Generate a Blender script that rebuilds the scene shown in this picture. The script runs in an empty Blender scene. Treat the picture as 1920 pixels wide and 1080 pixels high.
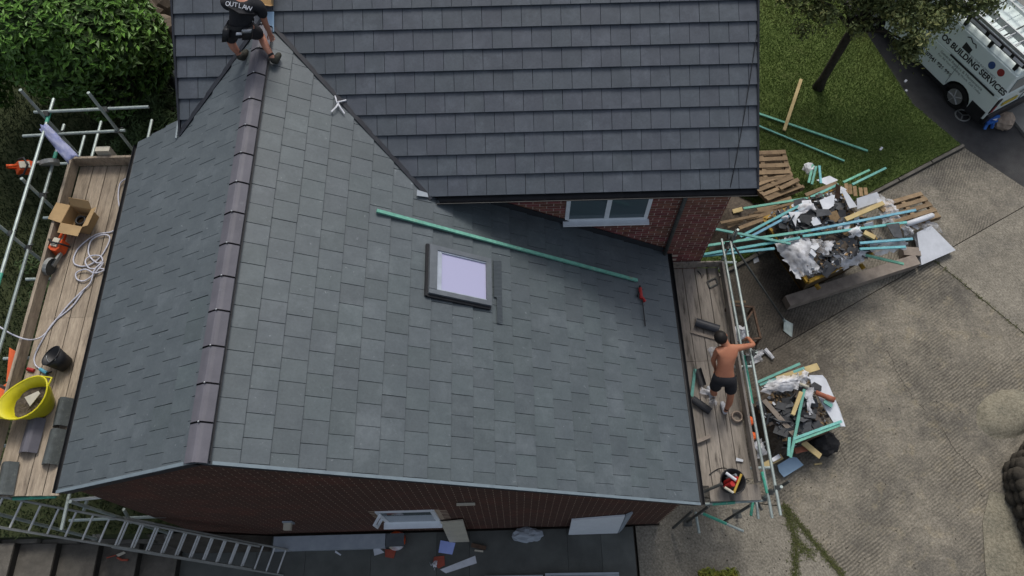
import bpy, bmesh, math, random
from mathutils import Vector, Matrix
random.seed(7)
R = math.radians
scene = bpy.context.scene
col = scene.collection

# ---------------------------------------------------------------- camera, sky, sun, exposure
cam_data = bpy.data.cameras.new('camera')
cam_data.sensor_width = 36.0
cam_data.lens = 26.343
cam_data.clip_end = 2000
cam = bpy.data.objects.new('camera', cam_data)
col.objects.link(cam)
cam.matrix_world = Matrix(((0.99964, 0.026445, -0.004551, 3.392),
                           (-0.025817, 0.901603, -0.431794, -2.310),
                           (-0.007316, 0.431756, 0.901961, 14.457),
                           (0, 0, 0, 1)))
scene.camera = cam

SUN_EL, SUN_AZ = 54.0, 84.0          # degrees; azimuth measured from +X towards +Y
world = bpy.data.worlds.new('World')
scene.world = world
world.use_nodes = True
wn = world.node_tree.nodes
sky = wn.new('ShaderNodeTexSky')
sky.sky_type = 'NISHITA'
sky.sun_disc = False
sky.sun_elevation = R(SUN_EL)
sky.sun_rotation = R(90 - SUN_AZ)
sky.air_density = 1.0
sky.dust_density = 4.0
sky.ozone_density = 1.2
wn['Background'].inputs[1].default_value = 0.128
grey = wn.new('ShaderNodeHueSaturation')             # thin overcast: the same sky, paler
grey.inputs['Saturation'].default_value = 0.55
world.node_tree.links.new(sky.outputs[0], grey.inputs['Color'])
world.node_tree.links.new(grey.outputs[0], wn['Background'].inputs[0])

sun_data = bpy.data.lights.new('sun', 'SUN')
sun_data.energy = 1.4
sun_data.angle = R(16)
sun_data.color = (1.0, 0.95, 0.88)
sun = bpy.data.objects.new('sun', sun_data)
col.objects.link(sun)
sd = Vector((math.cos(R(SUN_EL)) * math.cos(R(SUN_AZ)), math.cos(R(SUN_EL)) * math.sin(R(SUN_AZ)), math.sin(R(SUN_EL))))
sun.rotation_euler = sd.to_track_quat('Z', 'Y').to_euler()

scene.view_settings.view_transform = 'Standard'
scene.view_settings.look = 'None'
scene.view_settings.gamma = 1.0
scene.view_settings.use_curve_mapping = False
scene.view_settings.exposure = 0.17

# ---------------------------------------------------------------- materials
MATS = {}
def lin(r, g, b):
    f = lambda v: (v / 255 / 12.92) if v / 255 <= 0.04045 else ((v / 255 + 0.055) / 1.055) ** 2.4
    return (f(r), f(g), f(b))

def pm(name, c, c2=None, scale=6.0, rough=0.75, bump=0.0, bscale=60.0, rand=0.0, spec=0.3, metal=0.0,
       stain=None, stretch=(1, 1, 1), lo=0.35, hi=0.65, wave=None, alpha=None, sat_rand=0.0, local=False, grain=None, patch=None):
    m = bpy.data.materials.new(name)
    m.use_nodes = True
    nt = m.node_tree
    N, L = nt.nodes, nt.links
    b = N['Principled BSDF']
    b.inputs['Roughness'].default_value = rough
    b.inputs['Metallic'].default_value = metal
    b.inputs['Specular IOR Level'].default_value = spec
    if local:
        tc = N.new('ShaderNodeTexCoord'); src = tc.outputs['Object']
    else:
        tc = N.new('ShaderNodeNewGeometry'); src = tc.outputs['Position']
    mp = N.new('ShaderNodeMapping'); mp.inputs['Scale'].default_value = stretch
    L.new(src, mp.inputs[0])
    vec = mp.outputs[0]
    nz = N.new('ShaderNodeTexNoise'); nz.inputs['Scale'].default_value = scale; nz.inputs['Detail'].default_value = 6
    nz.inputs['Roughness'].default_value = 0.62
    L.new(vec, nz.inputs['Vector'])
    mr = N.new('ShaderNodeMapRange'); mr.inputs[1].default_value = lo; mr.inputs[2].default_value = hi
    L.new(nz.outputs[0], mr.inputs[0])
    mx = N.new('ShaderNodeMix'); mx.data_type = 'RGBA'
    c2 = c2 or tuple(v * 0.78 for v in c)
    mx.inputs[6].default_value = (*c, 1); mx.inputs[7].default_value = (*c2, 1)
    L.new(mr.outputs[0], mx.inputs[0])
    out = mx.outputs[2]
    for st in (stain or []):
        sc_, ss, a, bb, amt = st            # colour, scale, threshold low, high, amount
        n2 = N.new('ShaderNodeTexNoise'); n2.inputs['Scale'].default_value = ss; n2.inputs['Detail'].default_value = 8
        n2.inputs['Roughness'].default_value = 0.7
        L.new(vec, n2.inputs['Vector'])
        r2 = N.new('ShaderNodeMapRange'); r2.inputs[1].default_value = a; r2.inputs[2].default_value = bb
        r2.inputs[4].default_value = amt
        L.new(n2.outputs[0], r2.inputs[0])
        m2 = N.new('ShaderNodeMix'); m2.data_type = 'RGBA'
        m2.inputs[7].default_value = (*sc_, 1)
        L.new(r2.outputs[0], m2.inputs[0]); L.new(out, m2.inputs[6])
        out = m2.outputs[2]
    if patch:                               # dirt and shade beside the skip, painted as one ragged area: colour, centre, radius, amount
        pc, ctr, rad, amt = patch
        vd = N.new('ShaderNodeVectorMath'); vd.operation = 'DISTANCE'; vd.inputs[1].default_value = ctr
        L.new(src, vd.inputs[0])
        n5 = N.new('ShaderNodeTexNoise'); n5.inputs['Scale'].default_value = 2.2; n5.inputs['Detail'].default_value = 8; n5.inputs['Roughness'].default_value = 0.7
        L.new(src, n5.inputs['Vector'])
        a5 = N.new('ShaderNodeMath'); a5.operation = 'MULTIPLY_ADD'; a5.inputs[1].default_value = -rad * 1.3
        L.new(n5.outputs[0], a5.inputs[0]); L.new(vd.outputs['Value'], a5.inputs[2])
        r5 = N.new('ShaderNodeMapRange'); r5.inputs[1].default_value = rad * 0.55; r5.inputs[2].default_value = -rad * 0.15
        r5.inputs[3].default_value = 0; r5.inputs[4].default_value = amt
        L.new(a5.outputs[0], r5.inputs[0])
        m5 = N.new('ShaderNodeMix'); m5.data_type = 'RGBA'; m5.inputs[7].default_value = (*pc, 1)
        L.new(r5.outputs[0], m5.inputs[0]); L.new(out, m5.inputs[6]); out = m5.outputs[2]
    for gs, ga, gb_ in (grain or []):        # scale, darkest, lightest: sandy grain of the surface
        n6 = N.new('ShaderNodeTexNoise'); n6.inputs['Scale'].default_value = gs; n6.inputs['Detail'].default_value = 3
        n6.inputs['Roughness'].default_value = 0.75
        L.new(vec, n6.inputs['Vector'])
        r6 = N.new('ShaderNodeMapRange'); r6.inputs[1].default_value = 0.32; r6.inputs[2].default_value = 0.68
        r6.inputs[3].default_value = ga; r6.inputs[4].default_value = gb_
        L.new(n6.outputs[0], r6.inputs[0])
        h6 = N.new('ShaderNodeHueSaturation'); L.new(r6.outputs[0], h6.inputs['Value']); L.new(out, h6.inputs['Color']); out = h6.outputs[0]
    if wave:                                 # tamped lines hold dirt
        m7 = N.new('ShaderNodeMapping'); m7.inputs['Rotation'].default_value = (0, 0, wave[0]); L.new(src, m7.inputs[0])
        w7 = N.new('ShaderNodeTexWave'); w7.inputs['Scale'].default_value = wave[1]; w7.inputs['Distortion'].default_value = 5.0
        w7.inputs['Detail'].default_value = 4; w7.inputs['Detail Scale'].default_value = 0.5
        L.new(m7.outputs[0], w7.inputs['Vector'])
        n7 = N.new('ShaderNodeTexNoise'); n7.inputs['Scale'].default_value = 0.7; n7.inputs['Detail'].default_value = 3; L.new(src, n7.inputs['Vector'])
        r7 = N.new('ShaderNodeMapRange'); r7.inputs[1].default_value = 0.4; r7.inputs[2].default_value = 0.62; r7.inputs[3].default_value = 0.0; r7.inputs[4].default_value = wave[3]
        L.new(n7.outputs[0], r7.inputs[0])
        x7 = N.new('ShaderNodeMath'); x7.operation = 'MULTIPLY'; L.new(w7.outputs['Fac'], x7.inputs[0]); L.new(r7.outputs[0], x7.inputs[1])
        s7 = N.new('ShaderNodeMath'); s7.operation = 'SUBTRACT'; s7.inputs[0].default_value = 1.0; L.new(x7.outputs[0], s7.inputs[1])
        h7 = N.new('ShaderNodeHueSaturation'); L.new(s7.outputs[0], h7.inputs['Value']); L.new(out, h7.inputs['Color']); out = h7.outputs[0]
    if rand or sat_rand:
        oi = N.new('ShaderNodeObjectInfo')
        hs = N.new('ShaderNodeHueSaturation')
        r3 = N.new('ShaderNodeMapRange'); r3.inputs[3].default_value = 1 - rand; r3.inputs[4].default_value = 1 + rand
        L.new(oi.outputs['Random'], r3.inputs[0]); L.new(r3.outputs[0], hs.inputs['Value'])
        if sat_rand:
            mu = N.new('ShaderNodeMath'); mu.operation = 'MULTIPLY'; mu.inputs[1].default_value = 7.31
            fr = N.new('ShaderNodeMath'); fr.operation = 'FRACT'
            r4 = N.new('ShaderNodeMapRange'); r4.inputs[3].default_value = 0.5 - sat_rand; r4.inputs[4].default_value = 0.5 + sat_rand
            L.new(oi.outputs['Random'], mu.inputs[0]); L.new(mu.outputs[0], fr.inputs[0]); L.new(fr.outputs[0], r4.inputs[0])
            L.new(r4.outputs[0], hs.inputs['Hue'])
        L.new(out, hs.inputs['Color']); out = hs.outputs[0]
    L.new(out, b.inputs['Base Color'])
    if bump or wave:
        bp = N.new('ShaderNodeBump'); bp.inputs['Strength'].default_value = bump or 0.4; bp.inputs['Distance'].default_value = 0.01
        n3 = N.new('ShaderNodeTexNoise'); n3.inputs['Scale'].default_value = bscale; n3.inputs['Detail'].default_value = 5
        L.new(vec, n3.inputs['Vector'])
        h = n3.outputs[0]
        if wave:                             # angle, scale, weight: tamped / brushed lines in the surface
            ang, ws, ww, _ = wave
            m4 = N.new('ShaderNodeMapping'); m4.inputs['Rotation'].default_value = (0, 0, ang)
            L.new(src, m4.inputs[0])
            wv = N.new('ShaderNodeTexWave'); wv.inputs['Scale'].default_value = ws; wv.inputs['Distortion'].default_value = 5.0
            wv.inputs['Detail'].default_value = 3; wv.inputs['Detail Scale'].default_value = 0.6
            L.new(m4.outputs[0], wv.inputs['Vector'])
            ma = N.new('ShaderNodeMath'); ma.operation = 'MULTIPLY_ADD'; ma.inputs[1].default_value = ww
            L.new(wv.outputs['Fac'], ma.inputs[0]); L.new(h, ma.inputs[2]); h = ma.outputs[0]
        L.new(h, bp.inputs['Height']); L.new(bp.outputs[0], b.inputs['Normal'])
    if alpha is not None:
        b.inputs['Alpha'].default_value = alpha
    MATS[name] = m
    return m

def glass(name, c, rough=0.03, spec=0.9):
    m = bpy.data.materials.new(name); m.use_nodes = True
    b = m.node_tree.nodes['Principled BSDF']
    b.inputs['Base Color'].default_value = (*c, 1); b.inputs['Roughness'].default_value = rough
    b.inputs['Specular IOR Level'].default_value = spec; b.inputs['Coat Weight'].default_value = 0.2
    b.inputs['Coat Roughness'].default_value = 0.02
    MATS[name] = m
    return m

def plastic(name, c, amt=0.55, rough=0.25):
    m = bpy.data.materials.new(name); m.use_nodes = True
    nt = m.node_tree; b = nt.nodes['Principled BSDF']
    b.inputs['Base Color'].default_value = (*c, 1); b.inputs['Roughness'].default_value = rough
    n = nt.nodes.new('ShaderNodeTexNoise'); n.inputs['Scale'].default_value = 7; n.inputs['Detail'].default_value = 6
    g = nt.nodes.new('ShaderNodeNewGeometry'); nt.links.new(g.outputs['Position'], n.inputs['Vector'])
    r = nt.nodes.new('ShaderNodeMapRange'); r.inputs[1].default_value = 0.35; r.inputs[2].default_value = 0.7
    r.inputs[3].default_value = amt - 0.3; r.inputs[4].default_value = min(1, amt + 0.35)
    nt.links.new(n.outputs[0], r.inputs[0]); nt.links.new(r.outputs[0], b.inputs['Alpha'])
    MATS[name] = m
    return m

CHALK = (0.30, 0.34, 0.36)
pm('tile_ext', (0.083, 0.103, 0.112), (0.067, 0.085, 0.094), scale=3.5, rough=0.46, spec=0.5, bump=0.12, bscale=90, rand=0.09, sat_rand=0.010, grain=[(30, 0.90, 1.10)],
   stain=[((0.17, 0.20, 0.215), 1.7, 0.52, 0.74, 0.40), ((0.04, 0.055, 0.063), 9, 0.58, 0.75, 0.35), ((0.30, 0.34, 0.36), 13, 0.64, 0.72, 0.55)])
pm('tile_main', (0.070, 0.083, 0.100), (0.056, 0.068, 0.084), scale=3.0, rough=0.48, spec=0.5, bump=0.10, bscale=90, rand=0.06, sat_rand=0.010, grain=[(30, 0.88, 1.12), (5, 0.94, 1.06)],
   stain=[((0.12, 0.14, 0.165), 2.5, 0.52, 0.74, 0.42), ((0.045, 0.05, 0.065), 11, 0.6, 0.75, 0.3)])
pm('tile_edge_shade', (0.042, 0.052, 0.059), (0.034, 0.042, 0.048), rough=0.8)  # edges darkened in colour to paint the shade along the tile courses
pm('ridge', (0.120, 0.118, 0.138), (0.094, 0.093, 0.110), scale=4, rough=0.5, bump=0.1, rand=0.07, stain=[(CHALK, 8, 0.6, 0.8, 0.3)])
pm('ridge_spare', (0.085, 0.098, 0.10), (0.06, 0.07, 0.07), scale=9, rough=0.8, bump=0.3, rand=0.1, stain=[((0.16, 0.18, 0.16), 20, 0.55, 0.7, 0.5)])
pm('union_black', (0.006, 0.006, 0.007), rough=1.0, spec=0.0)
pm('underlay', (0.012, 0.013, 0.016), rough=0.9)
pm('black_plastic', (0.012, 0.013, 0.015), (0.02, 0.021, 0.024), rough=0.45)
pm('valley', (0.016, 0.018, 0.024), (0.03, 0.034, 0.042), rough=0.4)
pm('verge', (0.185, 0.235, 0.265), (0.15, 0.19, 0.22), scale=8, rough=0.5)
pm('fascia_dark', (0.030, 0.033, 0.038), (0.022, 0.024, 0.028), rough=0.5)
pm('upvc', (0.74, 0.79, 0.83), (0.68, 0.73, 0.77), scale=9, rough=0.35)
pm('upvc_grey', (0.33, 0.37, 0.41), (0.27, 0.31, 0.35), scale=5, rough=0.45)
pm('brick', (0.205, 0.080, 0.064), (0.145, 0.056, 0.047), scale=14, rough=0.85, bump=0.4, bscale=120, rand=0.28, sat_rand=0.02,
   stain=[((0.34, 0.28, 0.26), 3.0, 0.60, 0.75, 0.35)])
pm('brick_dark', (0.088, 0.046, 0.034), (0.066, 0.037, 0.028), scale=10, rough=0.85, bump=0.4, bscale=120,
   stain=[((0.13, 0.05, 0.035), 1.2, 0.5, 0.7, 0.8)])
pm('mortar', (0.56, 0.48, 0.41), (0.42, 0.35, 0.29), scale=20, rough=0.95, bump=0.3)
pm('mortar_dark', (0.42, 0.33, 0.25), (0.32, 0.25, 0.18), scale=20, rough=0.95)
pm('efflorescence', (0.42, 0.36, 0.33), (0.2, 0.1, 0.08), scale=5, rough=0.9)
glass('pane_dark', (0.075, 0.110, 0.125), rough=0.05, spec=0.45)
glass('pane_sky_reflection', (0.40, 0.40, 0.58), rough=0.08, spec=0.7)  # lilac reflection of the sky painted into the base colour
pm('velux_frame', (0.15, 0.168, 0.185), (0.12, 0.135, 0.15), rough=0.4, metal=0.2)
pm('velux_inner', (0.42, 0.47, 0.55), rough=0.4)
pm('mesh_vent', (0.072, 0.088, 0.100), (0.086, 0.103, 0.116), scale=80, rough=0.6)
pm('batten', (0.165, 0.42, 0.35), (0.125, 0.34, 0.285), scale=7, rough=0.7, rand=0.16, stain=[((0.30, 0.40, 0.33), 14, 0.58, 0.75, 0.5), ((0.30, 0.27, 0.18), 5, 0.60, 0.70, 0.6)], sat_rand=0.03, grain=[(18, 0.82, 1.15)])
pm('batten_blue', (0.17, 0.43, 0.48), (0.13, 0.35, 0.41), scale=7, rough=0.7, rand=0.14, stain=[((0.30, 0.44, 0.45), 14, 0.58, 0.75, 0.5), ((0.30, 0.30, 0.24), 5, 0.60, 0.70, 0.55)], sat_rand=0.04, grain=[(18, 0.82, 1.15)])
pm('board', (0.37, 0.31, 0.235), (0.25, 0.205, 0.155), scale=3, rough=0.85, bump=0.3, bscale=40, stretch=(6, 0.7, 3), rand=0.13,
   stain=[((0.09, 0.07, 0.052), 1.6, 0.52, 0.70, 0.8), ((0.40, 0.36, 0.30), 5, 0.6, 0.8, 0.4)], grain=[(14, 0.8, 1.15)])
pm('board_grey', (0.32, 0.285, 0.245), (0.20, 0.178, 0.15), scale=2.5, rough=0.9, bump=0.3, bscale=40, stretch=(6, 0.8, 3), rand=0.14,
   stain=[((0.04, 0.034, 0.028), 1.7, 0.54, 0.68, 0.85), ((0.36, 0.33, 0.29), 6, 0.62, 0.8, 0.4)])
pm('beam_wood', (0.29, 0.25, 0.21), (0.19, 0.16, 0.135), scale=4, rough=0.9, bump=0.4)
pm('timber_new', (0.50, 0.40, 0.20), (0.40, 0.31, 0.15), scale=5, rough=0.8, bump=0.2, rand=0.12)
pm('pallet', (0.26, 0.19, 0.115), (0.17, 0.12, 0.075), scale=6, rough=0.9, bump=0.3, rand=0.22)
pm('chip', (0.32, 0.22, 0.12), (0.22, 0.15, 0.08), scale=18, rough=0.9, rand=0.15)
pm('cardboard', (0.42, 0.29, 0.145), (0.36, 0.245, 0.125), scale=5, rough=0.85, rand=0.05)
pm('galv', (0.38, 0.44, 0.42), (0.28, 0.33, 0.315), scale=9, rough=0.45, metal=0.35, rand=0.1, stain=[((0.12, 0.13, 0.12), 12, 0.58, 0.7, 0.6)])
pm('tube_green', (0.04, 0.30, 0.20), (0.08, 0.34, 0.25), scale=12, rough=0.5, stain=[((0.30, 0.36, 0.33), 16, 0.58, 0.66, 0.7)])
pm('tube_dark', (0.09, 0.095, 0.09), (0.05, 0.053, 0.05), scale=10, rough=0.6, metal=0.2)
pm('alu', (0.55, 0.57, 0.57), (0.45, 0.47, 0.47), scale=12, rough=0.4, metal=0.4)
pm('alu_dull', (0.30, 0.31, 0.30), (0.23, 0.24, 0.23), scale=12, rough=0.5, metal=0.4)
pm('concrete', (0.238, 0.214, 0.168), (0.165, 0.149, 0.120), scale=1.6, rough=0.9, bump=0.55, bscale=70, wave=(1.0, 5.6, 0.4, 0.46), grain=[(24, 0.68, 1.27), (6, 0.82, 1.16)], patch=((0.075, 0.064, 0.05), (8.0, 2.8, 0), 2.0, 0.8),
   stain=[((0.095, 0.088, 0.075), 0.55, 0.48, 0.64, 0.8), ((0.33, 0.28, 0.18), 2.6, 0.54, 0.72, 0.55), ((0.05, 0.05, 0.045), 14, 0.64, 0.72, 0.6), ((0.10, 0.10, 0.09), 60, 0.52, 0.66, 0.7), ((0.34, 0.33, 0.30), 75, 0.56, 0.68, 0.5)])
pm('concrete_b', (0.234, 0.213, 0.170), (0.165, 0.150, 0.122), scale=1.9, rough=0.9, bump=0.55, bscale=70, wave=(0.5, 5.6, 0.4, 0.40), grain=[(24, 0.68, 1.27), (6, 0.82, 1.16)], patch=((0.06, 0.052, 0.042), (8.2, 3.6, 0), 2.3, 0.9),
   stain=[((0.11, 0.105, 0.095), 0.9, 0.52, 0.72, 0.7), ((0.30, 0.28, 0.22), 2.7, 0.55, 0.75, 0.5), ((0.05, 0.05, 0.045), 14, 0.64, 0.72, 0.6), ((0.10, 0.10, 0.09), 60, 0.52, 0.66, 0.7), ((0.34, 0.33, 0.30), 75, 0.56, 0.68, 0.5)])
pm('concrete_c', (0.242, 0.222, 0.180), (0.172, 0.158, 0.128), scale=1.6, rough=0.9, bump=0.5, bscale=70, wave=(-0.5, 6.8, 0.2, 0.14), grain=[(24, 0.64, 1.30), (6, 0.86, 1.12)],
   stain=[((0.13, 0.125, 0.11), 1.2, 0.55, 0.75, 0.6), ((0.09, 0.09, 0.08), 50, 0.56, 0.68, 0.6), ((0.36, 0.35, 0.32), 65, 0.56, 0.68, 0.5)])
pm('dirt', (0.075, 0.068, 0.056), (0.045, 0.04, 0.033), scale=4, rough=1.0, bump=0.8, bscale=30)
pm('paving', (0.105, 0.112, 0.104), (0.075, 0.08, 0.075), scale=2, rough=0.9, bump=0.3, bscale=60, rand=0.12,
   stain=[((0.10, 0.10, 0.09), 6, 0.6, 0.75, 0.5)])
pm('riser_shaded', (0.035, 0.032, 0.027), (0.022, 0.02, 0.017), scale=6, rough=1.0)  # shade on the step fronts painted in as a very dark colour
pm('step', (0.125, 0.116, 0.10), (0.075, 0.07, 0.061), scale=4, rough=0.95, bump=0.5, bscale=60, rand=0.08,
   stain=[((0.06, 0.055, 0.045), 3, 0.55, 0.7, 0.6)])
pm('asphalt', (0.060, 0.060, 0.060), (0.042, 0.042, 0.043), scale=3, rough=0.9, bump=0.5, bscale=120, stain=[((0.12, 0.12, 0.115), 2, 0.6, 0.8, 0.4)])
pm('pavement', (0.20, 0.20, 0.19), (0.16, 0.16, 0.15), scale=3, rough=0.9, bump=0.3)
pm('kerb', (0.16, 0.15, 0.13), (0.10, 0.095, 0.08), scale=6, rough=0.95, bump=0.4)
pm('lawn_soil', (0.105, 0.145, 0.040), (0.078, 0.112, 0.030), scale=1.2, rough=1.0, bump=0.6, bscale=60, stain=[((0.10, 0.085, 0.045), 1.5, 0.56, 0.75, 0.5)])
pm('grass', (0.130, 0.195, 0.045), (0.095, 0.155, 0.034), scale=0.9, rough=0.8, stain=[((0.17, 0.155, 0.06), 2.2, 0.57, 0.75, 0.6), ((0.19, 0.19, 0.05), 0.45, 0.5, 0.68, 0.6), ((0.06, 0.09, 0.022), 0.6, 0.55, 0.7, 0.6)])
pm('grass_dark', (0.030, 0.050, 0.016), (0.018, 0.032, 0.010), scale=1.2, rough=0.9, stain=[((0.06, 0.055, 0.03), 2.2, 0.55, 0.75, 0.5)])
pm('moss', (0.085, 0.105, 0.03), (0.11, 0.115, 0.05), scale=12, rough=1.0)
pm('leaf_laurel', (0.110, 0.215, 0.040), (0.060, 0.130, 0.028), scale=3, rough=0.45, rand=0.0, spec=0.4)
pm('leaf_new', (0.15, 0.30, 0.05), (0.11, 0.24, 0.04), scale=4, rough=0.45)
pm('leaf_tree', (0.125, 0.155, 0.055), (0.085, 0.112, 0.040), scale=2, rough=0.6)
pm('leaf_tree_pale', (0.20, 0.21, 0.075), (0.14, 0.16, 0.05), scale=2, rough=0.6)
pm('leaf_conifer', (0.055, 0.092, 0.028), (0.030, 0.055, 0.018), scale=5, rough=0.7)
pm('leaf_yellow', (0.24, 0.24, 0.04), (0.13, 0.17, 0.03), scale=8, rough=0.6)
pm('bark', (0.055, 0.048, 0.038), (0.032, 0.028, 0.022), scale=12, rough=1.0, bump=0.8, bscale=40)
pm('stone', (0.17, 0.135, 0.10), (0.10, 0.08, 0.06), scale=4, rough=0.95, bump=0.7)
pm('stone_moss', (0.235, 0.215, 0.160), (0.165, 0.155, 0.118), scale=3, rough=0.95, bump=0.7, grain=[(22, 0.6, 1.36), (6, 0.85, 1.14)])
pm('slate', (0.070, 0.075, 0.082), (0.045, 0.048, 0.053), scale=9, rough=0.7, bump=0.2, rand=0.45)
pm('slate_brown', (0.12, 0.10, 0.085), (0.08, 0.065, 0.055), scale=9, rough=0.8, bump=0.2, rand=0.3)
pm('white_board', (0.60, 0.63, 0.68), (0.50, 0.53, 0.57), scale=5, rough=0.5, rand=0.08, stain=[((0.30, 0.30, 0.30), 4, 0.62, 0.75, 0.5)])
pm('blue_board', (0.34, 0.50, 0.66), (0.30, 0.45, 0.60), scale=4, rough=0.4)
pm('skip_yellow', (0.40, 0.24, 0.02), (0.26, 0.15, 0.02), scale=5, rough=0.6, stain=[((0.10, 0.06, 0.03), 6, 0.52, 0.66, 0.9)])
pm('skip_side_shaded', (0.10, 0.068, 0.03), (0.05, 0.036, 0.022), scale=4, rough=0.8, stain=[((0.30, 0.18, 0.02), 5, 0.62, 0.72, 0.7)])  # yellow sides darkened, their shade is put into the colour
plastic('film', (0.70, 0.72, 0.76), amt=0.36, rough=0.45)
plastic('film_white', (0.66, 0.68, 0.72), amt=0.72, rough=0.5)
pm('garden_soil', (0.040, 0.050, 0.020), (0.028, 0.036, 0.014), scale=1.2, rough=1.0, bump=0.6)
pm('rubble', (0.11, 0.09, 0.07), (0.055, 0.045, 0.036), scale=20, rough=1.0, bump=0.8)
pm('orange', (0.60, 0.085, 0.018), (0.50, 0.07, 0.016), scale=9, rough=0.45)
pm('orange_sheet', (0.75, 0.14, 0.03), (0.66, 0.11, 0.03), scale=5, rough=0.5)
pm('red', (0.42, 0.03, 0.028), (0.33, 0.022, 0.022), scale=9, rough=0.4)
pm('red_clay', (0.33, 0.075, 0.045), (0.25, 0.055, 0.035), scale=9, rough=0.7)
pm('terracotta', (0.34, 0.125, 0.075), (0.27, 0.09, 0.05), scale=9, rough=0.6)
pm('tub_yellow', (0.62, 0.56, 0.02), (0.52, 0.47, 0.02), scale=5, rough=0.4, stain=[((0.25, 0.22, 0.10), 9, 0.6, 0.75, 0.5)])
pm('hose', (0.52, 0.53, 0.60), (0.44, 0.45, 0.51), scale=9, rough=0.4)
pm('blue_cloth', (0.22, 0.25, 0.46), (0.40, 0.42, 0.55), scale=9, rough=0.85)
pm('blue', (0.03, 0.12, 0.45), (0.04, 0.16, 0.5), scale=9, rough=0.5)
pm('cyan', (0.10, 0.36, 0.50), rough=0.4)
pm('paper_blue', (0.36, 0.45, 0.85), (0.32, 0.40, 0.78), scale=9, rough=0.6)
pm('sack', (0.36, 0.29, 0.23), (0.28, 0.22, 0.17), scale=9, rough=0.9)
pm('black_cloth', (0.012, 0.012, 0.013), (0.022, 0.022, 0.024), scale=8, rough=0.9)
pm('shirt', (0.012, 0.013, 0.016), (0.020, 0.021, 0.025), scale=8, rough=0.9)
pm('shorts', (0.022, 0.022, 0.026), (0.014, 0.014, 0.017), scale=8, rough=0.9)
pm('skin', (0.43, 0.185, 0.105), (0.38, 0.15, 0.085), scale=5, rough=0.5)
pm('skin_pale', (0.42, 0.20, 0.135), (0.36, 0.16, 0.105), scale=5, rough=0.5)
pm('hair', (0.010, 0.008, 0.007), rough=0.6)
pm('boot', (0.045, 0.045, 0.036), (0.025, 0.025, 0.02), scale=12, rough=0.8)
pm('trainer', (0.48, 0.50, 0.53), (0.32, 0.33, 0.35), scale=12, rough=0.6)
pm('print_white', (0.75, 0.77, 0.82), rough=0.6)
pm('print_dark', (0.03, 0.032, 0.034), rough=0.5)
pm('print_grey', (0.22, 0.26, 0.26), rough=0.5)
pm('print_red', (0.30, 0.045, 0.045), rough=0.5)
pm('print_blue', (0.05, 0.10, 0.26), rough=0.5)
pm('van_white', (0.70, 0.80, 0.78), (0.66, 0.76, 0.74), scale=2, rough=0.3, spec=0.5)
pm('plate_yellow', (0.55, 0.42, 0.05), rough=0.5)
pm('tyre', (0.014, 0.014, 0.014), rough=0.85)
pm('light_red', (0.35, 0.02, 0.02), rough=0.3)
pm('steel', (0.36, 0.38, 0.40), (0.26, 0.28, 0.30), scale=14, rough=0.35, metal=0.6)
pm('rust', (0.12, 0.075, 0.05), (0.07, 0.045, 0.032), scale=14, rough=0.9)
pm('grey_lid', (0.10, 0.115, 0.125), (0.075, 0.085, 0.095), scale=5, rough=0.5)
pm('cream', (0.50, 0.47, 0.38), (0.42, 0.40, 0.33), scale=9, rough=0.6)
pm('gold', (0.45, 0.30, 0.05), rough=0.5)

# ---------------------------------------------------------------- mesh helpers
BASE = {}
def V(p): return Vector(p)

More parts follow.
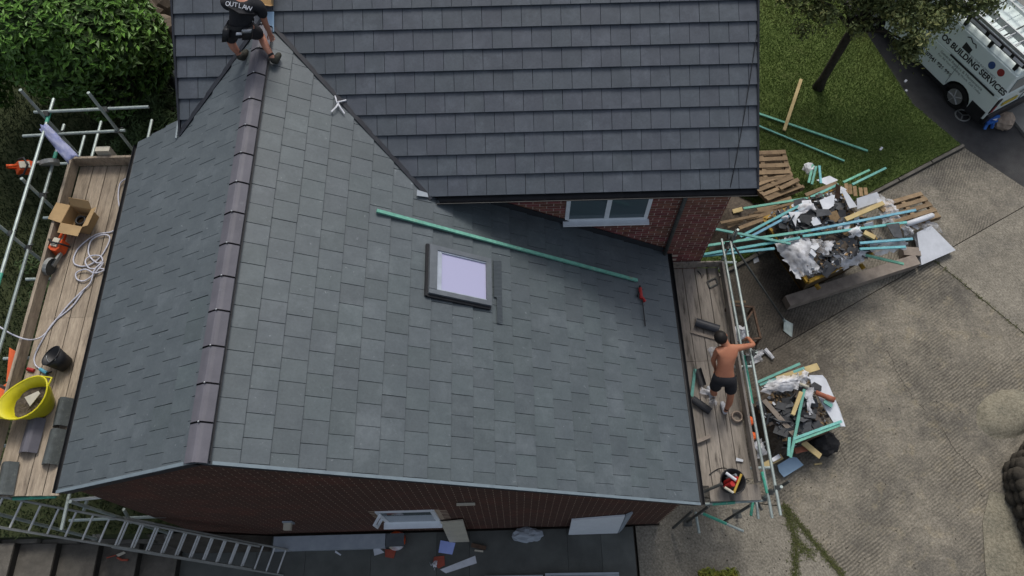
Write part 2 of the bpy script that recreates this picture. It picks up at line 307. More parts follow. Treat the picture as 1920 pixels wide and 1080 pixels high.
class MB:
    def __init__(s): s.v = []; s.f = []; s.m = []
    def add(s, vs, fs, mi=0):
        o = len(s.v); s.v += [Vector(a) for a in vs]; s.f += [tuple(i + o for i in f) for f in fs]; s.m += [mi] * len(fs); return s
    def box(s, c, size, rz=0, M=None, mi=0):
        x, y, z = (a / 2 for a in size)
        vs = [Vector((i * x, j * y, k * z)) for k in (-1, 1) for j in (-1, 1) for i in (-1, 1)]
        M = M or Matrix.Rotation(rz, 3, 'Z')
        vs = [M @ a + Vector(c) for a in vs]
        return s.add(vs, [(0, 2, 3, 1), (4, 5, 7, 6), (0, 1, 5, 4), (2, 6, 7, 3), (0, 4, 6, 2), (1, 3, 7, 5)], mi)
    def bb(s, lo, hi, mi=0):
        return s.box([(a + b) / 2 for a, b in zip(lo, hi)], [abs(b - a) for a, b in zip(lo, hi)], mi=mi)
    def beam(s, a, b, w, h, up=(0, 0, 1), mi=0):
        a, b = V(a), V(b); d = (b - a); L = d.length; d.normalize()
        sd_ = d.cross(V(up))
        if sd_.length < 1e-4: sd_ = d.cross(Vector((1, 0, 0)))
        sd_.normalize(); u = sd_.cross(d)
        M = Matrix((d, sd_, u)).transposed()
        return s.box((a + b) / 2, (L, w, h), M=M, mi=mi)
    def tube(s, pts, r, n=8, caps=True, mi=0, closed=False):
        pts = [V(p) for p in pts]; k = len(pts)
        rs = r if isinstance(r, (list, tuple)) else [r] * k
        o = len(s.v); prev = None
        for i, p in enumerate(pts):
            if closed: t = (pts[(i + 1) % k] - pts[i - 1])
            else: t = (pts[min(i + 1, k - 1)] - pts[max(i - 1, 0)])
            t.normalize()
            a = prev - t * prev.dot(t) if prev is not None else t.orthogonal()
            if a.length < 1e-6: a = t.orthogonal()
            a.normalize(); prev = a; b = t.cross(a)
            for j in range(n):
                q = 2 * math.pi * j / n
                s.v.append(p + (a * math.cos(q) + b * math.sin(q)) * rs[i])
        for i in range(k if closed else k - 1):
            for j in range(n):
                j2 = (j + 1) % n; i2 = (i + 1) % k
                s.f.append((o + i * n + j, o + i * n + j2, o + i2 * n + j2, o + i2 * n + j)); s.m.append(mi)
        if caps and not closed:
            s.f.append(tuple(o + j for j in reversed(range(n)))); s.m.append(mi)
            s.f.append(tuple(o + (k - 1) * n + j for j in range(n))); s.m.append(mi)
        return s
    def prism(s, poly, lo, hi, mi=0):            # poly of (x, y) counter-clockwise, extruded in z
        n = len(poly)
        vs = [(x, y, lo) for x, y in poly] + [(x, y, hi) for x, y in poly]
        fs = [tuple(reversed(range(n))), tuple(range(n, 2 * n))] + [(i, (i + 1) % n, n + (i + 1) % n, n + i) for i in range(n)]
        return s.add(vs, fs, mi)
    def slab(s, pts, t, mi=0):                   # any planar loop of 3-D points given thickness t along its normal
        pts = [V(p) for p in pts]; n = len(pts)
        nn = Vector((0, 0, 0))
        for i in range(n): nn += pts[i].cross(pts[(i + 1) % n])
        nn.normalize()
        vs = pts + [p - nn * t for p in pts]
        fs = [tuple(range(n)), tuple(reversed(range(n, 2 * n)))] + [((i + 1) % n, i, n + i, n + (i + 1) % n) for i in range(n)]
        return s.add(vs, fs, mi)
    def lathe(s, prof, c=(0, 0, 0), n=20, sx=1, sy=1, mi=0):   # prof of (r, z)
        o = len(s.v); c = V(c)
        for r, z in prof:
            for j in range(n):
                q = 2 * math.pi * j / n
                s.v.append(c + Vector((r * sx * math.cos(q), r * sy * math.sin(q), z)))
        for i in range(len(prof) - 1):
            for j in range(n):
                j2 = (j + 1) % n
                s.f.append((o + i * n + j, o + i * n + j2, o + (i + 1) * n + j2, o + (i + 1) * n + j)); s.m.append(mi)
        return s
    def build(s, name, mats, parent=None, smooth=False, local=False, base=None):
        off = Vector((0, 0, 0))
        if parent is not None and not local: off = BASE.get(parent.name, Vector((0, 0, 0)))
        if base is not None: off = V(base)
        me = bpy.data.meshes.new(name)
        me.from_pydata([tuple(a - off) for a in s.v], [], s.f)
        if isinstance(mats, str): mats = [mats]
        for m in mats: me.materials.append(MATS[m])
        if len(mats) > 1: me.polygons.foreach_set('material_index', s.m)
        if smooth: me.polygons.foreach_set('use_smooth', [True] * len(me.polygons))
        me.update()
        o = bpy.data.objects.new(name, me); col.objects.link(o)
        if parent is not None:
            o.parent = parent; BASE[o.name] = BASE.get(parent.name, Vector((0, 0, 0)))
        else:
            o.location = off; BASE[o.name] = off
        return o

def tag(o, label=None, cat=None, group=None, kind=None):
    if label: o['label'] = label
    if cat: o['category'] = cat
    if group: o['group'] = group
    if kind: o['kind'] = kind
    return o
def thing(name, label, cat, loc=(0, 0, 0), group=None, M=None):
    o = bpy.data.objects.new(name, None); col.objects.link(o)
    o.empty_display_size = 0.1
    o.location = loc; BASE[o.name] = V(loc)
    if M is not None: o.matrix_world = Matrix.Translation(loc) @ M.to_4x4()
    return tag(o, label, cat, group)
def single(name, mb, mat, label, cat, group=None, smooth=False, base=None):
    if base is None:
        n = len(mb.v); base = (sum(v.x for v in mb.v) / n, sum(v.y for v in mb.v) / n, min(v.z for v in mb.v))
    return tag(mb.build(name, mat, smooth=smooth, base=base), label, cat, group)
def struct(name, mb, mat, parent=None):
    o = mb.build(name, mat, parent)
    if parent is None: o['kind'] = 'structure'
    return o
def inst(name, me, parent, M):
    o = bpy.data.objects.new(name, me); col.objects.link(o); o.parent = parent
    o.matrix_local = M
    return o
def clip(poly, fn):                              # Sutherland-Hodgman: keep fn(p) >= 0
    out = []
    for i in range(len(poly)):
        a, b = poly[i], poly[(i + 1) % len(poly)]
        fa, fb = fn(a), fn(b)
        if fa >= 0: out.append(a)
        if (fa >= 0) != (fb >= 0):
            t = fa / (fa - fb); out.append((a[0] + (b[0] - a[0]) * t, a[1] + (b[1] - a[1]) * t))
    return out
def area(poly): return abs(sum(poly[i][0] * poly[(i + 1) % len(poly)][1] - poly[(i + 1) % len(poly)][0] * poly[i][1] for i in range(len(poly)))) / 2 if len(poly) > 2 else 0
def ico(r, sub=2, jit=0.0, squash=1.0, seed=0):
    rnd = random.Random(seed)
    bm = bmesh.new(); bmesh.ops.create_icosphere(bm, subdivisions=sub, radius=r)
    for v in bm.verts:
        v.co *= 1 + rnd.uniform(-jit, jit); v.co.z *= squash
    vs = [v.co.copy() for v in bm.verts]; fs = [tuple(v.index for v in f.verts) for f in bm.faces]
    bm.free(); return vs, fs
def text_curve(body, size, mat, parent, M, name='lettering', extrude=0.001, bold=0.0):
    cu = bpy.data.curves.new(name, 'FONT'); cu.body = body; cu.size = size; cu.extrude = extrude
    cu.offset = bold; cu.align_x = 'CENTER'; cu.align_y = 'CENTER'
    tmp = bpy.data.objects.new(name, cu); col.objects.link(tmp)
    dg = bpy.context.evaluated_depsgraph_get()
    me = bpy.data.meshes.new_from_object(tmp.evaluated_get(dg))
    bpy.data.objects.remove(tmp)
    me.materials.clear(); me.materials.append(MATS[mat])
    o = bpy.data.objects.new(name, me); col.objects.link(o); o.parent = parent; o.matrix_local = M
    return o

# ================================================================ the ground
struct('ground', MB().prism([(-150, -150), (150, -150), (150, 150), (-150, 150)], -0.5, -0.19), 'dirt')

def inset(poly, d):                              # shrink a convex-ish polygon towards its centroid edges by d
    n = len(poly); out = []
    for i in range(n):
        a, b, c = V((*poly[i - 1], 0)), V((*poly[i], 0)), V((*poly[(i + 1) % n], 0))
        e1, e2 = (b - a).normalized(), (c - b).normalized()
        n1, n2 = Vector((-e1.y, e1.x, 0)), Vector((-e2.y, e2.x, 0))
        m = (n1 + n2); k = d / max(0.35, m.length_squared / 2) * 1.0
        q = b + m * (k / 1.0) * 0.5 * (2 / max(m.length, 0.5)) * (m.length / 2)
        out.append((q.x, q.y))
    return out
drive = struct('driveway', MB().prism([(5.6, -4), (19, -4), (19, 5), (15.3, 6.7), (14.15, 7.98), (6.1, 4.0)], -0.185, -0.035), 'dirt')
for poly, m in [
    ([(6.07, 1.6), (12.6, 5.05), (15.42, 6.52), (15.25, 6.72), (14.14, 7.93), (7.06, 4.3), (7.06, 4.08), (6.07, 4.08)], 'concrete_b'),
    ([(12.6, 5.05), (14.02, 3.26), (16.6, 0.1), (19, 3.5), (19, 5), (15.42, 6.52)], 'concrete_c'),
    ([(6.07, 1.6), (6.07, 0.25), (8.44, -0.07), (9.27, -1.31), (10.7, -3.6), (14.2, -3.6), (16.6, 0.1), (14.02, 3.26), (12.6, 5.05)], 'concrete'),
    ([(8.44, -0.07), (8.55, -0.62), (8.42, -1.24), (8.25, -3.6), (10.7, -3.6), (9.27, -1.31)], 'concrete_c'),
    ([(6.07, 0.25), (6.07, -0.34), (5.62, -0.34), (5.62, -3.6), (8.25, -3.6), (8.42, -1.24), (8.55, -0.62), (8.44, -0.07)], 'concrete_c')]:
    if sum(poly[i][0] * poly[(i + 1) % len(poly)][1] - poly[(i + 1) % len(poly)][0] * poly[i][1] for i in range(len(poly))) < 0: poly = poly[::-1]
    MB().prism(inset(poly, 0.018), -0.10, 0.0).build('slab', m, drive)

def ragged(pts, w, rnd, name, parent, mat='dirt', z=0.003):
    P_ = [V((*p, 0)) for p in pts]; L_, R_ = [], []
    fine = []
    for i in range(len(P_) - 1):
        for k in range(8): fine.append(P_[i].lerp(P_[i + 1], k / 8) + Vector((rnd.gauss(0, 0.012), rnd.gauss(0, 0.012), 0)))
    fine.append(P_[-1])
    m = MB()
    for i, q_ in enumerate(fine):
        t_ = (fine[min(i + 1, len(fine) - 1)] - fine[max(i - 1, 0)]).normalized(); n_ = Vector((-t_.y, t_.x, 0)) * w * rnd.uniform(0.3, 1.0)
        m.v += [q_ + n_ + Vector((0, 0, z)), q_ - n_ + Vector((0, 0, z))]
    for i in range(len(fine) - 1): m.f.append((2 * i, 2 * i + 1, 2 * i + 3, 2 * i + 2)); m.m.append(0)
    return m.build(name, mat, parent)
rk_ = random.Random(5)
ragged([(11.113, 2.992, 0)[:2], (11.203, 2.472, 0)[:2], (11.365, 1.965, 0)[:2], (11.557, 1.686, 0)[:2]], 0.008, rk_, 'crack', drive)
ragged([(11.784, 1.358, 0)[:2], (11.912, 0.883, 0)[:2], (12.075, 0.662, 0)[:2], (12.294, 0.363, 0)[:2]], 0.010, rk_, 'crack', drive)
ragged([(9.71, 1.099, 0)[:2], (9.748, 0.891, 0)[:2], (9.78, 0.664, 0)[:2]], 0.006, rk_, 'crack', drive)
struct('road', MB().prism([(14.15, 7.96), (15.25, 6.74), (19, 5.02), (40, -4), (60, 40), (11.6, 60), (11.6, 15), (12.72, 11.3), (13.28, 9.2)], -0.185, -0.12), 'asphalt')
struct('pavement', MB().prism([(15.45, 9.15), (15.8, 8.0), (17.5, 7.0), (24, 7.0), (24, 16), (16.5, 16)], -0.185, -0.05), 'pavement')
LAWN = [(7.06, 4.40), (14.03, 8.00), (13.22, 9.2), (12.68, 11.3), (11.6, 15), (11.6, 24), (7.06, 24)]
struct('lawn', MB().prism(LAWN, -0.185, 0.05), 'lawn_soil')
kerbm = thing('kerb', 'worn concrete kerb edging along the lawn beside the driveway', 'kerb', (10, 6, 0))
ka, kb = Vector((7.06, 4.33, 0.01)), Vector((14.1, 7.97, 0.01))
for i in range(8):
    MB().beam(ka.lerp(kb, i / 8 + 0.002), ka.lerp(kb, (i + 1) / 8 - 0.002), 0.07, 0.13).build('kerbstone', 'kerb', kerbm)

LAWN_L = [(-16, -0.38), (-2.95, -0.38), (-2.32, -0.30), (-2.32, 20), (-16, 20)]
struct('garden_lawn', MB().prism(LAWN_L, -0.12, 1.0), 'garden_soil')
struct('bank', MB().add([(-2.95, -0.40, 1.0), (-2.32, -0.36, 0.8), (-1.1, -0.35, 0.02), (-1.1, -0.62, 0.0), (-2.6, -0.62, 0.05), (-3.0, -0.42, 0.9)], [(0, 5, 4, 3, 2, 1)]), 'dirt')

def in_poly(x, y, poly):
    c = False
    for i in range(len(poly)):
        (x1, y1), (x2, y2) = poly[i], poly[i - 1]
        if (y1 > y) != (y2 > y) and x < (x2 - x1) * (y - y1) / (y2 - y1) + x1: c = not c
    return c
def blades(poly, n, z, h0, h1, w, rnd, bbox):
    mb_v, mb_f = [], []
    while n > 0:
        x, y = rnd.uniform(bbox[0], bbox[2]), rnd.uniform(bbox[1], bbox[3])
        if not in_poly(x, y, poly): continue
        n -= 1
        a = rnd.uniform(0, 6.283); l = rnd.uniform(h0, h1); dx, dy = math.cos(a) * w / 2, math.sin(a) * w / 2
        b = rnd.uniform(0, 6.283); k = rnd.uniform(0.3, 0.9) * l
        o = len(mb_v)
        mb_v += [Vector((x - dx, y - dy, z)), Vector((x + dx, y + dy, z)), Vector((x + math.cos(b) * k, y + math.sin(b) * k, z + l))]
        mb_f.append((o, o + 1, o + 2))
    m = MB(); m.v = mb_v; m.f = mb_f; m.m = [0] * len(mb_f)
    return m
rg = random.Random(3)
tag(blades(LAWN, 170000, 0.05, 0.02, 0.05, 0.015, rg, (7.1, 4.4, 14.1, 15)).build('lawn_grass', 'grass'),
    'short patchy green grass covering the lawn by the van', 'grass', kind='stuff')
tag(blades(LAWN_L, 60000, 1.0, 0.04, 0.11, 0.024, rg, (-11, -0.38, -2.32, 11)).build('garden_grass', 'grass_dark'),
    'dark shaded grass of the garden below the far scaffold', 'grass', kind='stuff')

# moss growing in the open joints of the driveway
def moss_line(pts, n, spread, rnd, z=0.0):
    m = MB()
    L = [V((*p, z)) for p in pts]
    for _ in range(n):
        i = rnd.randrange(len(L) - 1); p = L[i].lerp(L[i + 1], rnd.random())
        p += Vector((rnd.gauss(0, spread), rnd.gauss(0, spread), 0))
        for _ in range(4):
            a, b = rnd.uniform(0, 6.28), rnd.uniform(0, 6.28); l = rnd.uniform(0.02, 0.05)
            q = p + Vector((rnd.gauss(0, 0.012), rnd.gauss(0, 0.012), -0.01))
            m.add([q - Vector((math.cos(a), math.sin(a), 0)) * 0.012, q + Vector((math.cos(a), math.sin(a), 0)) * 0.012, q + Vector((math.cos(b) * l, math.sin(b) * l, l * 0.8))], [(0, 1, 2)])
    return m
mm = moss_line([(8.44, -0.07), (9.27, -1.31)], 620, 0.03, rg)
m2 = moss_line([(8.44, -0.07), (8.55, -0.62), (8.42, -1.24), (8.36, -2)], 800, 0.045, rg)
mm.add(m2.v, m2.f); m2 = moss_line([(12.6, 5.05), (14.02, 3.26)], 110, 0.02, rg); mm.add(m2.v, m2.f)
m2 = moss_line([(8.52, -0.7), (8.8, -0.95)], 160, 0.05, rg); mm.add(m2.v, m2.f)
tag(mm.build('moss', 'moss'), 'green moss growing in the joints of the concrete driveway', 'moss', kind='stuff')
# grit and crumbs scattered on the concrete
gm = MB()
for _ in range(900):
    x, y = rg.uniform(6.2, 13.5), rg.uniform(-2.2, 7)
    if y > 4.0 + (x - 7.06) * 0.51: continue
    if rg.random() > 0.25: x, y = rg.gauss(8.0, 1.0), rg.gauss(1.9, 1.6)
    if x < 6.2 or y > 4.2: continue
    r = rg.uniform(0.006, 0.022)
    a = rg.uniform(0, 6.28)
    gm.add([(x + math.cos(a + k * 2.1) * r, y + math.sin(a + k * 2.1) * r, 0.002) for k in range(3)] + [(x, y, r * 0.9)], [(0, 1, 3), (1, 2, 3), (2, 0, 3)])
tag(gm.build('grit', 'dirt'), 'dark crumbs of mortar and grit strewn over the concrete', 'grit', kind='stuff')

# patio and steps in front of the gable
patio = struct('patio', MB().prism([(-2.9, -0.34), (-2.9, -1.6), (5.6, -1.6), (5.6, -0.34)][::-1], -0.13, -0.05), 'dirt')
xx = -2.85
for i, wd in enumerate([1.5, 0.9, 1.2, 1.2, 0.6, 1.8, 0.62, 0.61]):
    for (y0, y1) in ((-1.56, -0.36),):
        MB().bb((xx, y0, -0.06), (xx + wd - 0.005, y1, 0.0 + rg.uniform(-0.002, 0.002))).build('paving_slab', 'paving', patio)
    xx += wd
steps = thing('garden_steps', 'broad weathered concrete steps rising towards the garden behind the ladder', 'steps', (-4, -1.2, 0))
sx = [-2.73, -3.38, -4.02, -4.68, -5.32, -5.98, -6.64]
for i, x in enumerate(sx):
    zt = 0.17 * (i + 1)
    MB().bb((sx[i + 1] - 0.02 if i + 1 < len(sx) else x - 1.5, -2.4, zt - 0.3 if i else -0.1), (x, -0.46, zt)).build('step', 'step', steps)
    MB().bb((x + 0.001, -2.4, zt - 0.17), (x + 0.012, -0.46, zt - 0.02)).build('riser_shaded', 'riser_shaded', steps)
edge = thing('step_edging', 'narrow stone edging between the garden grass and the steps', 'edging', (-4, -0.42, 0))
for i in range(8):
    x1 = -2.5 - i * 0.62; zt = min(1.06, 0.22 + 0.14 * i)
    MB().bb((x1 - 0.61, -0.452, -0.05), (x1, -0.385, zt)).build('edging_stone', 'kerb', edge)

# ================================================================ roofs
W = 0.295
TT, TL = 0.020, 0.41
VIEW = Vector((3.392, -2.31, 14.457))
def tile_poly_mesh(poly, t=TT):
    n = len(poly)
    cx, cy = sum(p[0] for p in poly) / n, sum(p[1] for p in poly) / n
    e = 0.004
    ins = []
    for x, y in poly:
        dx, dy = cx - x, cy - y; l = math.hypot(dx, dy) or 1
        ins.append((x + dx / l * e, y + dy / l * e))
    vs = [(x, y, 0) for x, y in poly] + [(x, y, t - e * 0.7) for x, y in poly] + [(x, y, t) for x, y in ins]
    fs = [tuple(range(2 * n, 3 * n))] + [(n + i, n + (i + 1) % n, 2 * n + (i + 1) % n, 2 * n + i) for i in range(n)]
    fs += [tuple(reversed(range(n)))] + [(i, (i + 1) % n, n + (i + 1) % n, n + i) for i in range(n)]     # cut edges come last
    return vs, fs
def mesh_of(vs, fs, mat, name='tile'):
    me = bpy.data.meshes.new(name); me.from_pydata([tuple(v) for v in vs], [], fs); me.materials.append(MATS[mat])
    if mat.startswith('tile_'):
        me.materials.append(MATS['tile_edge_shade']); k = sum(1 for _ in me.polygons) // 2
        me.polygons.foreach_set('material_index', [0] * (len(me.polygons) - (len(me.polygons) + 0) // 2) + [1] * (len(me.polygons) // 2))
    me.update(); return me
def lay_tiles(roof, mat, specs, limit, name='tile'):
    """specs: (poly in tile frame or None for a whole tile, 4x4 world matrix, screen size). The largest become objects."""
    off = Matrix.Translation(-BASE[roof.name])
    full = [(0.0022, 0), (W - 0.0022, 0), (W - 0.0022, TL), (0.0022, TL)]
    fv, ff = tile_poly_mesh(full); fme = mesh_of(fv, ff, mat)
    specs.sort(key=lambda s: -s[2])
    rest = MB()
    for k, (poly, M, sz) in enumerate(specs):
        if k < limit:
            if poly is None: me = fme
            else: me = mesh_of(*tile_poly_mesh(poly), mat)
            inst(name, me, roof, off @ M)
        else:
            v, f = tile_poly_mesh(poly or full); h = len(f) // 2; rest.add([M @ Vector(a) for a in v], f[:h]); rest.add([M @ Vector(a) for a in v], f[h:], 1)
    if rest.v: rest.build('smaller_' + name + 's', [mat, 'tile_edge_shade'], roof)['kind'] = 'stuff'
def slope_frame(origin, u, v, n):
    return lambda a, s_up, h: origin + u * a + v * s_up + n * h
def tile_matrix(P, u, v, n, gauge, rnd, lift=0.0):
    tilt = -math.atan2(TT * TL / gauge + lift, TL) + rnd.gauss(0, 0.0015)
    v2 = v * math.cos(tilt) + n * math.sin(tilt); n2 = n * math.cos(tilt) - v * math.sin(tilt)
    a = rnd.gauss(0, 0.002)
    u3 = u * math.cos(a) + v2 * math.sin(a); v3 = v2 * math.cos(a) - u * math.sin(a)
    M = Matrix((u3, v3, n2)).transposed().to_4x4(); M.translation = P
    return M
rt = random.Random(11)

# ---- the extension: ridge along Y at x = 0, z = 6.1
RZ = 6.1
aR, aL, aM = R(30.43), R(32.12), R(30.5)
AX, AZ = -0.1306, 6.1762                       # apex of the extension's ridge
tR, tL, tM = math.tan(aR), math.tan(aL), math.tan(aM)
YM, ZM, XM, GM = 3.884, 4.799, 0.1486, 0.31
YG = -0.388                                     # verge of the extension
XE = (0.328 + 21 * 0.3324) * math.cos(aR)       # right eave
XL = AX - 2.7588 * math.cos(aL)
WALLY = 4.10
def valley_r(x): return YM + (RZ - ZM - x * tR) / tM
def valley_l(x): return YM + (AZ - ZM + (x - AX) * tL) / tM
XV = (RZ - ZM) / tR
ext = thing('house_extension', 'brick extension with long grey tiled roof and gable end', 'house', (2, 2, 0))
TD = -0.062
uR, vR, nR = Vector((0, 1, 0)), Vector((-math.cos(aR), 0, math.sin(aR))), Vector((math.sin(aR), 0, math.cos(aR)))
uL, vL, nL = Vector((0, -1, 0)), Vector((math.cos(aL), 0, math.sin(aL))), Vector((-math.sin(aL), 0, math.cos(aL)))
deck = MB()
def dr(x, y, h): return Vector((x, y, RZ - x * tR)) + nR * h
def dl(x, y, h): return Vector((x, y, AZ + (x - AX) * tL)) + nL * h
deck.slab([dr(AX, YG + 0.02, TD), dr(XE - 0.02, YG + 0.02, TD), dr(XE - 0.02, WALLY, TD), dr(XV, WALLY, TD), dr(XV, valley_r(XV), TD), dr(AX, valley_r(AX), TD)], 0.02)
deck.slab([dl(XL + 0.02, YG + 0.02, TD), dl(AX, YG + 0.02, TD), dl(AX, valley_l(AX), TD), dl(-1.5, valley_l(-1.5), TD), dl(-1.5, 5.10, TD), dl(XL + 0.02, 5.10, TD)], 0.02)
roof = deck.build('roof', 'underlay', ext)
specs = []
def score(P, n):
    d = VIEW - P; return max(0.0, d.normalized().dot(n)) / d.length_squared
SKY = (2.20, 3.13, 2.22, 3.05)                  # skylight opening x0 x1 y0 y1
for k in range(-1, 22):                          # right slope, tail at course line k
    s = 0.328 + k * 0.3324
    off = -0.338 if k % 2 == 1 else -0.338 + W / 2
    for j in range(-1, 24):
        y0 = off + j * W
        vlen = min(TL, s + 0.15)
        poly = [(0.0022, 0), (W - 0.0022, 0), (W - 0.0022, vlen), (0.0022, vlen)]
        whole = vlen == TL
        xc = (s - 0.15) * math.cos(aR)
        q = clip(poly, lambda p: y0 + p[0] - YG)
        if xc < XV + 0.05: q = clip(q, lambda p: valley_r((s - p[1]) * math.cos(aR)) - 0.03 - (y0 + p[0])) if q else q
        else: q = clip(q, lambda p: WALLY - (y0 + p[0])) if q else q
        if area(q) < 0.002: continue
        xt = s * math.cos(aR)
        if SKY[0] < xt - 0.30 and xt < SKY[1] and SKY[2] < y0 and y0 + W < SKY[3]: continue
        P = Vector((xt, y0, RZ - s * math.sin(aR))) + nR * (-TT + rt.gauss(0, 0.0012))
        whole = whole and area(q) > area(poly) - 1e-6
        specs.append((None if whole else q, tile_matrix(P, uR, vR, nR, 0.3324, rt), score(P, nR) * area(q)))
GL = 0.358
for c in range(0, 9):                           # left slope, counted from the eave
    s = 2.7588 - c * GL
    off = 0.567 if c % 2 == 0 else 0.567 + W / 2
    for j in range(-4, 21):
        y1 = off + j * W                        # u runs towards -Y
        vlen = min(TL, s + 0.02)
        if vlen < 0.05: continue
        poly = [(0.0022, 0), (W - 0.0022, 0), (W - 0.0022, vlen), (0.0022, vlen)]
        q = clip(poly, lambda p: y1 - p[0] - YG)
        xc = AX - (s - 0.15) * math.cos(aL)
        if q:
            if xc > -1.5: q = clip(q, lambda p: valley_l(AX - (s - p[1]) * math.cos(aL)) - 0.03 - (y1 - p[0]))
            else: q = clip(q, lambda p: 5.12 - (y1 - p[0]))
        if area(q) < 0.002: continue
        P = Vector((AX - s * math.cos(aL), y1, AZ - s * math.sin(aL))) + nL * (-TT + rt.gauss(0, 0.0012))
        whole = vlen == TL and area(q) > area(poly) - 1e-6
        specs.append((None if whole else q, tile_matrix(P, uL, vL, nL, GL, rt), score(P, nL) * area(q)))
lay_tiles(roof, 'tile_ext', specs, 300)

# ridge tiles with dark union clips and a screw at each joint
def ridge_profile(t):
    hw, r = 0.130, 0.03
    top = [(-hw, -hw * tL), (-0.05, -0.05 * tL), (-0.018, -0.0155), (0.018, -0.0155), (0.05, -0.05 * tR), (hw, -hw * tR)]
    bot = [(x, z - t) for x, z in reversed(top)]
    return top + bot
def ridge_mesh(length, t=0.02, lift=0.0):
    pr = ridge_profile(t); n = len(pr)
    vs = [(x, 0, z + lift) for x, z in pr] + [(x, length, z + lift) for x, z in pr]
    fs = [(i, n + i, n + (i + 1) % n, (i + 1) % n) for i in range(n)]
    h = n // 2
    for i in range(h - 1):
        a, b, c, d = i, i + 1, n - 2 - i, n - 1 - i
        fs += [(a, b, c, d), (n + a, n + d, n + c, n + b)]
    return vs, fs
rme = mesh_of(*ridge_mesh(0.448), 'ridge', 'ridge_tile')
cme = mesh_of(*ridge_mesh(0.018, 0.03, 0.006), 'union_black', 'union_clip')
sv, sf = ico(0.011, 1); scm = mesh_of(sv, sf, 'alu', 'screw')
y = -0.385; off = Matrix.Translation(-BASE[roof.name])
first = True
while y < 5.85:
    ln = 1
    o = inst('ridge_tile', rme, roof, off @ Matrix.Translation((AX, y, AZ + 0.052)) @ Matrix.Rotation(rt.gauss(0, 0.004), 4, 'Z'))
    y += 0.448
    inst('union_clip', cme, roof, off @ Matrix.Translation((AX, y - 0.003, AZ + 0.052)))
    inst('screw', scm, roof, off @ Matrix.Translation((AX - 0.005, y + 0.004, AZ + 0.062)))
    y += 0.012
# comb filler under the ridge tiles
MB().beam(dr(AX + 0.132, -0.36, 0.012), dr(AX + 0.132, 5.85, 0.012), 0.016, 0.03, nR).beam(dl(AX - 0.132, -0.36, 0.008), dl(AX - 0.132, 5.85, 0.008), 0.012, 0.02, nL).build('ridge_roll', 'black_plastic', roof)['label'] = 'black ridge roll under the ridge tiles'
# verge trim along the gable, dark barge under it
MB().beam(dr(AX + 0.16, YG + 0.018, 0.006), dr(XE, YG + 0.018, 0.006), 0.04, 0.012, nR).build('verge_trim', 'verge', roof)
MB().beam(dl(AX - 0.16, YG + 0.018, 0.006), dl(XL, YG + 0.018, 0.006), 0.04, 0.012, nL).build('verge_trim', 'verge', roof)
MB().beam(dr(AX, YG + 0.035, -0.085), dr(XE, YG + 0.035, -0.085), 0.045, 0.13, nR).build('bargeboard', 'fascia_dark', roof)
MB().beam(dl(AX, YG + 0.035, -0.085), dl(XL, YG + 0.035, -0.085), 0.045, 0.13, nL).build('bargeboard', 'fascia_dark', roof)
def gutter(a, b, r, name, parent, mat='black_plastic'):
    a, b = V(a), V(b); d = (b - a).normalized(); sdv = d.cross(Vector((0, 0, 1))).normalized()
    m = MB(); n = 10
    prof = [(math.cos(math.pi * i / n) * r, -math.sin(math.pi * i / n) * r) for i in range(n + 1)]
    prof += [(x * 0.9, z * 0.9) for x, z in reversed(prof)]
    k = len(prof)
    vs = [a + sdv * x + Vector((0, 0, z)) for x, z in prof] + [b + sdv * x + Vector((0, 0, z)) for x, z in prof]
    m.add(vs, [(i, (i + 1) % k, k + (i + 1) % k, k + i) for i in range(k)])
    h = k // 2
    for e in (0, k): m.add([vs[e + i] for i in range(h)], [tuple(range(h))])
    return m.build(name, mat, parent, smooth=False)
zE = RZ - XE * tR; zL = AZ + (XL - AX) * tL
gutter((XE + 0.035, YG + 0.02, zE - 0.055), (XE + 0.035, WALLY, zE - 0.055), 0.058, 'gutter', ext)
gutter((XL - 0.035, YG + 0.02, zL - 0.055), (XL - 0.035, 5.1, zL - 0.055), 0.058, 'gutter', ext)
MB().bb((XE - 0.06, YG + 0.06, zE - 0.24), (XE - 0.03, WALLY, zE - 0.07)).build('fascia', 'fascia_dark', ext)
MB().bb((XL + 0.03, YG + 0.06, zL - 0.24), (XL + 0.06, 5.09, zL - 0.07)).build('fascia', 'fascia_dark', ext)
MB().bb((6.05, YG + 0.06, zE - 0.255), (XE - 0.062, WALLY, zE - 0.242)).build('soffit', 'fascia_dark', ext)
# dark valley troughs where the two roofs meet
pv0, pv1 = Vector((AX, valley_r(AX), AZ)), Vector((XV, valley_r(XV), ZM))
nv = (nR + Vector((0, -math.sin(aM), math.cos(aM)))).normalized()
MB().beam(pv0 + nv * 0.01, pv1 + nv * 0.01 + (pv1 - pv0).normalized() * 0.05, 0.065, 0.02, nv).build('valley_trough', 'valley', roof)
pl1 = Vector((-1.5, valley_l(-1.5), AZ + (-1.5 - AX) * tL))
nv2 = (nL + Vector((0, -math.sin(aM), math.cos(aM)))).normalized()
MB().beam(pv0 + nv2 * 0.01, pl1 + nv2 * 0.01, 0.07, 0.02, nv2).build('valley_trough', 'valley', roof)

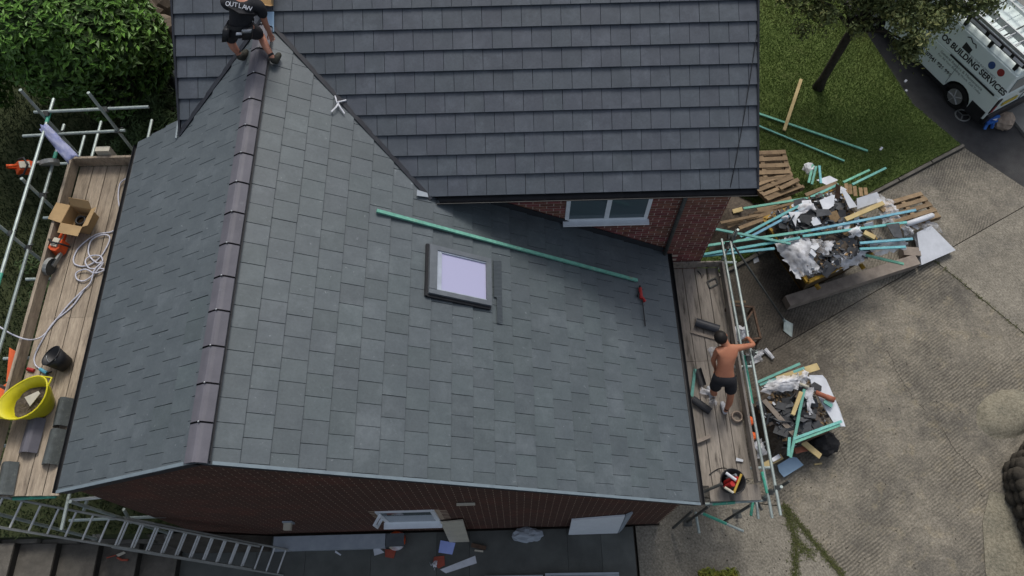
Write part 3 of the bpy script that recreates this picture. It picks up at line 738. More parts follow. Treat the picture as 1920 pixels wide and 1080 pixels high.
# walls of the extension: gable face in bricks too small to pick apart
gx0, gx1, gy = -2.30, 6.05, -0.33
def under(x): return (RZ - x * tR if x > AX else AZ + (x - AX) * tL) - 0.12
pts = [(gx0, 0), (gx1, 0), (gx1, under(gx1)), (AX, under(AX)), (gx0, under(gx0))]
w = MB()
w.add([(x, gy + 0.012, z) for x, z in pts] + [(x, 4.09, z) for x, z in pts],
      [(0, 1, 2, 3, 4), (9, 8, 7, 6, 5), (1, 6, 7, 2), (5, 0, 4, 9), (2, 7, 8, 3), (3, 8, 9, 4)])
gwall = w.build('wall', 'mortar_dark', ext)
OPEN = [(1.18, 2.12, 1.12, 2.25), (-0.2, 0.75, -0.1, 0.0)]
gb = MB()
row = 0; z = 0.005
while z < 6.0:
    x = gx0 + (0 if row % 2 else -0.1125)
    while x < gx1:
        xa, xb = max(x, gx0), min(x + 0.215, gx1)
        x += 0.225
        if xb - xa < 0.03 or z + 0.065 > min(under(xa), under(xb)): continue
        if any(xa < o[1] and xb > o[0] and z < o[3] and z + 0.065 > o[2] for o in OPEN): continue
        d = 0.0095 + rt.uniform(-0.001, 0.001)
        gb.add([(xa, gy + d, z), (xb, gy + d, z), (xb, gy + d, z + 0.065), (xa, gy + d, z + 0.065), (xa, gy + 0.02, z), (xb, gy + 0.02, z), (xb, gy + 0.02, z + 0.065), (xa, gy + 0.02, z + 0.065)],
               [(0, 1, 2, 3), (3, 2, 6, 7), (1, 0, 4, 5), (0, 3, 7, 4), (2, 1, 5, 6)])
    row += 1; z += 0.075
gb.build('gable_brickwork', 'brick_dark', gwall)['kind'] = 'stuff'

def window(parent, name, x0, x1, z0, z1, y, mull, pane_mat='pane_dark', fw=0.06, depth=0.07, sill=0.10):
    f = MB()
    f.bb((x0, y, z0), (x0 + fw, y + depth, z1)).bb((x1 - fw, y, z0), (x1, y + depth, z1))
    f.bb((x0 + fw, y, z0), (x1 - fw, y + depth, z0 + fw)).bb((x0 + fw, y, z1 - fw), (x1 - fw, y + depth, z1))
    for m in mull: f.bb((m - fw * 0.6, y - 0.002, z0 + fw), (m + fw * 0.6, y + depth - 0.01, z1 - fw))
    wd = f.build(name, 'upvc', parent)
    ed = [x0 + fw] + sorted(mull) + [x1 - fw]
    for a, b in zip(ed[:-1], ed[1:]):
        MB().bb((a + (fw * 0.6 if a in mull else 0), y + 0.008, z0 + fw), (b - (fw * 0.6 if b in mull else 0), y + 0.013, z1 - fw)).build('pane', pane_mat, wd)
    MB().bb((x0 - 0.03, y - sill, z0 - 0.03), (x1 + 0.03, y + 0.01, z0 + 0.005)).build('sill', 'upvc', wd)
    return wd
gw = window(ext, 'window', 1.18, 2.12, 1.14, 2.25, gy - 0.012, [], fw=0.07, sill=0.10)
# its narrow sash stands open to the left
M_ = Matrix.Rotation(R(-118), 3, 'Z')
sash = MB()
for lo, hi in (((0, -0.02, 0), (0.04, 0.02, 0.30)), ((0.16, -0.02, 0), (0.20, 0.02, 0.30)), ((0.04, -0.02, 0), (0.16, 0.02, 0.04)), ((0.04, -0.02, 0.26), (0.16, 0.02, 0.30))):
    sash.bb(lo, hi)
sash.v = [M_ @ v + Vector((1.26, gy - 0.03, 1.9)) for v in sash.v]
so = sash.build('open_sash', 'upvc', gw); so['label'] = 'narrow white vent sash standing open'
# small wall light with its box and a cream vent cover
wl = MB().bb((-0.46, gy - 0.03, 1.42), (-0.30, gy - 0.003, 1.62)).build('light_bracket', 'upvc_grey', ext)
MB().bb((-0.44, gy - 0.14, 1.50), (-0.32, gy - 0.031, 1.60)).build('lamp_housing', 'cream', wl)
MB().bb((2.52, gy - 0.035, 2.80), (2.80, gy - 0.003, 2.87)).build('vent_cover', 'cream', ext)

# skylight
sk = Matrix((uR, vR, nR)).transposed().to_4x4(); sk.translation = Vector((3.10, 2.245, RZ - 3.10 * tR)) - BASE[ext.name]
def fr_box(m, lo, hi): return m.bb(lo, hi)
SW, SL = 0.79, 1.02
def loc_build(m, name, mat, parent, M):
    o = m.build(name, mat, parent, local=True); o.matrix_local = M; return o
m = MB().bb((-0.03, -0.012, -0.06), (SW + 0.018, 0.0, 0.025)).bb((-0.03, SL, -0.06), (SW + 0.018, SL + 0.035, 0.04)).bb((-0.04, 0.0, -0.06), (0.0, SL, 0.04)).bb((SW, 0.0, -0.06), (SW + 0.018, SL, 0.03))
skyl = loc_build(m, 'skylight', 'black_plastic', ext, sk)
I4 = Matrix.Identity(4)
m = MB().bb((0.002, 0.002, -0.05), (0.075, SL - 0.002, 0.085)).bb((SW - 0.075, 0.002, -0.05), (SW - 0.002, SL - 0.002, 0.085)).bb((0.075, 0.002, -0.05), (SW - 0.075, 0.085, 0.083)).bb((0.075, SL - 0.12, -0.05), (SW - 0.075, SL - 0.002, 0.092))
loc_build(m, 'frame', 'velux_frame', skyl, I4)
m = MB().bb((0.075, 0.085, -0.02), (0.095, SL - 0.12, 0.07)).bb((SW - 0.095, 0.085, -0.02), (SW - 0.075, SL - 0.12, 0.07)).bb((0.095, SL - 0.20, -0.02), (SW - 0.095, SL - 0.12, 0.068))
loc_build(m, 'inner_bead', 'velux_inner', skyl, I4)
loc_build(MB().bb((0.095, 0.085, 0.03), (SW - 0.095, SL - 0.20, 0.05)), 'pane', 'pane_sky_reflection', skyl, I4)

# ---- the main house: ridge along X, its eave at y = 3.884
house = thing('main_house', 'two storey brick house with dark blue grey tiled roof', 'house', (3, 8, 0))
uM, vM, nM = Vector((1, 0, 0)), Vector((0, math.cos(aM), math.sin(aM))), Vector((0, -math.sin(aM), math.cos(aM)))
X0, X1 = XM - 5.6 * W, XM + 24.03 * W
NR = 15
SR = NR * GM
yR, zR = YM + SR * math.cos(aM), ZM + SR * math.sin(aM)
d2 = MB()
def dm(x, y, h): return Vector((x, y, ZM + (y - YM) * tM)) + nM * h
d2.slab([dm(XV, YM + 0.02, TD), dm(X1 - 0.02, YM + 0.02, TD), dm(X1 - 0.02, yR, TD), dm(X0 + 0.02, yR, TD), dm(X0 + 0.02, valley_l(X0), TD), dm(AX, valley_r(AX), TD)], 0.02)
d2.slab([(X0, yR, zR - 0.05), (X1, yR, zR - 0.05), (X1, 2 * yR - YM, ZM - 0.05), (X0, 2 * yR - YM, ZM - 0.05)], 0.03)
mroof = d2.build('roof', 'underlay', house)
specs, upper = [], []
for n in range(NR):
    s = n * GM
    for i in range(-7, 25):
        xa = XM + i * W + (0 if n % 2 == 0 else W / 2)
        poly0 = [(0.0022, 0), (W - 0.0022, 0), (W - 0.0022, TL), (0.0022, TL)]
        halves = [poly0]
        if xa < AX < xa + W: halves = [clip(poly0, lambda p: p[0] + xa - AX), clip(poly0, lambda p: AX - p[0] - xa)]
        for q in halves:
            if area(q) < 0.002: continue
            xc = sum(p[0] for p in q) / len(q) + xa
            q = clip(q, lambda p: xa + p[0] - X0); q = clip(q, lambda p: X1 - xa - p[0]) if q else q
            yy = lambda p: YM + (s + p[1]) * math.cos(aM)
            if q and abs(xc) < XV + 0.2:
                if xc > AX: q = clip(q, lambda p: yy(p) - valley_r(xa + p[0]) - 0.03)
                else: q = clip(q, lambda p: yy(p) - valley_l(xa + p[0]) - 0.03)
            if area(q) < 0.002: continue
            P = Vector((xa, YM + s * math.cos(aM), ZM + s * math.sin(aM))) + nM * (-TT + 0.016 + rt.gauss(0, 0.0016))
            whole = area(q) > W * TL * 0.97
            sp = (None if whole else q, tile_matrix(P, uM, vM, nM, GM, rt, 0.019), score(P, nM) * area(q))
            (specs if n < 10 else upper).append(sp)
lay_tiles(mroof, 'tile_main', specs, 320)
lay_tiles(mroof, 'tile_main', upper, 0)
MB().beam((X1 - 0.015, YM, ZM - 0.03), (X1 - 0.015, yR, zR - 0.03), 0.03, 0.10, nM).build('verge_trim', 'valley', mroof)
MB().beam((X0 + 0.015, valley_l(X0), ZM + (valley_l(X0) - YM) * tM - 0.03), (X0 + 0.015, yR, zR - 0.03), 0.03, 0.10, nM).build('verge_trim', 'valley', mroof)
gutter((XV + 0.12, YM - 0.035, ZM - 0.055), (X1 - 0.01, YM - 0.035, ZM - 0.055), 0.06, 'gutter', house)
MB().bb((XV + 0.05, YM + 0.03, ZM - 0.25), (X1 - 0.02, YM + 0.06, ZM - 0.07)).build('fascia', 'fascia_dark', house)
MB().bb((XV + 0.05, YM + 0.061, ZM - 0.26), (X1 - 0.02, WALLY, ZM - 0.248)).build('soffit', 'fascia_dark', house)
hx0, hx1 = X0 + 0.25, 7.00
yb = 2 * yR - YM - 0.3
hw = MB()
ga = [(WALLY + 0.012, 0), (yb, 0), (yb, ZM - 0.1), (yR, zR - 0.15), (WALLY + 0.012, ZM - 0.1)]
hw.add([(hx0, a, b) for a, b in ga] + [(hx1, a, b) for a, b in ga],
       [(4, 3, 2, 1, 0), (5, 6, 7, 8, 9), (0, 1, 6, 5), (1, 2, 7, 6), (2, 3, 8, 7), (3, 4, 9, 8)], 1)
hw.add([(hx0, WALLY + 0.012, 0), (hx1, WALLY + 0.012, 0), (hx1, WALLY + 0.012, ZM - 0.1), (hx0, WALLY + 0.012, ZM - 0.1)], [(0, 1, 2, 3)], 0)
hwall = hw.build('wall', ['mortar', 'brick_dark'], house)
WX0, WX1, WZ0, WZ1 = 4.36, 5.74, 3.62, 4.52
bme = {}
nb = 0
row = 0; z = 0.03
while z < 4.53:
    x = 2.25 + (0 if row % 2 else -0.1125)
    while x < hx1:
        xa, xb = x, min(x + 0.215, hx1 + 0.001)
        x += 0.225
        if z < 1.6 and xb < 6.15: continue
        if xa < 6.3 and z + 0.065 < RZ - xb * tR + 0.0: continue
        if z < 1.5: continue
        q = [(xa, xb)]
        if z + 0.065 > WZ0 - 0.035 and z < WZ1 and xb > WX0 and xa < WX1:
            q = [(a, b) for a, b in ((xa, min(xb, WX0 - 0.004)), (max(xa, WX1 + 0.004), xb)) if b - a > 0.03]
        for a, b in q:
            L = round(b - a, 3)
            if L < 0.012: continue
            if L not in bme:
                bme[L] = mesh_of(*(lambda mb: (mb.v, mb.f))(MB().bb((0.002, 0, 0.001), (L - 0.002, 0.03, 0.062))), 'brick', 'brick')
            inst('brick', bme[L], hwall, Matrix.Translation(Vector((a, WALLY + 0.0065 + rt.uniform(-0.0015, 0.0015), z)) - BASE[hwall.name])); nb += 1
    row += 1; z += 0.075
# a lead flashing strip where roof meets wall
MB().beam((XV + 0.1, WALLY - 0.012, RZ - (XV + 0.1) * tR + 0.06), (6.2, WALLY - 0.012, RZ - 6.2 * tR + 0.06), 0.006, 0.14, (0.5, 0, 0.86)).build('flashing', 'fascia_dark', house)
window(house, 'window', WX0, WX1, WZ0, WZ1, WALLY - 0.015, [5.05], fw=0.065, sill=0.09)
dp = MB().tube([(6.24, WALLY - 0.05, 4.62), (6.24, WALLY - 0.05, 2.3)], 0.036, 10).build('downpipe', 'tube_dark', house, smooth=True)
MB().bb((6.16, WALLY - 0.1, 4.58), (6.32, WALLY - 0.01, 4.70)).build('hopper', 'tube_dark', dp)

# ================================================================ scaffolds
TR = 0.0242
def tubepart(parent, name, a, b, mat='galv', r=TR):
    return MB().tube([a, b], r, 10).build(name, mat, parent, smooth=False)
def coupler(parent, p, d=(1, 0, 0)):
    m = MB(); p = V(p)
    m.box(p, (0.075, 0.075, 0.075), M=Matrix.Rotation(0.5, 3, V(d)))
    m.tube([p + Vector((0.03, 0.03, 0)), p + Vector((0.075, 0.05, 0.01))], 0.011, 6)
    return m.build('coupler', 'tube_dark', parent)

sl = thing('scaffold', 'tube scaffold with weathered timber platform along the garden side eave', 'scaffold', (-3.3, 2.3, 1.0))
PZ = 4.20
for i in range(4):
    xa = -3.63 + i * 0.226
    for ya, yb_ in ((-0.30, 2.30), (2.305, 5.03)):
        MB().bb((xa, ya + rt.uniform(-0.02, 0.0), PZ - 0.038), (xa + 0.214, yb_, PZ + rt.uniform(-0.003, 0.003))).build('board', 'board', sl)
MB().bb((-3.70, -0.30, PZ + 0.002), (-3.655, 5.06, PZ + 0.225)).build('toe_board', 'board', sl)
MB().bb((-3.65, 5.035, PZ + 0.002), (-2.70, 5.075, PZ + 0.225)).build('toe_board', 'board', sl)
for (z, x, y1) in ((5.08, -3.745, 5.72), (4.65, -3.775, 5.55)):
    tubepart(sl, 'guard_rail', (x, y1, z), (x, -1.1, z))
MB().tube([(-3.745, 2.62, 5.08), (-3.745, 2.20, 5.08)], TR + 0.003, 10).build('green_band', 'tube_green', sl)
MB().tube([(-3.745, 5.45, 5.08), (-3.745, 5.25, 5.08)], TR + 0.003, 10).build('green_band', 'tube_green', sl)
MB().tube([(-3.775, 5.0, 4.65), (-3.775, 4.86, 4.65)], TR + 0.003, 10).build('green_band', 'tube_green', sl)
tubepart(sl, 'guard_rail', (-3.95, 5.42, 5.13), (-2.17, 5.47, 5.13))
tubepart(sl, 'guard_rail', (-4.35, 5.30, 4.70), (-2.72, 5.36, 4.70))
for (x, y, z0, z1) in ((-3.80, 5.36, 1.0, 5.72), (-2.84, 5.36, 1.0, 5.62), (-3.84, 4.19, 1.0, 5.12), (-3.82, 3.27, 1.0, 5.4), (-3.82, 1.2, 1.0, 5.3), (-3.82, -0.45, 1.0, 5.3), (-2.62, -0.38, 0.9, 4.1), (-2.62, 2.6, 1.0, 4.1)):
    tubepart(sl, 'standard', (x, y, z0), (x, y, z1), 'galv')
    MB().bb((x - 0.08, y - 0.08, z0), (x + 0.08, y + 0.08, z0 + 0.008)).build('base_plate', 'tube_dark', sl)
for y in (5.15, 4.1, 3.0, 1.7, 0.4, -0.2):
    tubepart(sl, 'transom', (-4.05, y, PZ - 0.065), (-2.45, y, PZ - 0.065), 'galv')
for x in (-3.78, -2.66):
    tubepart(sl, 'ledger', (x, -0.75, PZ - 0.115), (x, 5.75, PZ - 0.115), 'galv')
tubepart(sl, 'ledger', (-3.515, 5.994, 4.15), (-3.519, 5.252, 4.15))
tubepart(sl, 'ledger', (-2.649, 6.001, 4.15), (-2.645, 5.586, 4.15))
tubepart(sl, 'brace', (-3.86, 4.3, 1.3), (-3.86, 0.0, 4.0), 'tube_dark')
tubepart(sl, 'transom', (-3.668, -0.322, 2.2), (-2.136, -0.298, 2.2), 'galv')
tubepart(sl, 'transom', (-3.019, -0.233, 3.4), (-2.564, -0.2, 3.4), 'alu')
tubepart(sl, 'brace', (-3.007, -0.141, 3), (-3.025, -0.35, 3), 'galv')
tubepart(sl, 'brace', (-2.634, -0.242, 2.6), (-2.777, -0.35, 2), 'galv')
for p in ((-3.76, 5.40, 5.11), (-3.79, 5.36, 4.68), (-2.84, 5.44, 5.13), (-2.84, 5.36, 4.70), (-3.79, 4.19, 4.65), (-3.79, 3.27, 4.65), (-3.78, 3.27, 5.08), (-3.79, 1.2, 4.65), (-3.80, 3.27, 4.12)):
    coupler(sl, p)
MB().tube([(-3.436, -0.312, 4.05), (-2.858, -0.299, 4.05)], TR, 10).build('green_ledger', 'tube_green', sl)

sr = thing('scaffold', 'low tube scaffold with muddy grey boards beside the driveway', 'scaffold', (7.0, 2, 0))
QZ = 1.80
for i in range(4):
    xa = 6.47 + i * 0.226
    MB().bb((xa, 0.02 if i < 3 else 0.12, QZ - 0.038), (xa + 0.213, 2.2, QZ + rt.uniform(-0.004, 0.003))).build('board', 'board_grey', sr)
    MB().bb((xa, 2.205, QZ - 0.038), (xa + 0.213, 4.06, QZ + rt.uniform(-0.004, 0.003))).build('board', 'board_grey', sr)
MB().bb((6.62, -0.24, QZ - 0.02), (7.46, 0.015, QZ + 0.02)).build('board', 'board_grey', sr)
MB().bb((7.385, 0.03, QZ + 0.004), (7.425, 4.08, QZ + 0.225)).build('toe_board', 'board_grey', sr)
MB().bb((6.45, 4.07, QZ + 0.004), (7.38, 4.093, QZ + 0.225)).build('toe_board', 'board_grey', sr)
tubepart(sr, 'guard_rail', (7.36, 4.40, 2.30), (7.42, -0.60, 2.30))
tubepart(sr, 'guard_rail', (7.43, 4.20, 2.56), (7.47, -0.60, 2.56))
for (a, b) in ((2.10, 1.25), (0.12, -0.22)):
    MB().tube([(7.40 - (2.1 - a) * 0.012 + 0.01, a, 2.30), (7.41, b, 2.30)], TR + 0.003, 10).build('green_band', 'tube_green', sr)
for (x, y, z1) in ((7.50, 4.28, 2.85), (7.52, 2.05, 2.62), (7.54, -0.18, 2.62), (6.60, -0.30, 1.72), (6.62, 2.1, 1.72)):
    tubepart(sr, 'standard', (x, y, 0.0), (x, y, z1), 'tube_dark' if z1 < 2 else 'galv')
    MB().bb((x - 0.08, y - 0.08, 0.001), (x + 0.08, y + 0.08, 0.01)).build('base_plate', 'tube_dark', sr)
for y in (4.2, 2.1, 0.3):
    tubepart(sr, 'transom', (6.3, y, QZ - 0.065), (7.75, y, QZ - 0.065), 'galv')
tubepart(sr, 'transom', (6.544, -0.263, 1.72), (7.521, -0.229, 1.72), 'galv')
MB().tube([(6.658, -0.266, 1.72), (7.04, -0.251, 1.72)], TR + 0.003, 10).build('green_band', 'tube_green', sr)
tubepart(sr, 'brace', (7.232, -0.334, 0.15), (7.937, 0.038, 1.9), 'tube_dark')
tubepart(sr, 'brace', (6.299, -0.415, 0.1), (6.438, -0.289, 1.2), 'tube_dark')
tubepart(sr, 'ledger', (6.607, -0.232, 0.7), (6.625, -0.596, 0.7), 'galv')
tubepart(sr, 'ledger', (6.711, -0.204, 0.5), (7.494, -0.544, 0.4), 'galv')
MB().tube([(6.784, -0.234, 0.5), (7.194, -0.414, 0.45)], TR + 0.003, 10).build('green_band', 'tube_green', sr)
tubepart(sr, 'ledger', (7.464, -0.207, 1.5), (7.452, -0.493, 1.5), 'galv')
tubepart(sr, 'ledger', (7.476, -0.156, 1.3), (7.397, -0.41, 1.3), 'tube_green')
tubepart(sr, 'ledger', (7.511, -0.209, 1.4), (7.57, -0.342, 1.4), 'tube_dark')
tubepart(sr, 'transom', (7.378, 4.07, 2.5), (7.588, 4.486, 2.5), 'tube_dark')
tubepart(sr, 'brace', (6.435, -0.12, 1.9), (6.743, -0.031, 2.2), 'tube_dark')
for p in ((7.44, 4.28, 2.33), (7.47, 4.24, 2.60), (7.46, 2.05, 2.33), (7.49, 2.05, 2.58), (7.49, -0.18, 2.56), (7.46, -0.2, 2.31), (7.53, -0.2, 1.72), (7.45, 4.34, 2.5)):
    coupler(sr, p)

# ---- the double aluminium ladder
la, lb = Vector((-0.77, -0.824, 0.04)), Vector((-3.608, -0.462, 4))
lb = lb + (lb - la) * 0.10
d = (lb - la).normalized()
rung_dir = (Vector((-0.707, -0.611, 0.1)) - Vector((-0.817, -1.037, 0))); rung_dir = (rung_dir - d * rung_dir.dot(d)).normalized()
lad = thing('extension_ladder', 'double aluminium ladder rising from the patio across the steps', 'ladder', la)
up_n = d.cross(rung_dir)
Ltot = (lb - la).length
def ladder_section(t0, t1, w, hgt, ph):
    for s in (-1, 1):
        MB().beam(la + d * t0 + rung_dir * (s * w / 2) + up_n * hgt, la + d * t1 + rung_dir * (s * w / 2) + up_n * hgt, 0.028, 0.062, up_n).build('stile', 'alu_dull', lad)
    t = t0 + ph
    while t < t1 - 0.05:
        MB().tube([la + d * t + rung_dir * (w / 2 - 0.012) + up_n * hgt, la + d * t - rung_dir * (w / 2 - 0.012) + up_n * hgt], 0.0155, 8).build('rung', 'alu', lad)
        t += 0.25
ladder_section(0.0, 3.2, 0.44, 0.0, 0.12)
ladder_section(0.75, Ltot, 0.385, 0.068 * (1 if up_n.z > 0 else -1), 0.20)

# ================================================================ things on the garden-side platform
# open cardboard box with a coil of black strap in it
bx = thing('cardboard_box', 'open brown cardboard box holding a roll on the garden side platform', 'box', (-3.33, 3.55, PZ))
BM = Matrix.Rotation(R(-13), 3, 'Z'); bc = Vector((-3.325, 3.929, 4.33)); bc.z = PZ + 0.002
def bxp(m, name, mat='cardboard'):
    m.v = [BM @ v + bc for v in m.v]; return m.build(name, mat, bx)
bw, bl, bh = 0.36, 0.33, 0.24
bxp(MB().bb((-bw/2, -bl/2, 0), (bw/2, bl/2, 0.006)), 'base')
bxp(MB().bb((-bw/2, -bl/2, 0.006), (-bw/2 + 0.006, bl/2, bh)), 'side')
bxp(MB().bb((bw/2 - 0.006, -bl/2, 0.006), (bw/2, bl/2, bh)), 'side')
bxp(MB().bb((-bw/2 + 0.006, -bl/2, 0.006), (bw/2 - 0.006, -bl/2 + 0.006, bh)), 'side')
bxp(MB().bb((-bw/2 + 0.006, bl/2 - 0.006, 0.006), (bw/2 - 0.006, bl/2, bh)), 'side')
bxp(MB().slab([(-bw/2, -bl/2, bh), (-bw/2, bl/2, bh), (-bw/2 - 0.21, bl/2 - 0.01, bh + 0.03), (-bw/2 - 0.21, -bl/2 + 0.02, bh + 0.03)][::-1], 0.005), 'flap')
bxp(MB().slab([(bw/2, -bl/2, bh), (bw/2, bl/2, bh), (bw/2 + 0.15, bl/2 - 0.01, bh + 0.12), (bw/2 + 0.15, -bl/2, bh + 0.10)], 0.005), 'flap')
bxp(MB().slab([(-bw/2, bl/2, bh), (bw/2, bl/2, bh), (bw/2 - 0.01, bl/2 + 0.07, bh + 0.13), (-bw/2 + 0.01, bl/2 + 0.07, bh + 0.13)][::-1], 0.005), 'flap')
bxp(MB().slab([(-bw/2, -bl/2, bh), (bw/2, -bl/2, bh), (bw/2 - 0.01, -bl/2 - 0.16, bh - 0.02), (-bw/2 + 0.01, -bl/2 - 0.16, bh - 0.02)], 0.005), 'flap')
coil = MB()
for k in range(3):
    coil.tube([bc + Vector((math.cos(a) * (0.095 - k * 0.012), math.sin(a) * (0.095 - k * 0.012), 0.05 + k * 0.03)) for a in [i * 0.3927 for i in range(16)]], 0.02, 6, closed=True)
single('strap_coil', coil, 'black_plastic', 'black coiled strap lying inside the open cardboard box', 'coil', smooth=True)

# petrol cut-off saws, one on the platform, one hung on the guard rails
def cutoff_saw(label, at, rz, ry=0, rx=0):
    M = Matrix.Rotation(rz, 3, 'Z') @ Matrix.Rotation(ry, 3, 'Y') @ Matrix.Rotation(rx, 3, 'X')
    s = thing('cutoff_saw', label, 'saw', at, group='orange cut-off saws', M=M)
    def B(m, name, mat, smooth=False): return m.build(name, mat, s, local=True, smooth=smooth)
    body = MB().prism([(-0.12, -0.09), (0.08, -0.10), (0.12, -0.03), (0.12, 0.06), (0.04, 0.10), (-0.12, 0.08)], 0.03, 0.20)
    for v in body.v:
        if v.z > 0.1: v.x *= 0.85; v.y *= 0.85
    B(body, 'engine_body', 'orange')
    B(MB().box((-0.03, 0.0, 0.215), (0.14, 0.10, 0.035)), 'air_filter_cover', 'cream')
    B(MB().tube([(-0.10, -0.13, 0.06), (-0.06, -0.14, 0.20), (0.0, -0.02, 0.27), (-0.02, 0.11, 0.22), (-0.06, 0.14, 0.07)], 0.015, 8), 'front_handle', 'black_plastic', True)
    B(MB().tube([(-0.12, 0.0, 0.07), (-0.24, 0.0, 0.11), (-0.26, 0.0, 0.19), (-0.12, 0.0, 0.19)], 0.02, 8), 'rear_handle', 'orange', True)
    B(MB().beam((0.08, 0.075, 0.09), (0.32, 0.075, 0.11), 0.035, 0.06), 'belt_arm', 'alu_dull')
    B(MB().tube([(0.34, 0.045, 0.11), (0.34, 0.052, 0.11)], 0.13, 20), 'cutting_disc', 'tube_dark')
    g_ = MB(); pts = []
    for i in range(9):
        a = R(-20 + i * 25); pts.append((0.34 + math.cos(a) * 0.145, 0.11 + math.sin(a) * 0.145))
    o_ = [(x, 0.02, z) for x, z in pts] + [(x, 0.085, z) for x, z in pts]
    g_.add(o_ + [(0.34, 0.02, 0.11)], [(i, i + 1, 10 + i, 9 + i) for i in range(8)] + [(18, i + 1, i) for i in range(8)])
    B(g_, 'disc_guard', 'alu_dull')
    return s
cutoff_saw('orange cut-off saw lying on the boards beside the white hose', Vector((-3.549, 3.442, 4.22)), R(-105))
cutoff_saw('orange cut-off saw slung from the guard rails above the garden', Vector((-4.106, 4.59, 4.78)), R(30), R(35), R(25))

# white hose looped over the boards
def hose(pts, r, name, mat, label, cat, sub=6):
    P = [V(p) for p in pts]; out = []
    for i in range(len(P) - 1):
        p0, p1, p2, p3 = P[max(i - 1, 0)], P[i], P[i + 1], P[min(i + 2, len(P) - 1)]
        for k in range(sub):
            t = k / sub
            out.append(0.5 * ((2 * p1) + (p2 - p0) * t + (2 * p0 - 5 * p1 + 4 * p2 - p3) * t * t + (3 * p1 - p0 - 3 * p2 + p3) * t ** 3))
    out.append(P[-1])
    return single(name, MB().tube(out, r, 8), mat, label, cat, smooth=True)
hose([(-2.697, 4.965, 4.4), (-2.746, 4.754, 4.3), (-2.882, 4.643, 4.24), (-2.859, 4.349, 4.22), (-2.773, 4.176, 4.22), (-2.76, 4.53, 4.25), (-2.749, 4.858, 4.3)], 0.011, 'hose', 'hose', 'short white hose loop hanging at the far end of the boards', 'hose')
hose([(-2.795, 4.335, 4.24), (-2.809, 4.098, 4.22), (-2.813, 3.784, 4.22), (-3.084, 3.714, 4.22), (-3.29, 3.51, 4.22), (-3.341, 3.295, 4.22), (-3.274, 3.181, 4.22), (-3.09, 3.166, 4.22), (-2.919, 3.329, 4.22), (-2.849, 3.63, 4.22),
      (-2.945, 3.699, 4.24), (-3.118, 3.608, 4.24), (-3.116, 3.371, 4.24), (-2.966, 3.208, 4.24), (-2.87, 3.224, 4.24), (-2.923, 3.318, 4.24), (-3.073, 3.323, 4.24), (-3.135, 3.231, 4.24), (-3.043, 3.108, 4.24), (-2.903, 3.104, 4.24), (-2.818, 3.084, 4.22),
      (-2.936, 3.018, 4.25), (-3.098, 3.087, 4.25), (-3.236, 3.036, 4.23), (-3.195, 2.926, 4.23), (-3.068, 2.904, 4.23), (-2.93, 3.041, 4.24), (-2.85, 3.204, 4.24), (-2.938, 3.072, 4.27), (-2.979, 2.865, 4.23), (-3.071, 2.732, 4.23), (-3.23, 2.519, 4.22), (-3.369, 2.262, 4.22), (-3.499, 2.004, 4.23), (-3.55, 1.871, 4.42), (-3.766, 1.932, 4.47), (-4.166, 2.165, 4.3)],
     0.0115, 'hose', 'hose', 'long white hose tangled in loops along the boards', 'hose')
hose([(-3.047, 2.781, 4.22), (-3.182, 2.476, 4.215), (-3.402, 2.221, 4.215), (-3.504, 1.926, 4.215), (-3.548, 1.694, 4.215), (-3.507, 1.561, 4.215), (-3.41, 1.491, 4.22)], 0.0115, 'hose', 'hose', 'white hose end running down to the blue connector', 'hose')
cn = thing('hose_connector', 'small blue hose connector with black lever beside the yellow tub', 'connector', Vector((-3.367, 1.456, 4.2)))
MB().tube([(-3.415, 1.489, 4.225), (-3.298, 1.421, 4.225)], 0.026, 8).build('coupling', 'cyan', cn)
MB().tube([(-3.298, 1.421, 4.225), (-3.228, 1.44, 4.235)], 0.012, 6).build('lever', 'black_plastic', cn)
rk = MB(); rk.tube([(-3.596, 1.496, 4.22), (-3.497, 1.469, 4.22)], 0.03, 6)
single('red_scrap', rk, 'red', 'small red plastic scrap behind the yellow tub', 'scrap')

# black bucket lying nearly on its side
def bucket(name, label, at, r0, r1, h, mat, M, inner='underlay', handle=True, sx=1.0, fill=None):
    b = thing(name, label, 'bucket' if 'tub' not in name else 'tub', at, M=M)
    prof = [(0.001, 0.0), (r0, 0.0), (r1, h), (r1 + 0.012, h), (r1 + 0.012, h - 0.02), (r1 + 0.004, h - 0.022)]
    wall = MB().lathe([(0.001, 0.0), (r0, 0.0), (r1, h), (r1 - 0.006, h), (r0 - 0.006, 0.008), (0.001, 0.008)], n=28, sx=sx)
    wb = wall.build('body', mat, b, local=True, smooth=True)
    MB().tube([(math.cos(a) * r1 * sx, math.sin(a) * r1, h) for a in [i * math.pi / 14 for i in range(28)]], 0.009, 6, closed=True).build('rim', mat, b, local=True, smooth=True)
    if handle:
        MB().tube([(math.cos(a) * r1 * 1.02, math.sin(a) * r1 * 0.55, h - 0.01 - math.sin(a) * 0.03) for a in [i * math.pi / 10 for i in range(11)]], 0.005, 6).build('handle', 'steel', b, local=True, smooth=True)
    return b
bucket('black_bucket', 'black builders bucket tipped over on the garden side boards', Vector((-3.047, 1.542, 4.23)), 0.115, 0.155, 0.26, 'black_plastic',
       Matrix.Rotation(R(150), 3, 'Z') @ Matrix.Rotation(R(28), 3, 'Y'))

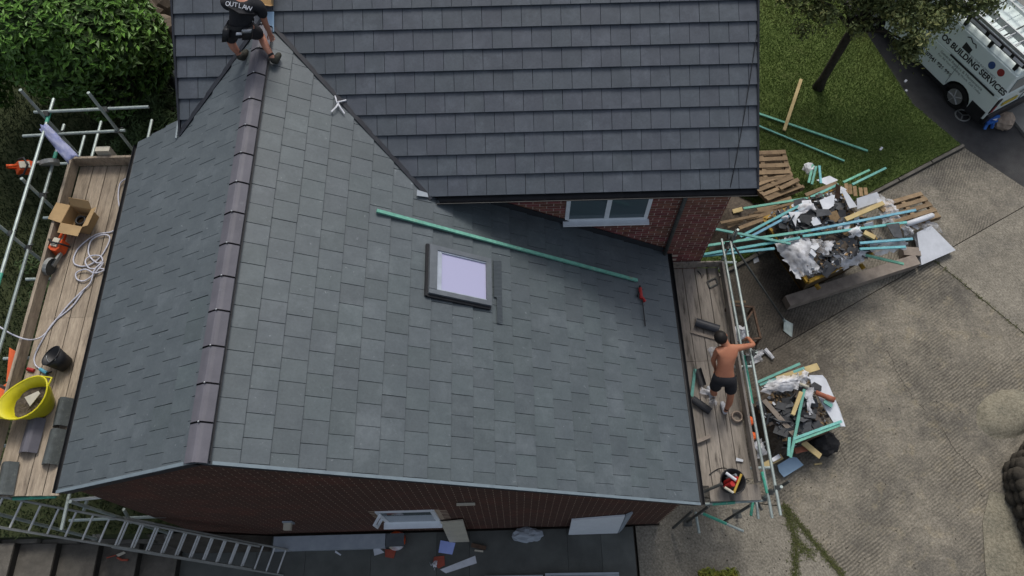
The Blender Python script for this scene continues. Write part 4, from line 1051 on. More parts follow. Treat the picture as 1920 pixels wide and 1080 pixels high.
# yellow flexible tub with rubble
tb = thing('flexible_tub', 'big yellow flexible tub with dirt in it on the garden side platform', 'tub', Vector((-3.251, 0.92, 4.2)))
tc_ = Vector((-3.251, 0.92, 4.2)); ax1 = R(38)
def oval(rx, ry, z, cx=0, cy=0, n=28):
    out = []
    for i in range(n):
        a = 2 * math.pi * i / n; x, y = rx * math.cos(a), ry * math.sin(a)
        out.append(tc_ + Vector((cx + x * math.cos(ax1) - y * math.sin(ax1), cy + x * math.sin(ax1) + y * math.cos(ax1), z)))
    return out
rings = [oval(0.17, 0.15, 0.004), oval(0.22, 0.18, 0.06, -0.01), oval(0.30, 0.22, 0.24, -0.03, 0.02), oval(0.36, 0.255, 0.38, -0.05, 0.03)]
for k, v in enumerate(rings[3]): v.z += 0.035 * math.cos(2 * 2 * math.pi * k / 28 + 0.4) + 0.02 * math.cos(2 * math.pi * k / 28)
inner = [[tc_ + Vector((v.x - tc_.x, v.y - tc_.y, 0)) * 0.955 + Vector((0, 0, v.z - tc_.z)) for v in r] for r in reversed(rings)]
m = MB(); n = 28; allr = rings + inner
for r in allr: m.v += r
for i in range(len(allr) - 1):
    for j in range(n): m.f.append((i * n + j, i * n + (j + 1) % n, (i + 1) * n + (j + 1) % n, (i + 1) * n + j)); m.m.append(0)
m.build('body', 'tub_yellow', tb, smooth=True)
MB().tube(rings[3], 0.014, 6, closed=True).build('rim', 'tub_yellow', tb, smooth=True)
for k0 in (0, 14):
    q = [rings[3][(k0 + i) % 28] for i in (-2, 0, 2)]; c_ = sum(rings[3], Vector()) / 28
    MB().tube([q[0], q[1] + (q[1] - c_).normalized() * 0.07 - Vector((0, 0, 0.03)), q[2]], 0.014, 6).build('handle', 'tub_yellow', tb, smooth=True)
dirt = MB(); rr_ = random.Random(4)
rg_ = [[tc_ + Vector(((v.x - tc_.x) * k, (v.y - tc_.y) * k, 0.20 + (1 - k) * 0.05 + rr_.uniform(-0.02, 0.02))) for v in rings[2]] for k in (0.90, 0.6, 0.3)]
for r in rg_: dirt.v += r
for i in range(2):
    for j in range(n): dirt.f.append((i * n + j, i * n + (j + 1) % n, (i + 1) * n + (j + 1) % n, (i + 1) * n + j)); dirt.m.append(0)
dirt.f.append(tuple(range(2 * n, 3 * n))); dirt.m.append(0)
tag(dirt.build('rubble', 'rubble'), 'dark dirt and mortar crumbs filling the yellow tub', 'rubble', kind='stuff')
sc_ = MB().slab([(-3.345, 0.978, 4.5), (-3.251, 0.852, 4.48), (-3.13, 1.019, 4.52), (-3.162, 1.059, 4.52)], 0.006)
single('offcut', sc_, 'cream', 'pale wedge shaped offcut stuck in the dirt of the yellow tub', 'offcut')

# spare ridge tiles lying on the boards
def spare_ridge(label, a, b, w, mat, z0):
    a, b = V(a), V(b); dd = (b - a); L = dd.length; dd.normalize(); sdv = dd.cross(Vector((0, 0, 1))).normalized(); upv = sdv.cross(dd)
    prof = [(-w / 2, 0), (-w * 0.18, 0.085), (-0.02, 0.10), (0.02, 0.10), (w * 0.18, 0.085), (w / 2, 0)]
    prof = prof + [(x * 0.9, z - 0.016) for x, z in reversed(prof)]
    k = len(prof); m = MB()
    vs = [a + sdv * x + upv * z for x, z in prof] + [b + sdv * x + upv * z for x, z in prof]
    fs = [(i, (i + 1) % k, k + (i + 1) % k, k + i) for i in range(k)]
    for e in (0, k):
        for i in range(k // 2 - 1): fs.append((e + i, e + i + 1, e + k - 2 - i, e + k - 1 - i))
    return single('ridge_tile', m.add(vs, fs), mat, label, 'ridge tile', 'spare ridge tiles on the platform')
spare_ridge('purple grey ridge tile lying in front of the yellow tub', (-3.261, 0.746, 4.24), (-3.272, 0.259, 4.24), 0.26, 'ridge', 0)
spare_ridge('mossy green grey ridge tile lying right of the yellow tub', (-2.928, 1.027, 4.23), (-2.917, 0.625, 4.23), 0.22, 'ridge_spare', 0)
spare_ridge('mossy green grey ridge tile at the platform edge, nearest the ladder', (-2.929, 0.58, 4.23), (-2.938, 0.092, 4.23), 0.23, 'ridge_spare', 0)
spare_ridge('mossy ridge tile at the very end of the boards above the ladder', (-3.48, 0.136, 4.23), (-3.449, -0.308, 4.23), 0.24, 'ridge_spare', 0)

# orange sheet hung outside the platform, blue cloth, timber block
os_ = MB()
P0, P1 = Vector((-3.848, 1.759, 4.35)), Vector((-3.665, 1.647, 4.35)); P2, P3 = Vector((-4.131, 1.156, 3.6)), Vector((-4.499, 1.042, 3.6))
os_.slab([(-3.962, 1.844, 4.2), (-3.763, 1.738, 4.2), (-3.732, 1.41, 4.2), (-3.869, 1.317, 4.2)], 0.006)
single('orange_sheet', os_, 'orange_sheet', 'bright orange plastic sheet hanging outside the toe board', 'sheet')
os2 = MB().slab([(-3.885, 1.318, 4.15), (-3.755, 1.411, 4.15), (-3.755, 1.059, 4.15), (-3.834, 0.672, 4.15), (-3.924, 0.675, 4.15), (-4.049, 1.186, 4.15)], 0.006)
single('orange_sheet', os2, 'orange_sheet', 'orange plastic flap tucked behind the yellow tub', 'sheet')
cl = MB(); q0, q1 = Vector((-3.754, 5.153, 5.1)), Vector((-3.322, 4.697, 4.85)); ddv = (q1 - q0); sdv = ddv.cross(Vector((0, 0, 1))).normalized()
rows_ = 12
for i in range(rows_ + 1):
    t = i / rows_; wv_ = 0.07 + 0.03 * t
    for j in range(6):
        u_ = (j / 5 - 0.5) * 2
        cl.v.append(q0.lerp(q1, t) + sdv * (u_ * wv_) + Vector((0, 0, 0.05 * math.cos(u_ * 1.6) + 0.03 * math.sin(j * 2.6 + i * 0.9))))
for i in range(rows_):
    for j in range(5): cl.f.append((i * 6 + j, i * 6 + j + 1, i * 6 + 7 + j, i * 6 + 6 + j)); cl.m.append(0)
co = single('blue_cloth', cl, 'blue_cloth', 'crumpled blue and white cloth hung over the scaffold corner', 'cloth', smooth=True)
co.modifiers.new('solid', 'SOLIDIFY').thickness = 0.006
single('timber_block', MB().bb((-3.25, 5.10, PZ - 0.02), (-3.02, 5.19, PZ + 0.32)), 'cream', 'pale timber block propped behind the end toe board', 'timber')

# ================================================================ things on the roofs
def stick(name, a, b, w, h, mat, label, cat, group=None, up=(0, 0, 1)):
    return single(name, MB().beam(a, b, w, h, up), mat, label, cat, group)
stick('roof_batten', dr(1.512, 3.391, 0.030), dr(5.601, 3.336, 0.030), 0.05, 0.036, 'batten', 'long green treated batten lying across the grey roof slope', 'batten', up=nR)
gunm = thing('sealant_gun', 'red sealant gun with black rod lying on the roof near the eave', 'sealant gun', dr(5.636, 2.9, 0))
def rp(y, dx=0, h=0.03): return dr(5.636 + dx, y, h)
MB().tube([rp(3.20, 0, 0.035), rp(3.0, 0, 0.035)], 0.03, 10).build('cartridge_holder', 'red', gunm)
MB().tube([rp(3.24, 0, 0.035), rp(3.20, 0, 0.035)], 0.016, 8).build('nozzle', 'black_plastic', gunm)
MB().beam(rp(3.02, 0.01, 0.04), rp(2.95, 0.06, 0.04), 0.03, 0.05, nR).build('grip', 'red', gunm)
MB().beam(rp(3.10, -0.03, 0.03), rp(3.02, -0.06, 0.03), 0.02, 0.03, nR).build('trigger', 'black_plastic', gunm)
MB().tube([rp(3.0, 0.02, 0.03), rp(2.50, 0.03, 0.02)], 0.010, 8).build('push_rod', 'black_plastic', gunm)
ms = MB()
for i in range(46):
    ya = 2.03 + i * 0.0225
    ms.beam(dr(3.165 if i > 18 else 3.205, ya, 0.013), dr(3.285, ya + 0.03, 0.013), 0.009, 0.006, nR)
ms.slab([dr(3.165, 2.44, 0.010), dr(3.285, 2.44, 0.010), dr(3.285, 3.07, 0.010), dr(3.165, 3.07, 0.010)], 0.004)
ms.slab([dr(3.205, 2.02, 0.009), dr(3.285, 2.02, 0.009), dr(3.285, 2.44, 0.009), dr(3.205, 2.44, 0.009)], 0.004)
o = single('mesh_strip', ms, 'mesh_vent', 'dark ribbed mesh strip lying beside the skylight', 'strip')
# knotted white ribbon on the valley
rb = MB()
for pts in ([(0.878, 5.168, 5.631), (0.916, 5.055, 5.62), (0.969, 5.099, 5.589), (1.027, 5.155, 5.543)], [(0.939, 5.095, 5.595), (0.914, 4.975, 5.621), (0.847, 4.865, 5.637)], [(0.914, 5.059, 5.615), (0.968, 4.978, 5.578), (1.019, 4.911, 5.536)]):
    rb.tube(pts, 0.012, 5)
single('ribbon', rb, 'print_white', 'knotted white ribbon tied over the valley between the roofs', 'ribbon')
# white lead piece at the foot of the valley, roof hook bits
single('flashing_offcut', MB().slab([(2.053, 3.931, 4.929), (2.197, 3.924, 4.844), (2.213, 3.854, 4.835), (2.049, 3.826, 4.931)], 0.006), 'upvc_grey', 'small pale flashing piece at the foot of the valley', 'flashing')
single('lead_sheet', MB().slab([(-0.091, 6.268, 6.238), (0.027, 6.265, 6.237), (0.012, 6.013, 6.088), (-0.106, 6.029, 6.097)], 0.004), 'blue_board', 'pale blue flashing sheet lying beside the kneeling roofer', 'flashing')
single('tile_clip', MB().tube([(-1.582, 5.049, 5.277), (-1.55, 4.714, 5.297)], 0.018, 6), 'verge', 'small grey metal strip on the tiles at the left valley foot', 'clip')
# small cardboard carton above the roofer
ct = thing('cardboard_carton', 'torn cardboard carton on the dark roof above the kneeling roofer', 'box', (-0.054, 6.34, 6.362))
cm = (-0.083, 6.436, 6.302)
def mroofp(x, y, h): return dm(x, y, h)
cxm, cym = cm[0], cm[1]
MB().slab([mroofp(cxm - 0.12, cym - 0.05, 0.02), mroofp(cxm + 0.10, cym - 0.08, 0.02), mroofp(cxm + 0.12, cym + 0.25, 0.02), mroofp(cxm - 0.10, cym + 0.28, 0.02)], 0.006).build('base', 'cardboard', ct)
MB().slab([mroofp(cxm - 0.12, cym - 0.05, 0.02), mroofp(cxm - 0.10, cym + 0.28, 0.02), mroofp(cxm - 0.09, cym + 0.28, 0.20), mroofp(cxm - 0.13, cym - 0.05, 0.20)], 0.006).build('side', 'cardboard', ct)
MB().slab([mroofp(cxm + 0.10, cym - 0.08, 0.02), mroofp(cxm + 0.12, cym + 0.25, 0.02), mroofp(cxm + 0.15, cym + 0.25, 0.2), mroofp(cxm + 0.12, cym - 0.08, 0.18)], 0.006).build('side', 'cardboard', ct)
MB().slab([mroofp(cxm - 0.12, cym - 0.05, 0.02), mroofp(cxm + 0.10, cym - 0.08, 0.02), mroofp(cxm + 0.10, cym - 0.12, 0.16), mroofp(cxm - 0.12, cym - 0.09, 0.17)], 0.006).build('flap', 'cardboard', ct)
# thin black cable hanging down the right of the main roof
pts = [(7.214, 6.176, 6.163), (7.207, 5.876, 5.986), (7.144, 5.542, 5.789), (7.072, 5.138, 5.551), (6.992, 4.731, 5.312), (6.887, 4.253, 5.03), (6.798, 3.896, 4.82)]
single('cable', MB().tube(pts, 0.007, 6), 'black_plastic', 'thin black cable trailing down the right side of the dark roof', 'cable', smooth=True)

# ================================================================ the skip and its load
rs = random.Random(21)
e1, e2 = Vector((0.918, 0.395, 0)).normalized(), Vector((-0.395, 0.918, 0)).normalized()
SK0 = Vector((9.86, 5.18, 0))
skp = thing('skip', 'yellow metal skip heaped with slates, plastic and battens', 'skip', SK0)
def sp(a, b, z): return SK0 + e1 * a + e2 * b + Vector((0, 0, z))
top, bot = (0.90, 0.80), (0.55, 0.68)
corners = [(-1, -1), (1, -1), (1, 1), (-1, 1)]
tp = [sp(top[0] * i, top[1] * j, 1.0) for i, j in corners]; bp_ = [sp(bot[0] * i, bot[1] * j, 0.03) for i, j in corners]
MB().slab([bp_[0], bp_[1], bp_[2], bp_[3]], 0.02).build('floor', 'skip_yellow', skp)
for k in range(4):
    a, b, c_, d_ = tp[k], tp[(k + 1) % 4], bp_[(k + 1) % 4], bp_[k]
    MB().slab([a, d_, c_, b], 0.012).build('side_panel', 'skip_side_shaded', skp)
    MB().beam(a, b, 0.07, 0.07).build('rim', 'skip_yellow', skp)
for s_ in (-1, 1):
    for t_ in (-0.55, 0.55):
        MB().tube([sp(t_, s_ * 0.82, 0.62), sp(t_, s_ * 0.93, 0.62)], 0.045, 10).build('lifting_lug', 'skip_yellow', skp)

def heap(name, label, fn, nu, nv, mat, cat='rubble'):
    m = MB()
    for i in range(nu + 1):
        for j in range(nv + 1): m.v.append(fn(i / nu * 2 - 1, j / nv * 2 - 1))
    for i in range(nu):
        for j in range(nv): m.f.append((i * (nv + 1) + j, (i + 1) * (nv + 1) + j, (i + 1) * (nv + 1) + j + 1, i * (nv + 1) + j + 1)); m.m.append(0)
    o = m.build(name, mat); return tag(o, label, cat, kind='stuff')
def skz(u, v): return 1.0 + 0.22 * max(0, 1 - (u ** 4 + v ** 4) * 0.7)
heap('rubble', 'grey building rubble filling the yellow skip', lambda u, v: sp(u * 0.90, v * 0.80, skz(u, v) + rs.uniform(-0.03, 0.03)), 18, 16, 'rubble')

def shard(c, size, rnd, tilt=0.5, thick=0.012, aspect=1.0):
    n = rnd.choice((4, 4, 5)); pts = []
    a0 = rnd.uniform(0, 6.28)
    base = [(-1, -0.7), (1, -0.7), (1, 0.7), (-1, 0.7)] if n == 4 else [(-1, -0.7), (0.6, -0.75), (1, 0.1), (0.5, 0.7), (-0.9, 0.6)]
    M = Matrix.Rotation(a0, 3, 'Z') @ Matrix.Rotation(rnd.gauss(0, tilt), 3, 'X') @ Matrix.Rotation(rnd.gauss(0, tilt), 3, 'Y')
    for x, y in base:
        pts.append(V(c) + M @ Vector(((x + rnd.uniform(-0.25, 0.25)) * size / 2 * aspect, (y + rnd.uniform(-0.25, 0.25)) * size / 2, 0)))
    return MB().slab(pts, thick)
def shards(n, place, label, group, mat, s0, s1, rnd, name='broken_slate', cat='slate', tilt=0.4):
    for _ in range(n):
        c = place()
        single(name, shard(c, rnd.uniform(s0, s1), rnd, tilt), mat, label, cat, group)
def pick(cx, cy, sx_, sy_, h0, h1): return lambda: SK0 + e1 * (cx + rs.uniform(-sx_, sx_)) + e2 * (cy + rs.uniform(-sy_, sy_)) + Vector((0, 0, rs.uniform(h0, h1)))
shards(52, pick(-0.05, 0.28, 0.70, 0.40, 1.17, 1.26), 'broken dark grey slate piece in the back half of the skip', 'broken slates at the back of the skip', 'slate', 0.14, 0.32, rs)
shards(56, pick(0.02, -0.50, 0.62, 0.28, 1.10, 1.22), 'broken dark slate piece heaped along the near rim of the skip', 'broken slates along the near rim', 'slate', 0.14, 0.30, rs, tilt=0.6)
shards(14, pick(0.48, 0.02, 0.32, 0.3, 1.20, 1.32), 'splintered chipboard piece in the middle of the skip', 'chipboard pieces in the skip', 'chip', 0.10, 0.22, rs, 'chipboard_piece', 'chipboard')
shards(16, pick(0.1, 0.15, 0.75, 0.6, 1.28, 1.36), 'small white plasterboard fragment among the skip slates', 'plasterboard fragments in the skip', 'white_board', 0.08, 0.22, rs, 'plasterboard_fragment', 'plasterboard')
def sheet(name, pts, mat, label, cat, t=0.012):
    return single(name, MB().slab(pts, t), mat, label, cat)
sheet('slate', [(9.301, 5.318, 1.36), (9.487, 5.187, 1.34), (9.579, 5.398, 1.38), (9.326, 5.431, 1.38)], 'slate', 'large flat grey slate lying left of centre in the skip', 'slate')
sheet('slate', [(9.647, 5.358, 1.38), (9.971, 5.411, 1.38), (9.923, 5.526, 1.4), (9.675, 5.534, 1.4)], 'slate', 'large square grey slate lying in the middle of the skip', 'slate')
sheet('slate', [(11.021, 5.154, 1.36), (11.113, 4.88, 1.34), (11.309, 4.86, 1.3), (11.287, 5.183, 1.36)], 'slate', 'grey slate standing out over the right rim of the skip', 'slate')
sheet('plasterboard', [(10.548, 5.569, 1.3), (10.55, 5.774, 1.38), (10.999, 5.915, 1.38), (11.081, 5.744, 1.3)], 'white_board', 'broad white board at the back right of the skip', 'board')
sheet('plasterboard', [(10.256, 5.951, 1.42), (10.322, 6, 1.42), (10.537, 5.595, 1.34), (10.367, 5.562, 1.34)], 'white_board', 'narrow curved white board strip standing in the skip', 'board')
sheet('plasterboard', [(9.809, 5.783, 1.32), (10.077, 5.879, 1.36), (10.132, 5.877, 1.36), (10.077, 5.647, 1.32), (9.86, 5.513, 1.3)], 'white_board', 'pointed white board sheet near the back of the skip', 'board')
sheet('plasterboard', [(9.125, 5.524, 1.32), (9.42, 5.527, 1.32), (9.27, 5.368, 1.32), (9.228, 5.193, 1.28)], 'white_board', 'torn white board piece at the left end of the skip', 'board')
sheet('plasterboard', [(9.516, 5.262, 1.36), (9.636, 5.359, 1.38), (9.73, 5.217, 1.34), (9.559, 5.173, 1.34)], 'white_board', 'small white board scrap between the big skip slates', 'board')
sheet('plasterboard', [(10.285, 6.866, 0.42), (10.604, 6.969, 0.42), (10.769, 6.851, 0.42), (10.524, 6.704, 0.42)], 'white_board', 'white board lying on the timber pile behind the skip', 'board')
sheet('plasterboard', [(10.256, 6.199, 1.3), (10.254, 6.048, 1.45), (10.256, 5.834, 1.3), (10.194, 5.868, 1.25)], 'rust', 'upright brown board end standing in the skip', 'board')

def film(name, label, outline_fn, nu, nv, mat, amp, rnd):
    m = MB()
    for i in range(nu + 1):
        for j in range(nv + 1):
            p = outline_fn(i / nu, j / nv)
            if i in (0, nu) or j in (0, nv): p = p + Vector((rnd.gauss(0, 0.022), rnd.gauss(0, 0.022), rnd.gauss(0, 0.01)))
            m.v.append(p + Vector((rnd.uniform(-amp, amp), rnd.uniform(-amp, amp), rnd.uniform(-amp, amp) * 0.9)))
    for i in range(nu):
        for j in range(nv): m.f.append((i * (nv + 1) + j, (i + 1) * (nv + 1) + j, (i + 1) * (nv + 1) + j + 1, i * (nv + 1) + j + 1)); m.m.append(0)
    return single(name, m, mat, label, 'plastic sheet', smooth=True)
def quad_fn(a, b, c_, d_, bulge=0.0):
    a, b, c_, d_ = V(a), V(b), V(c_), V(d_)
    return lambda u, v: a.lerp(b, u).lerp(d_.lerp(c_, u), v) + Vector((0, 0, bulge * math.sin(math.pi * u) * math.sin(math.pi * v)))
film('plastic_sheet', 'crumpled clear plastic sheet spilling over the near left rim of the skip', quad_fn((8.738, 4.99, 1.14), (9.401, 4.895, 1.36), (9.556, 4.215, 1.14), (9.125, 4.149, 1.06), 0.14), 16, 14, 'film_white', 0.02, rs)
film('plastic_sheet', 'clear plastic sheet with red print on the near slates', quad_fn((9.452, 4.886, 1.33), (9.93, 4.823, 1.33), (9.732, 4.532, 1.3), (9.435, 4.637, 1.3), 0.05), 8, 8, 'film', 0.015, rs)
film('plastic_sheet', 'clear film draped over the right end of the skip', quad_fn((10.967, 5.91, 1.35), (11.366, 5.825, 1.2), (11.452, 5.374, 1.2), (10.984, 5.203, 1.3), 0.06), 10, 10, 'film', 0.02, rs)
film('plastic_sheet', 'pale plastic sheet hanging off the lower right rim of the skip', quad_fn((10.605, 4.772, 1.32), (11.456, 4.875, 1.2), (11.454, 4.761, 1.05), (10.796, 4.634, 1.05), 0.03), 10, 6, 'film_white', 0.015, rs)
film('plastic_sheet', 'grey plastic wrapping at the back left of the skip load', quad_fn((9.329, 5.638, 1.33), (9.665, 5.737, 1.36), (9.688, 5.564, 1.35), (9.354, 5.485, 1.33), 0.05), 8, 6, 'film_white', 0.02, rs)
film('plastic_bag', 'lilac plastic bag at the left end of the skip', quad_fn((8.922, 5.42, 1.25), (9.125, 5.485, 1.3), (9.122, 5.321, 1.28), (8.97, 5.297, 1.2), 0.12), 6, 6, 'film_white', 0.025, rs)
film('plastic_sheet', 'crumpled white plastic lump on top of the near slate heap', quad_fn((10.212, 5.031, 1.38), (10.462, 5.086, 1.4), (10.498, 4.936, 1.36), (10.249, 4.87, 1.36), 0.08), 6, 6, 'film_white', 0.02, rs)
film('plastic_sheet', 'white wrapping draped over the near right rim of the skip', quad_fn((9.913, 4.545, 1.22), (10.571, 4.67, 1.22), (10.548, 4.497, 1), (9.971, 4.321, 1), 0.05), 12, 6, 'film_white', 0.02, rs)
film('plastic_sheet', 'blue tinted film at the right end of the long battens', quad_fn((11.36, 5.192, 1.3), (11.688, 5.173, 1.1), (11.798, 5.058, 0.9), (11.492, 5.004, 1.1), 0.05), 8, 8, 'film', 0.02, rs)

LB = 'batten'
B_ = [((1340,430),1.42,(1480,456),1.40,'batten','mint green batten lying over the scaffold end of the skip'),
]
def bat(a, b, mat, label, w=0.05, h=0.03): return stick('roof_batten', a, b, w, h, mat, label, 'batten', 'stripped battens in and around the skip')
bat((7.516, 5.114, 1.44), (8.998, 4.752, 1.4), 'batten', 'pale green batten overlapping the scaffold corner above the skip')
bat((7.315, 4.754, 1.4), (9.459, 5.042, 1.4), 'batten', 'green batten reaching left out of the skip, second from the near rim')
bat((9.237, 5, 1.4), (11.733, 5.507, 1.3), 'batten_blue', 'long blue batten running right across the skip to the pallet')
bat((9.282, 4.924, 1.38), (11.476, 5.226, 1.3), 'batten_blue', 'long blue green batten ending beside the white roll')
bat((7.275, 4.595, 1.34), (9.231, 4.901, 1.36), 'batten_blue', 'blue batten lying under the pale green one')
bat((7.261, 4.581, 1.3), (8.695, 4.696, 1.32), 'batten_blue', 'lowest blue batten reaching left towards the brick wall')
bat((8.068, 4.994, 1.3), (9.443, 5.705, 1.32), 'batten_blue', 'blue batten slanting up along the left end of the skip')
bat((8.152, 4.935, 1.27), (9.483, 5.633, 1.29), 'batten_blue', 'second blue batten slanting along the left end of the skip')
bat((8.403, 5.924, 0.85), (9.991, 5.971, 1.2), 'batten', 'pale green batten behind the skip over the brown timber')
bat((9.707, 5.94, 1.2), (10.321, 6.204, 1.25), 'batten', 'green batten end rising at the back of the skip')
bat((10.779, 6.675, 0.6), (11.597, 7.178, 0.3), 'batten', 'green batten lying on the lawn edge behind the crate slats')
bat((10.992, 6.646, 0.55), (12.042, 7.291, 0.2), 'batten', 'green batten nearest the lawn kerb behind the skip')
bat((10.091, 6.781, 0.45), (10.281, 7.259, 0.45), 'batten', 'left one of three short upright green battens on the lawn')
bat((10.154, 6.738, 0.45), (10.344, 7.214, 0.45), 'batten', 'middle one of three short upright green battens on the lawn')
bat((10.359, 6.759, 0.45), (10.419, 7.226, 0.45), 'batten_blue', 'right one of three short upright battens, with a pale blue foot')
bat((10.401, 4.755, 1.34), (11.509, 4.853, 1.28), 'batten_blue', 'blue batten across the pale plastic at the right of the skip')
bat((10.403, 4.655, 1.28), (11.349, 4.697, 1.24), 'batten_blue', 'lower blue batten across the pale plastic at the right of the skip')
bat((10.408, 4.628, 1.15), (11.382, 4.462, 0.95), 'batten', 'pale green batten poking out over the beam')
stick('timber', (10.213, 5.279, 1.38), (11.042, 5.619, 1.42), 0.09, 0.05, 'timber_new', 'thick yellow timber lying across the middle of the skip', 'timber')
stick('timber', (10.941, 5.622, 1.38), (11.065, 5.478, 1.34), 0.09, 0.05, 'chip', 'short orange timber block below the thick yellow timber', 'timber')
stick('timber', (10.542, 4.995, 1.34), (10.737, 4.878, 1.32), 0.10, 0.05, 'timber_new', 'short yellow timber offcut near the right rim of the skip', 'timber')
for k, (a, b) in enumerate((((10.428, 6.161, 1.35), (10.426, 5.958, 1.3)), ((10.499, 6.132, 1.35), (10.497, 5.93, 1.3)), ((10.59, 6.09, 1.35), (10.584, 5.876, 1.3)), ((10.713, 6.06, 1.33), (10.704, 5.872, 1.3)), ((10.811, 6.057, 1.33), (10.809, 5.895, 1.3)))):
    stick('crate_slat', a, b, 0.075, 0.02, 'chip', ('leftmost', 'second from left', 'middle', 'second from right', 'rightmost')[k] + ' of five orange brown crate slats behind the skip', 'slat', 'crate slats at the back of the skip')

# old timber at the house end of the skip
old = [((1351,418),(1421,404),0.9,0.05),((1386,428),(1432,411),0.95,0.06),((1363,425),(1392,412),0.85,0.05),((1404,404),(1450,396),0.75,0.05),((1400,412),(1470,392),0.85,0.05),((1374,397),(1392,392),0.7,0.05),((1415,400),(1500,378),0.8,0.06),((1510,366),(1569,343),1.1,0.05),((1420,394),(1484,372),0.7,0.05),((1440,418),(1486,386),1.05,0.045)]
OLDL = ['brown board end nearest the brick wall in the timber pile', 'thick brown board on top of the timber pile', 'short brown board below the topmost one', 'thin brown board in the middle of the timber pile', 'long brown board under the blue battens', 'short yellow ended board by the brick wall', 'long brown board beside the pale green batten', 'thin brown board leaning on the back rim of the skip', 'brown board just behind the pale green batten', 'yellow painted board along the left rim of the skip']
OLDP = [((7.851, 5.559, 0.9), (8.639, 5.686, 0.95)), ((8.191, 5.373, 0.98), (8.718, 5.551, 1.02)), ((7.998, 5.511, 0.82), (8.337, 5.651, 0.85)), ((8.525, 5.81, 0.75), (9.042, 5.869, 0.8)), ((8.426, 5.648, 0.85), (9.233, 5.855, 0.9)), ((8.254, 6.002, 0.6), (8.452, 6.032, 0.65)), ((8.669, 5.877, 0.72), (9.65, 6.09, 0.8)), ((9.677, 6.089, 1.05), (10.375, 6.341, 1.1)), ((8.778, 6.014, 0.62), (9.528, 6.237, 0.7)), ((8.771, 5.45, 1.08), (9.338, 5.806, 1.1))]
for k, (a, b) in enumerate(OLDP):
    stick('old_board', a, b, 0.06 + 0.02 * (k % 3), 0.03, 'skip_yellow' if k == 9 else ('timber_new' if k == 5 else 'pallet'), OLDL[k], 'board')
hp = heap('rubble', 'dark broken timber and dirt under the board pile', lambda u, v: Vector((8.35 + u * 0.75, 6.0 + v * 0.7, 0.02 + 0.55 * max(0, 1 - u * u * 0.8 - v * v * 0.8) + rs.uniform(-0.03, 0.03))), 10, 10, 'rubble')

def pallet(label, c, rz, rx=0.0, ry=0.0, n=6, L=1.15, Wd=0.95, group='timber pallets by the skip'):
    M = Matrix.Rotation(rz, 3, 'Z') @ Matrix.Rotation(rx, 3, 'X') @ Matrix.Rotation(ry, 3, 'Y')
    t = thing('pallet', label, 'pallet', c, group=group, M=M)
    for i in range(n):
        MB().bb((-L / 2, -Wd / 2 + i * (Wd - 0.1) / (n - 1), 0.10), (L / 2 - rs.uniform(0, 0.03), -Wd / 2 + i * (Wd - 0.1) / (n - 1) + 0.1, 0.12)).build('slat', 'pallet', t, local=True)
    for x in (-L / 2 + 0.05, 0, L / 2 - 0.05):
        MB().bb((x - 0.045, -Wd / 2, 0.02), (x + 0.045, Wd / 2, 0.098)).build('bearer', 'pallet', t, local=True)
    for y in (-Wd / 2, Wd / 2 - 0.1):
        MB().bb((-L / 2, y, 0.0), (L / 2, y + 0.1, 0.019)).build('bottom_board', 'pallet', t, local=True)
    return t
pallet('grey brown pallet at the bottom of the stack beside the dark roof', (9.314, 7.226, 0.1), R(4), 0, 0)
pallet('grey brown pallet on top of the stack beside the dark roof', (9.183, 7.196, 0.32), R(1), R(4), 0)
pallet('tilted broken pallet leaning in front of the pallet stack', (9.358, 6.743, 0.35), R(24), R(-16), R(4), n=5, L=0.95, Wd=0.75)
pallet('grey pallet lying flat between skip and white sheet', (12.215, 6.055, 0.25), R(16), R(-8), 0, n=5, L=1.05, Wd=0.75)
stick('loose_plank', (9.042, 6.406, 0.5), (9.396, 6.492, 0.5), 0.10, 0.04, 'pallet', 'short grey plank at the foot of the leaning pallet', 'plank')
stick('loose_plank', (9.441, 6.523, 0.45), (9.967, 6.687, 0.45), 0.08, 0.04, 'pallet', 'narrow grey plank right of the leaning pallet', 'plank')
stick('loose_plank', (9.355, 6.539, 0.62), (9.805, 6.761, 0.62), 0.09, 0.05, 'pallet', 'grey plank resting on the leaning pallet', 'plank')
single('crumpled_bag', MB().add(*ico(0.14, 2, 0.25, 0.6, 5)), 'film_white', 'crumpled white bag beside the short upright battens', 'bag').location = (10.216, 7.206, 0.3)

# big white foam board and roll right of the skip, the heavy beam
sheet('foam_board', [(12.245, 5.54, 0.3), (12.228, 4.821, 0.16), (13.056, 5.159, 0.16), (12.601, 5.703, 0.3)], 'white_board', 'large white foam board lying on the concrete right of the skip', 'board', 0.09)
single('plastic_roll', MB().tube([(11.913, 5.603, 0.55), (12.626, 5.897, 0.4)], 0.06, 12), 'white_board', 'white plastic roll lying between pallet and foam board', 'roll', smooth=True)
film('plastic_sheet', 'clear film under the white plastic roll', quad_fn((12.097, 5.646, 0.4), (12.717, 5.874, 0.3), (12.973, 5.551, 0.15), (12.449, 5.614, 0.3), 0.03), 8, 6, 'film', 0.02, rs)
single('timber_beam', MB().beam((9.192, 4.034, 0.13), (12.134, 4.93, 0.13), 0.24, 0.22), 'beam_wood', 'heavy grey timber beam lying in front of the skip', 'beam')
stick('beam_wedge', (11.895, 5.15, 0.12), (12.255, 5.113, 0.12), 0.20, 0.2, 'beam_wood', 'short grey timber block between beam and foam board', 'block')

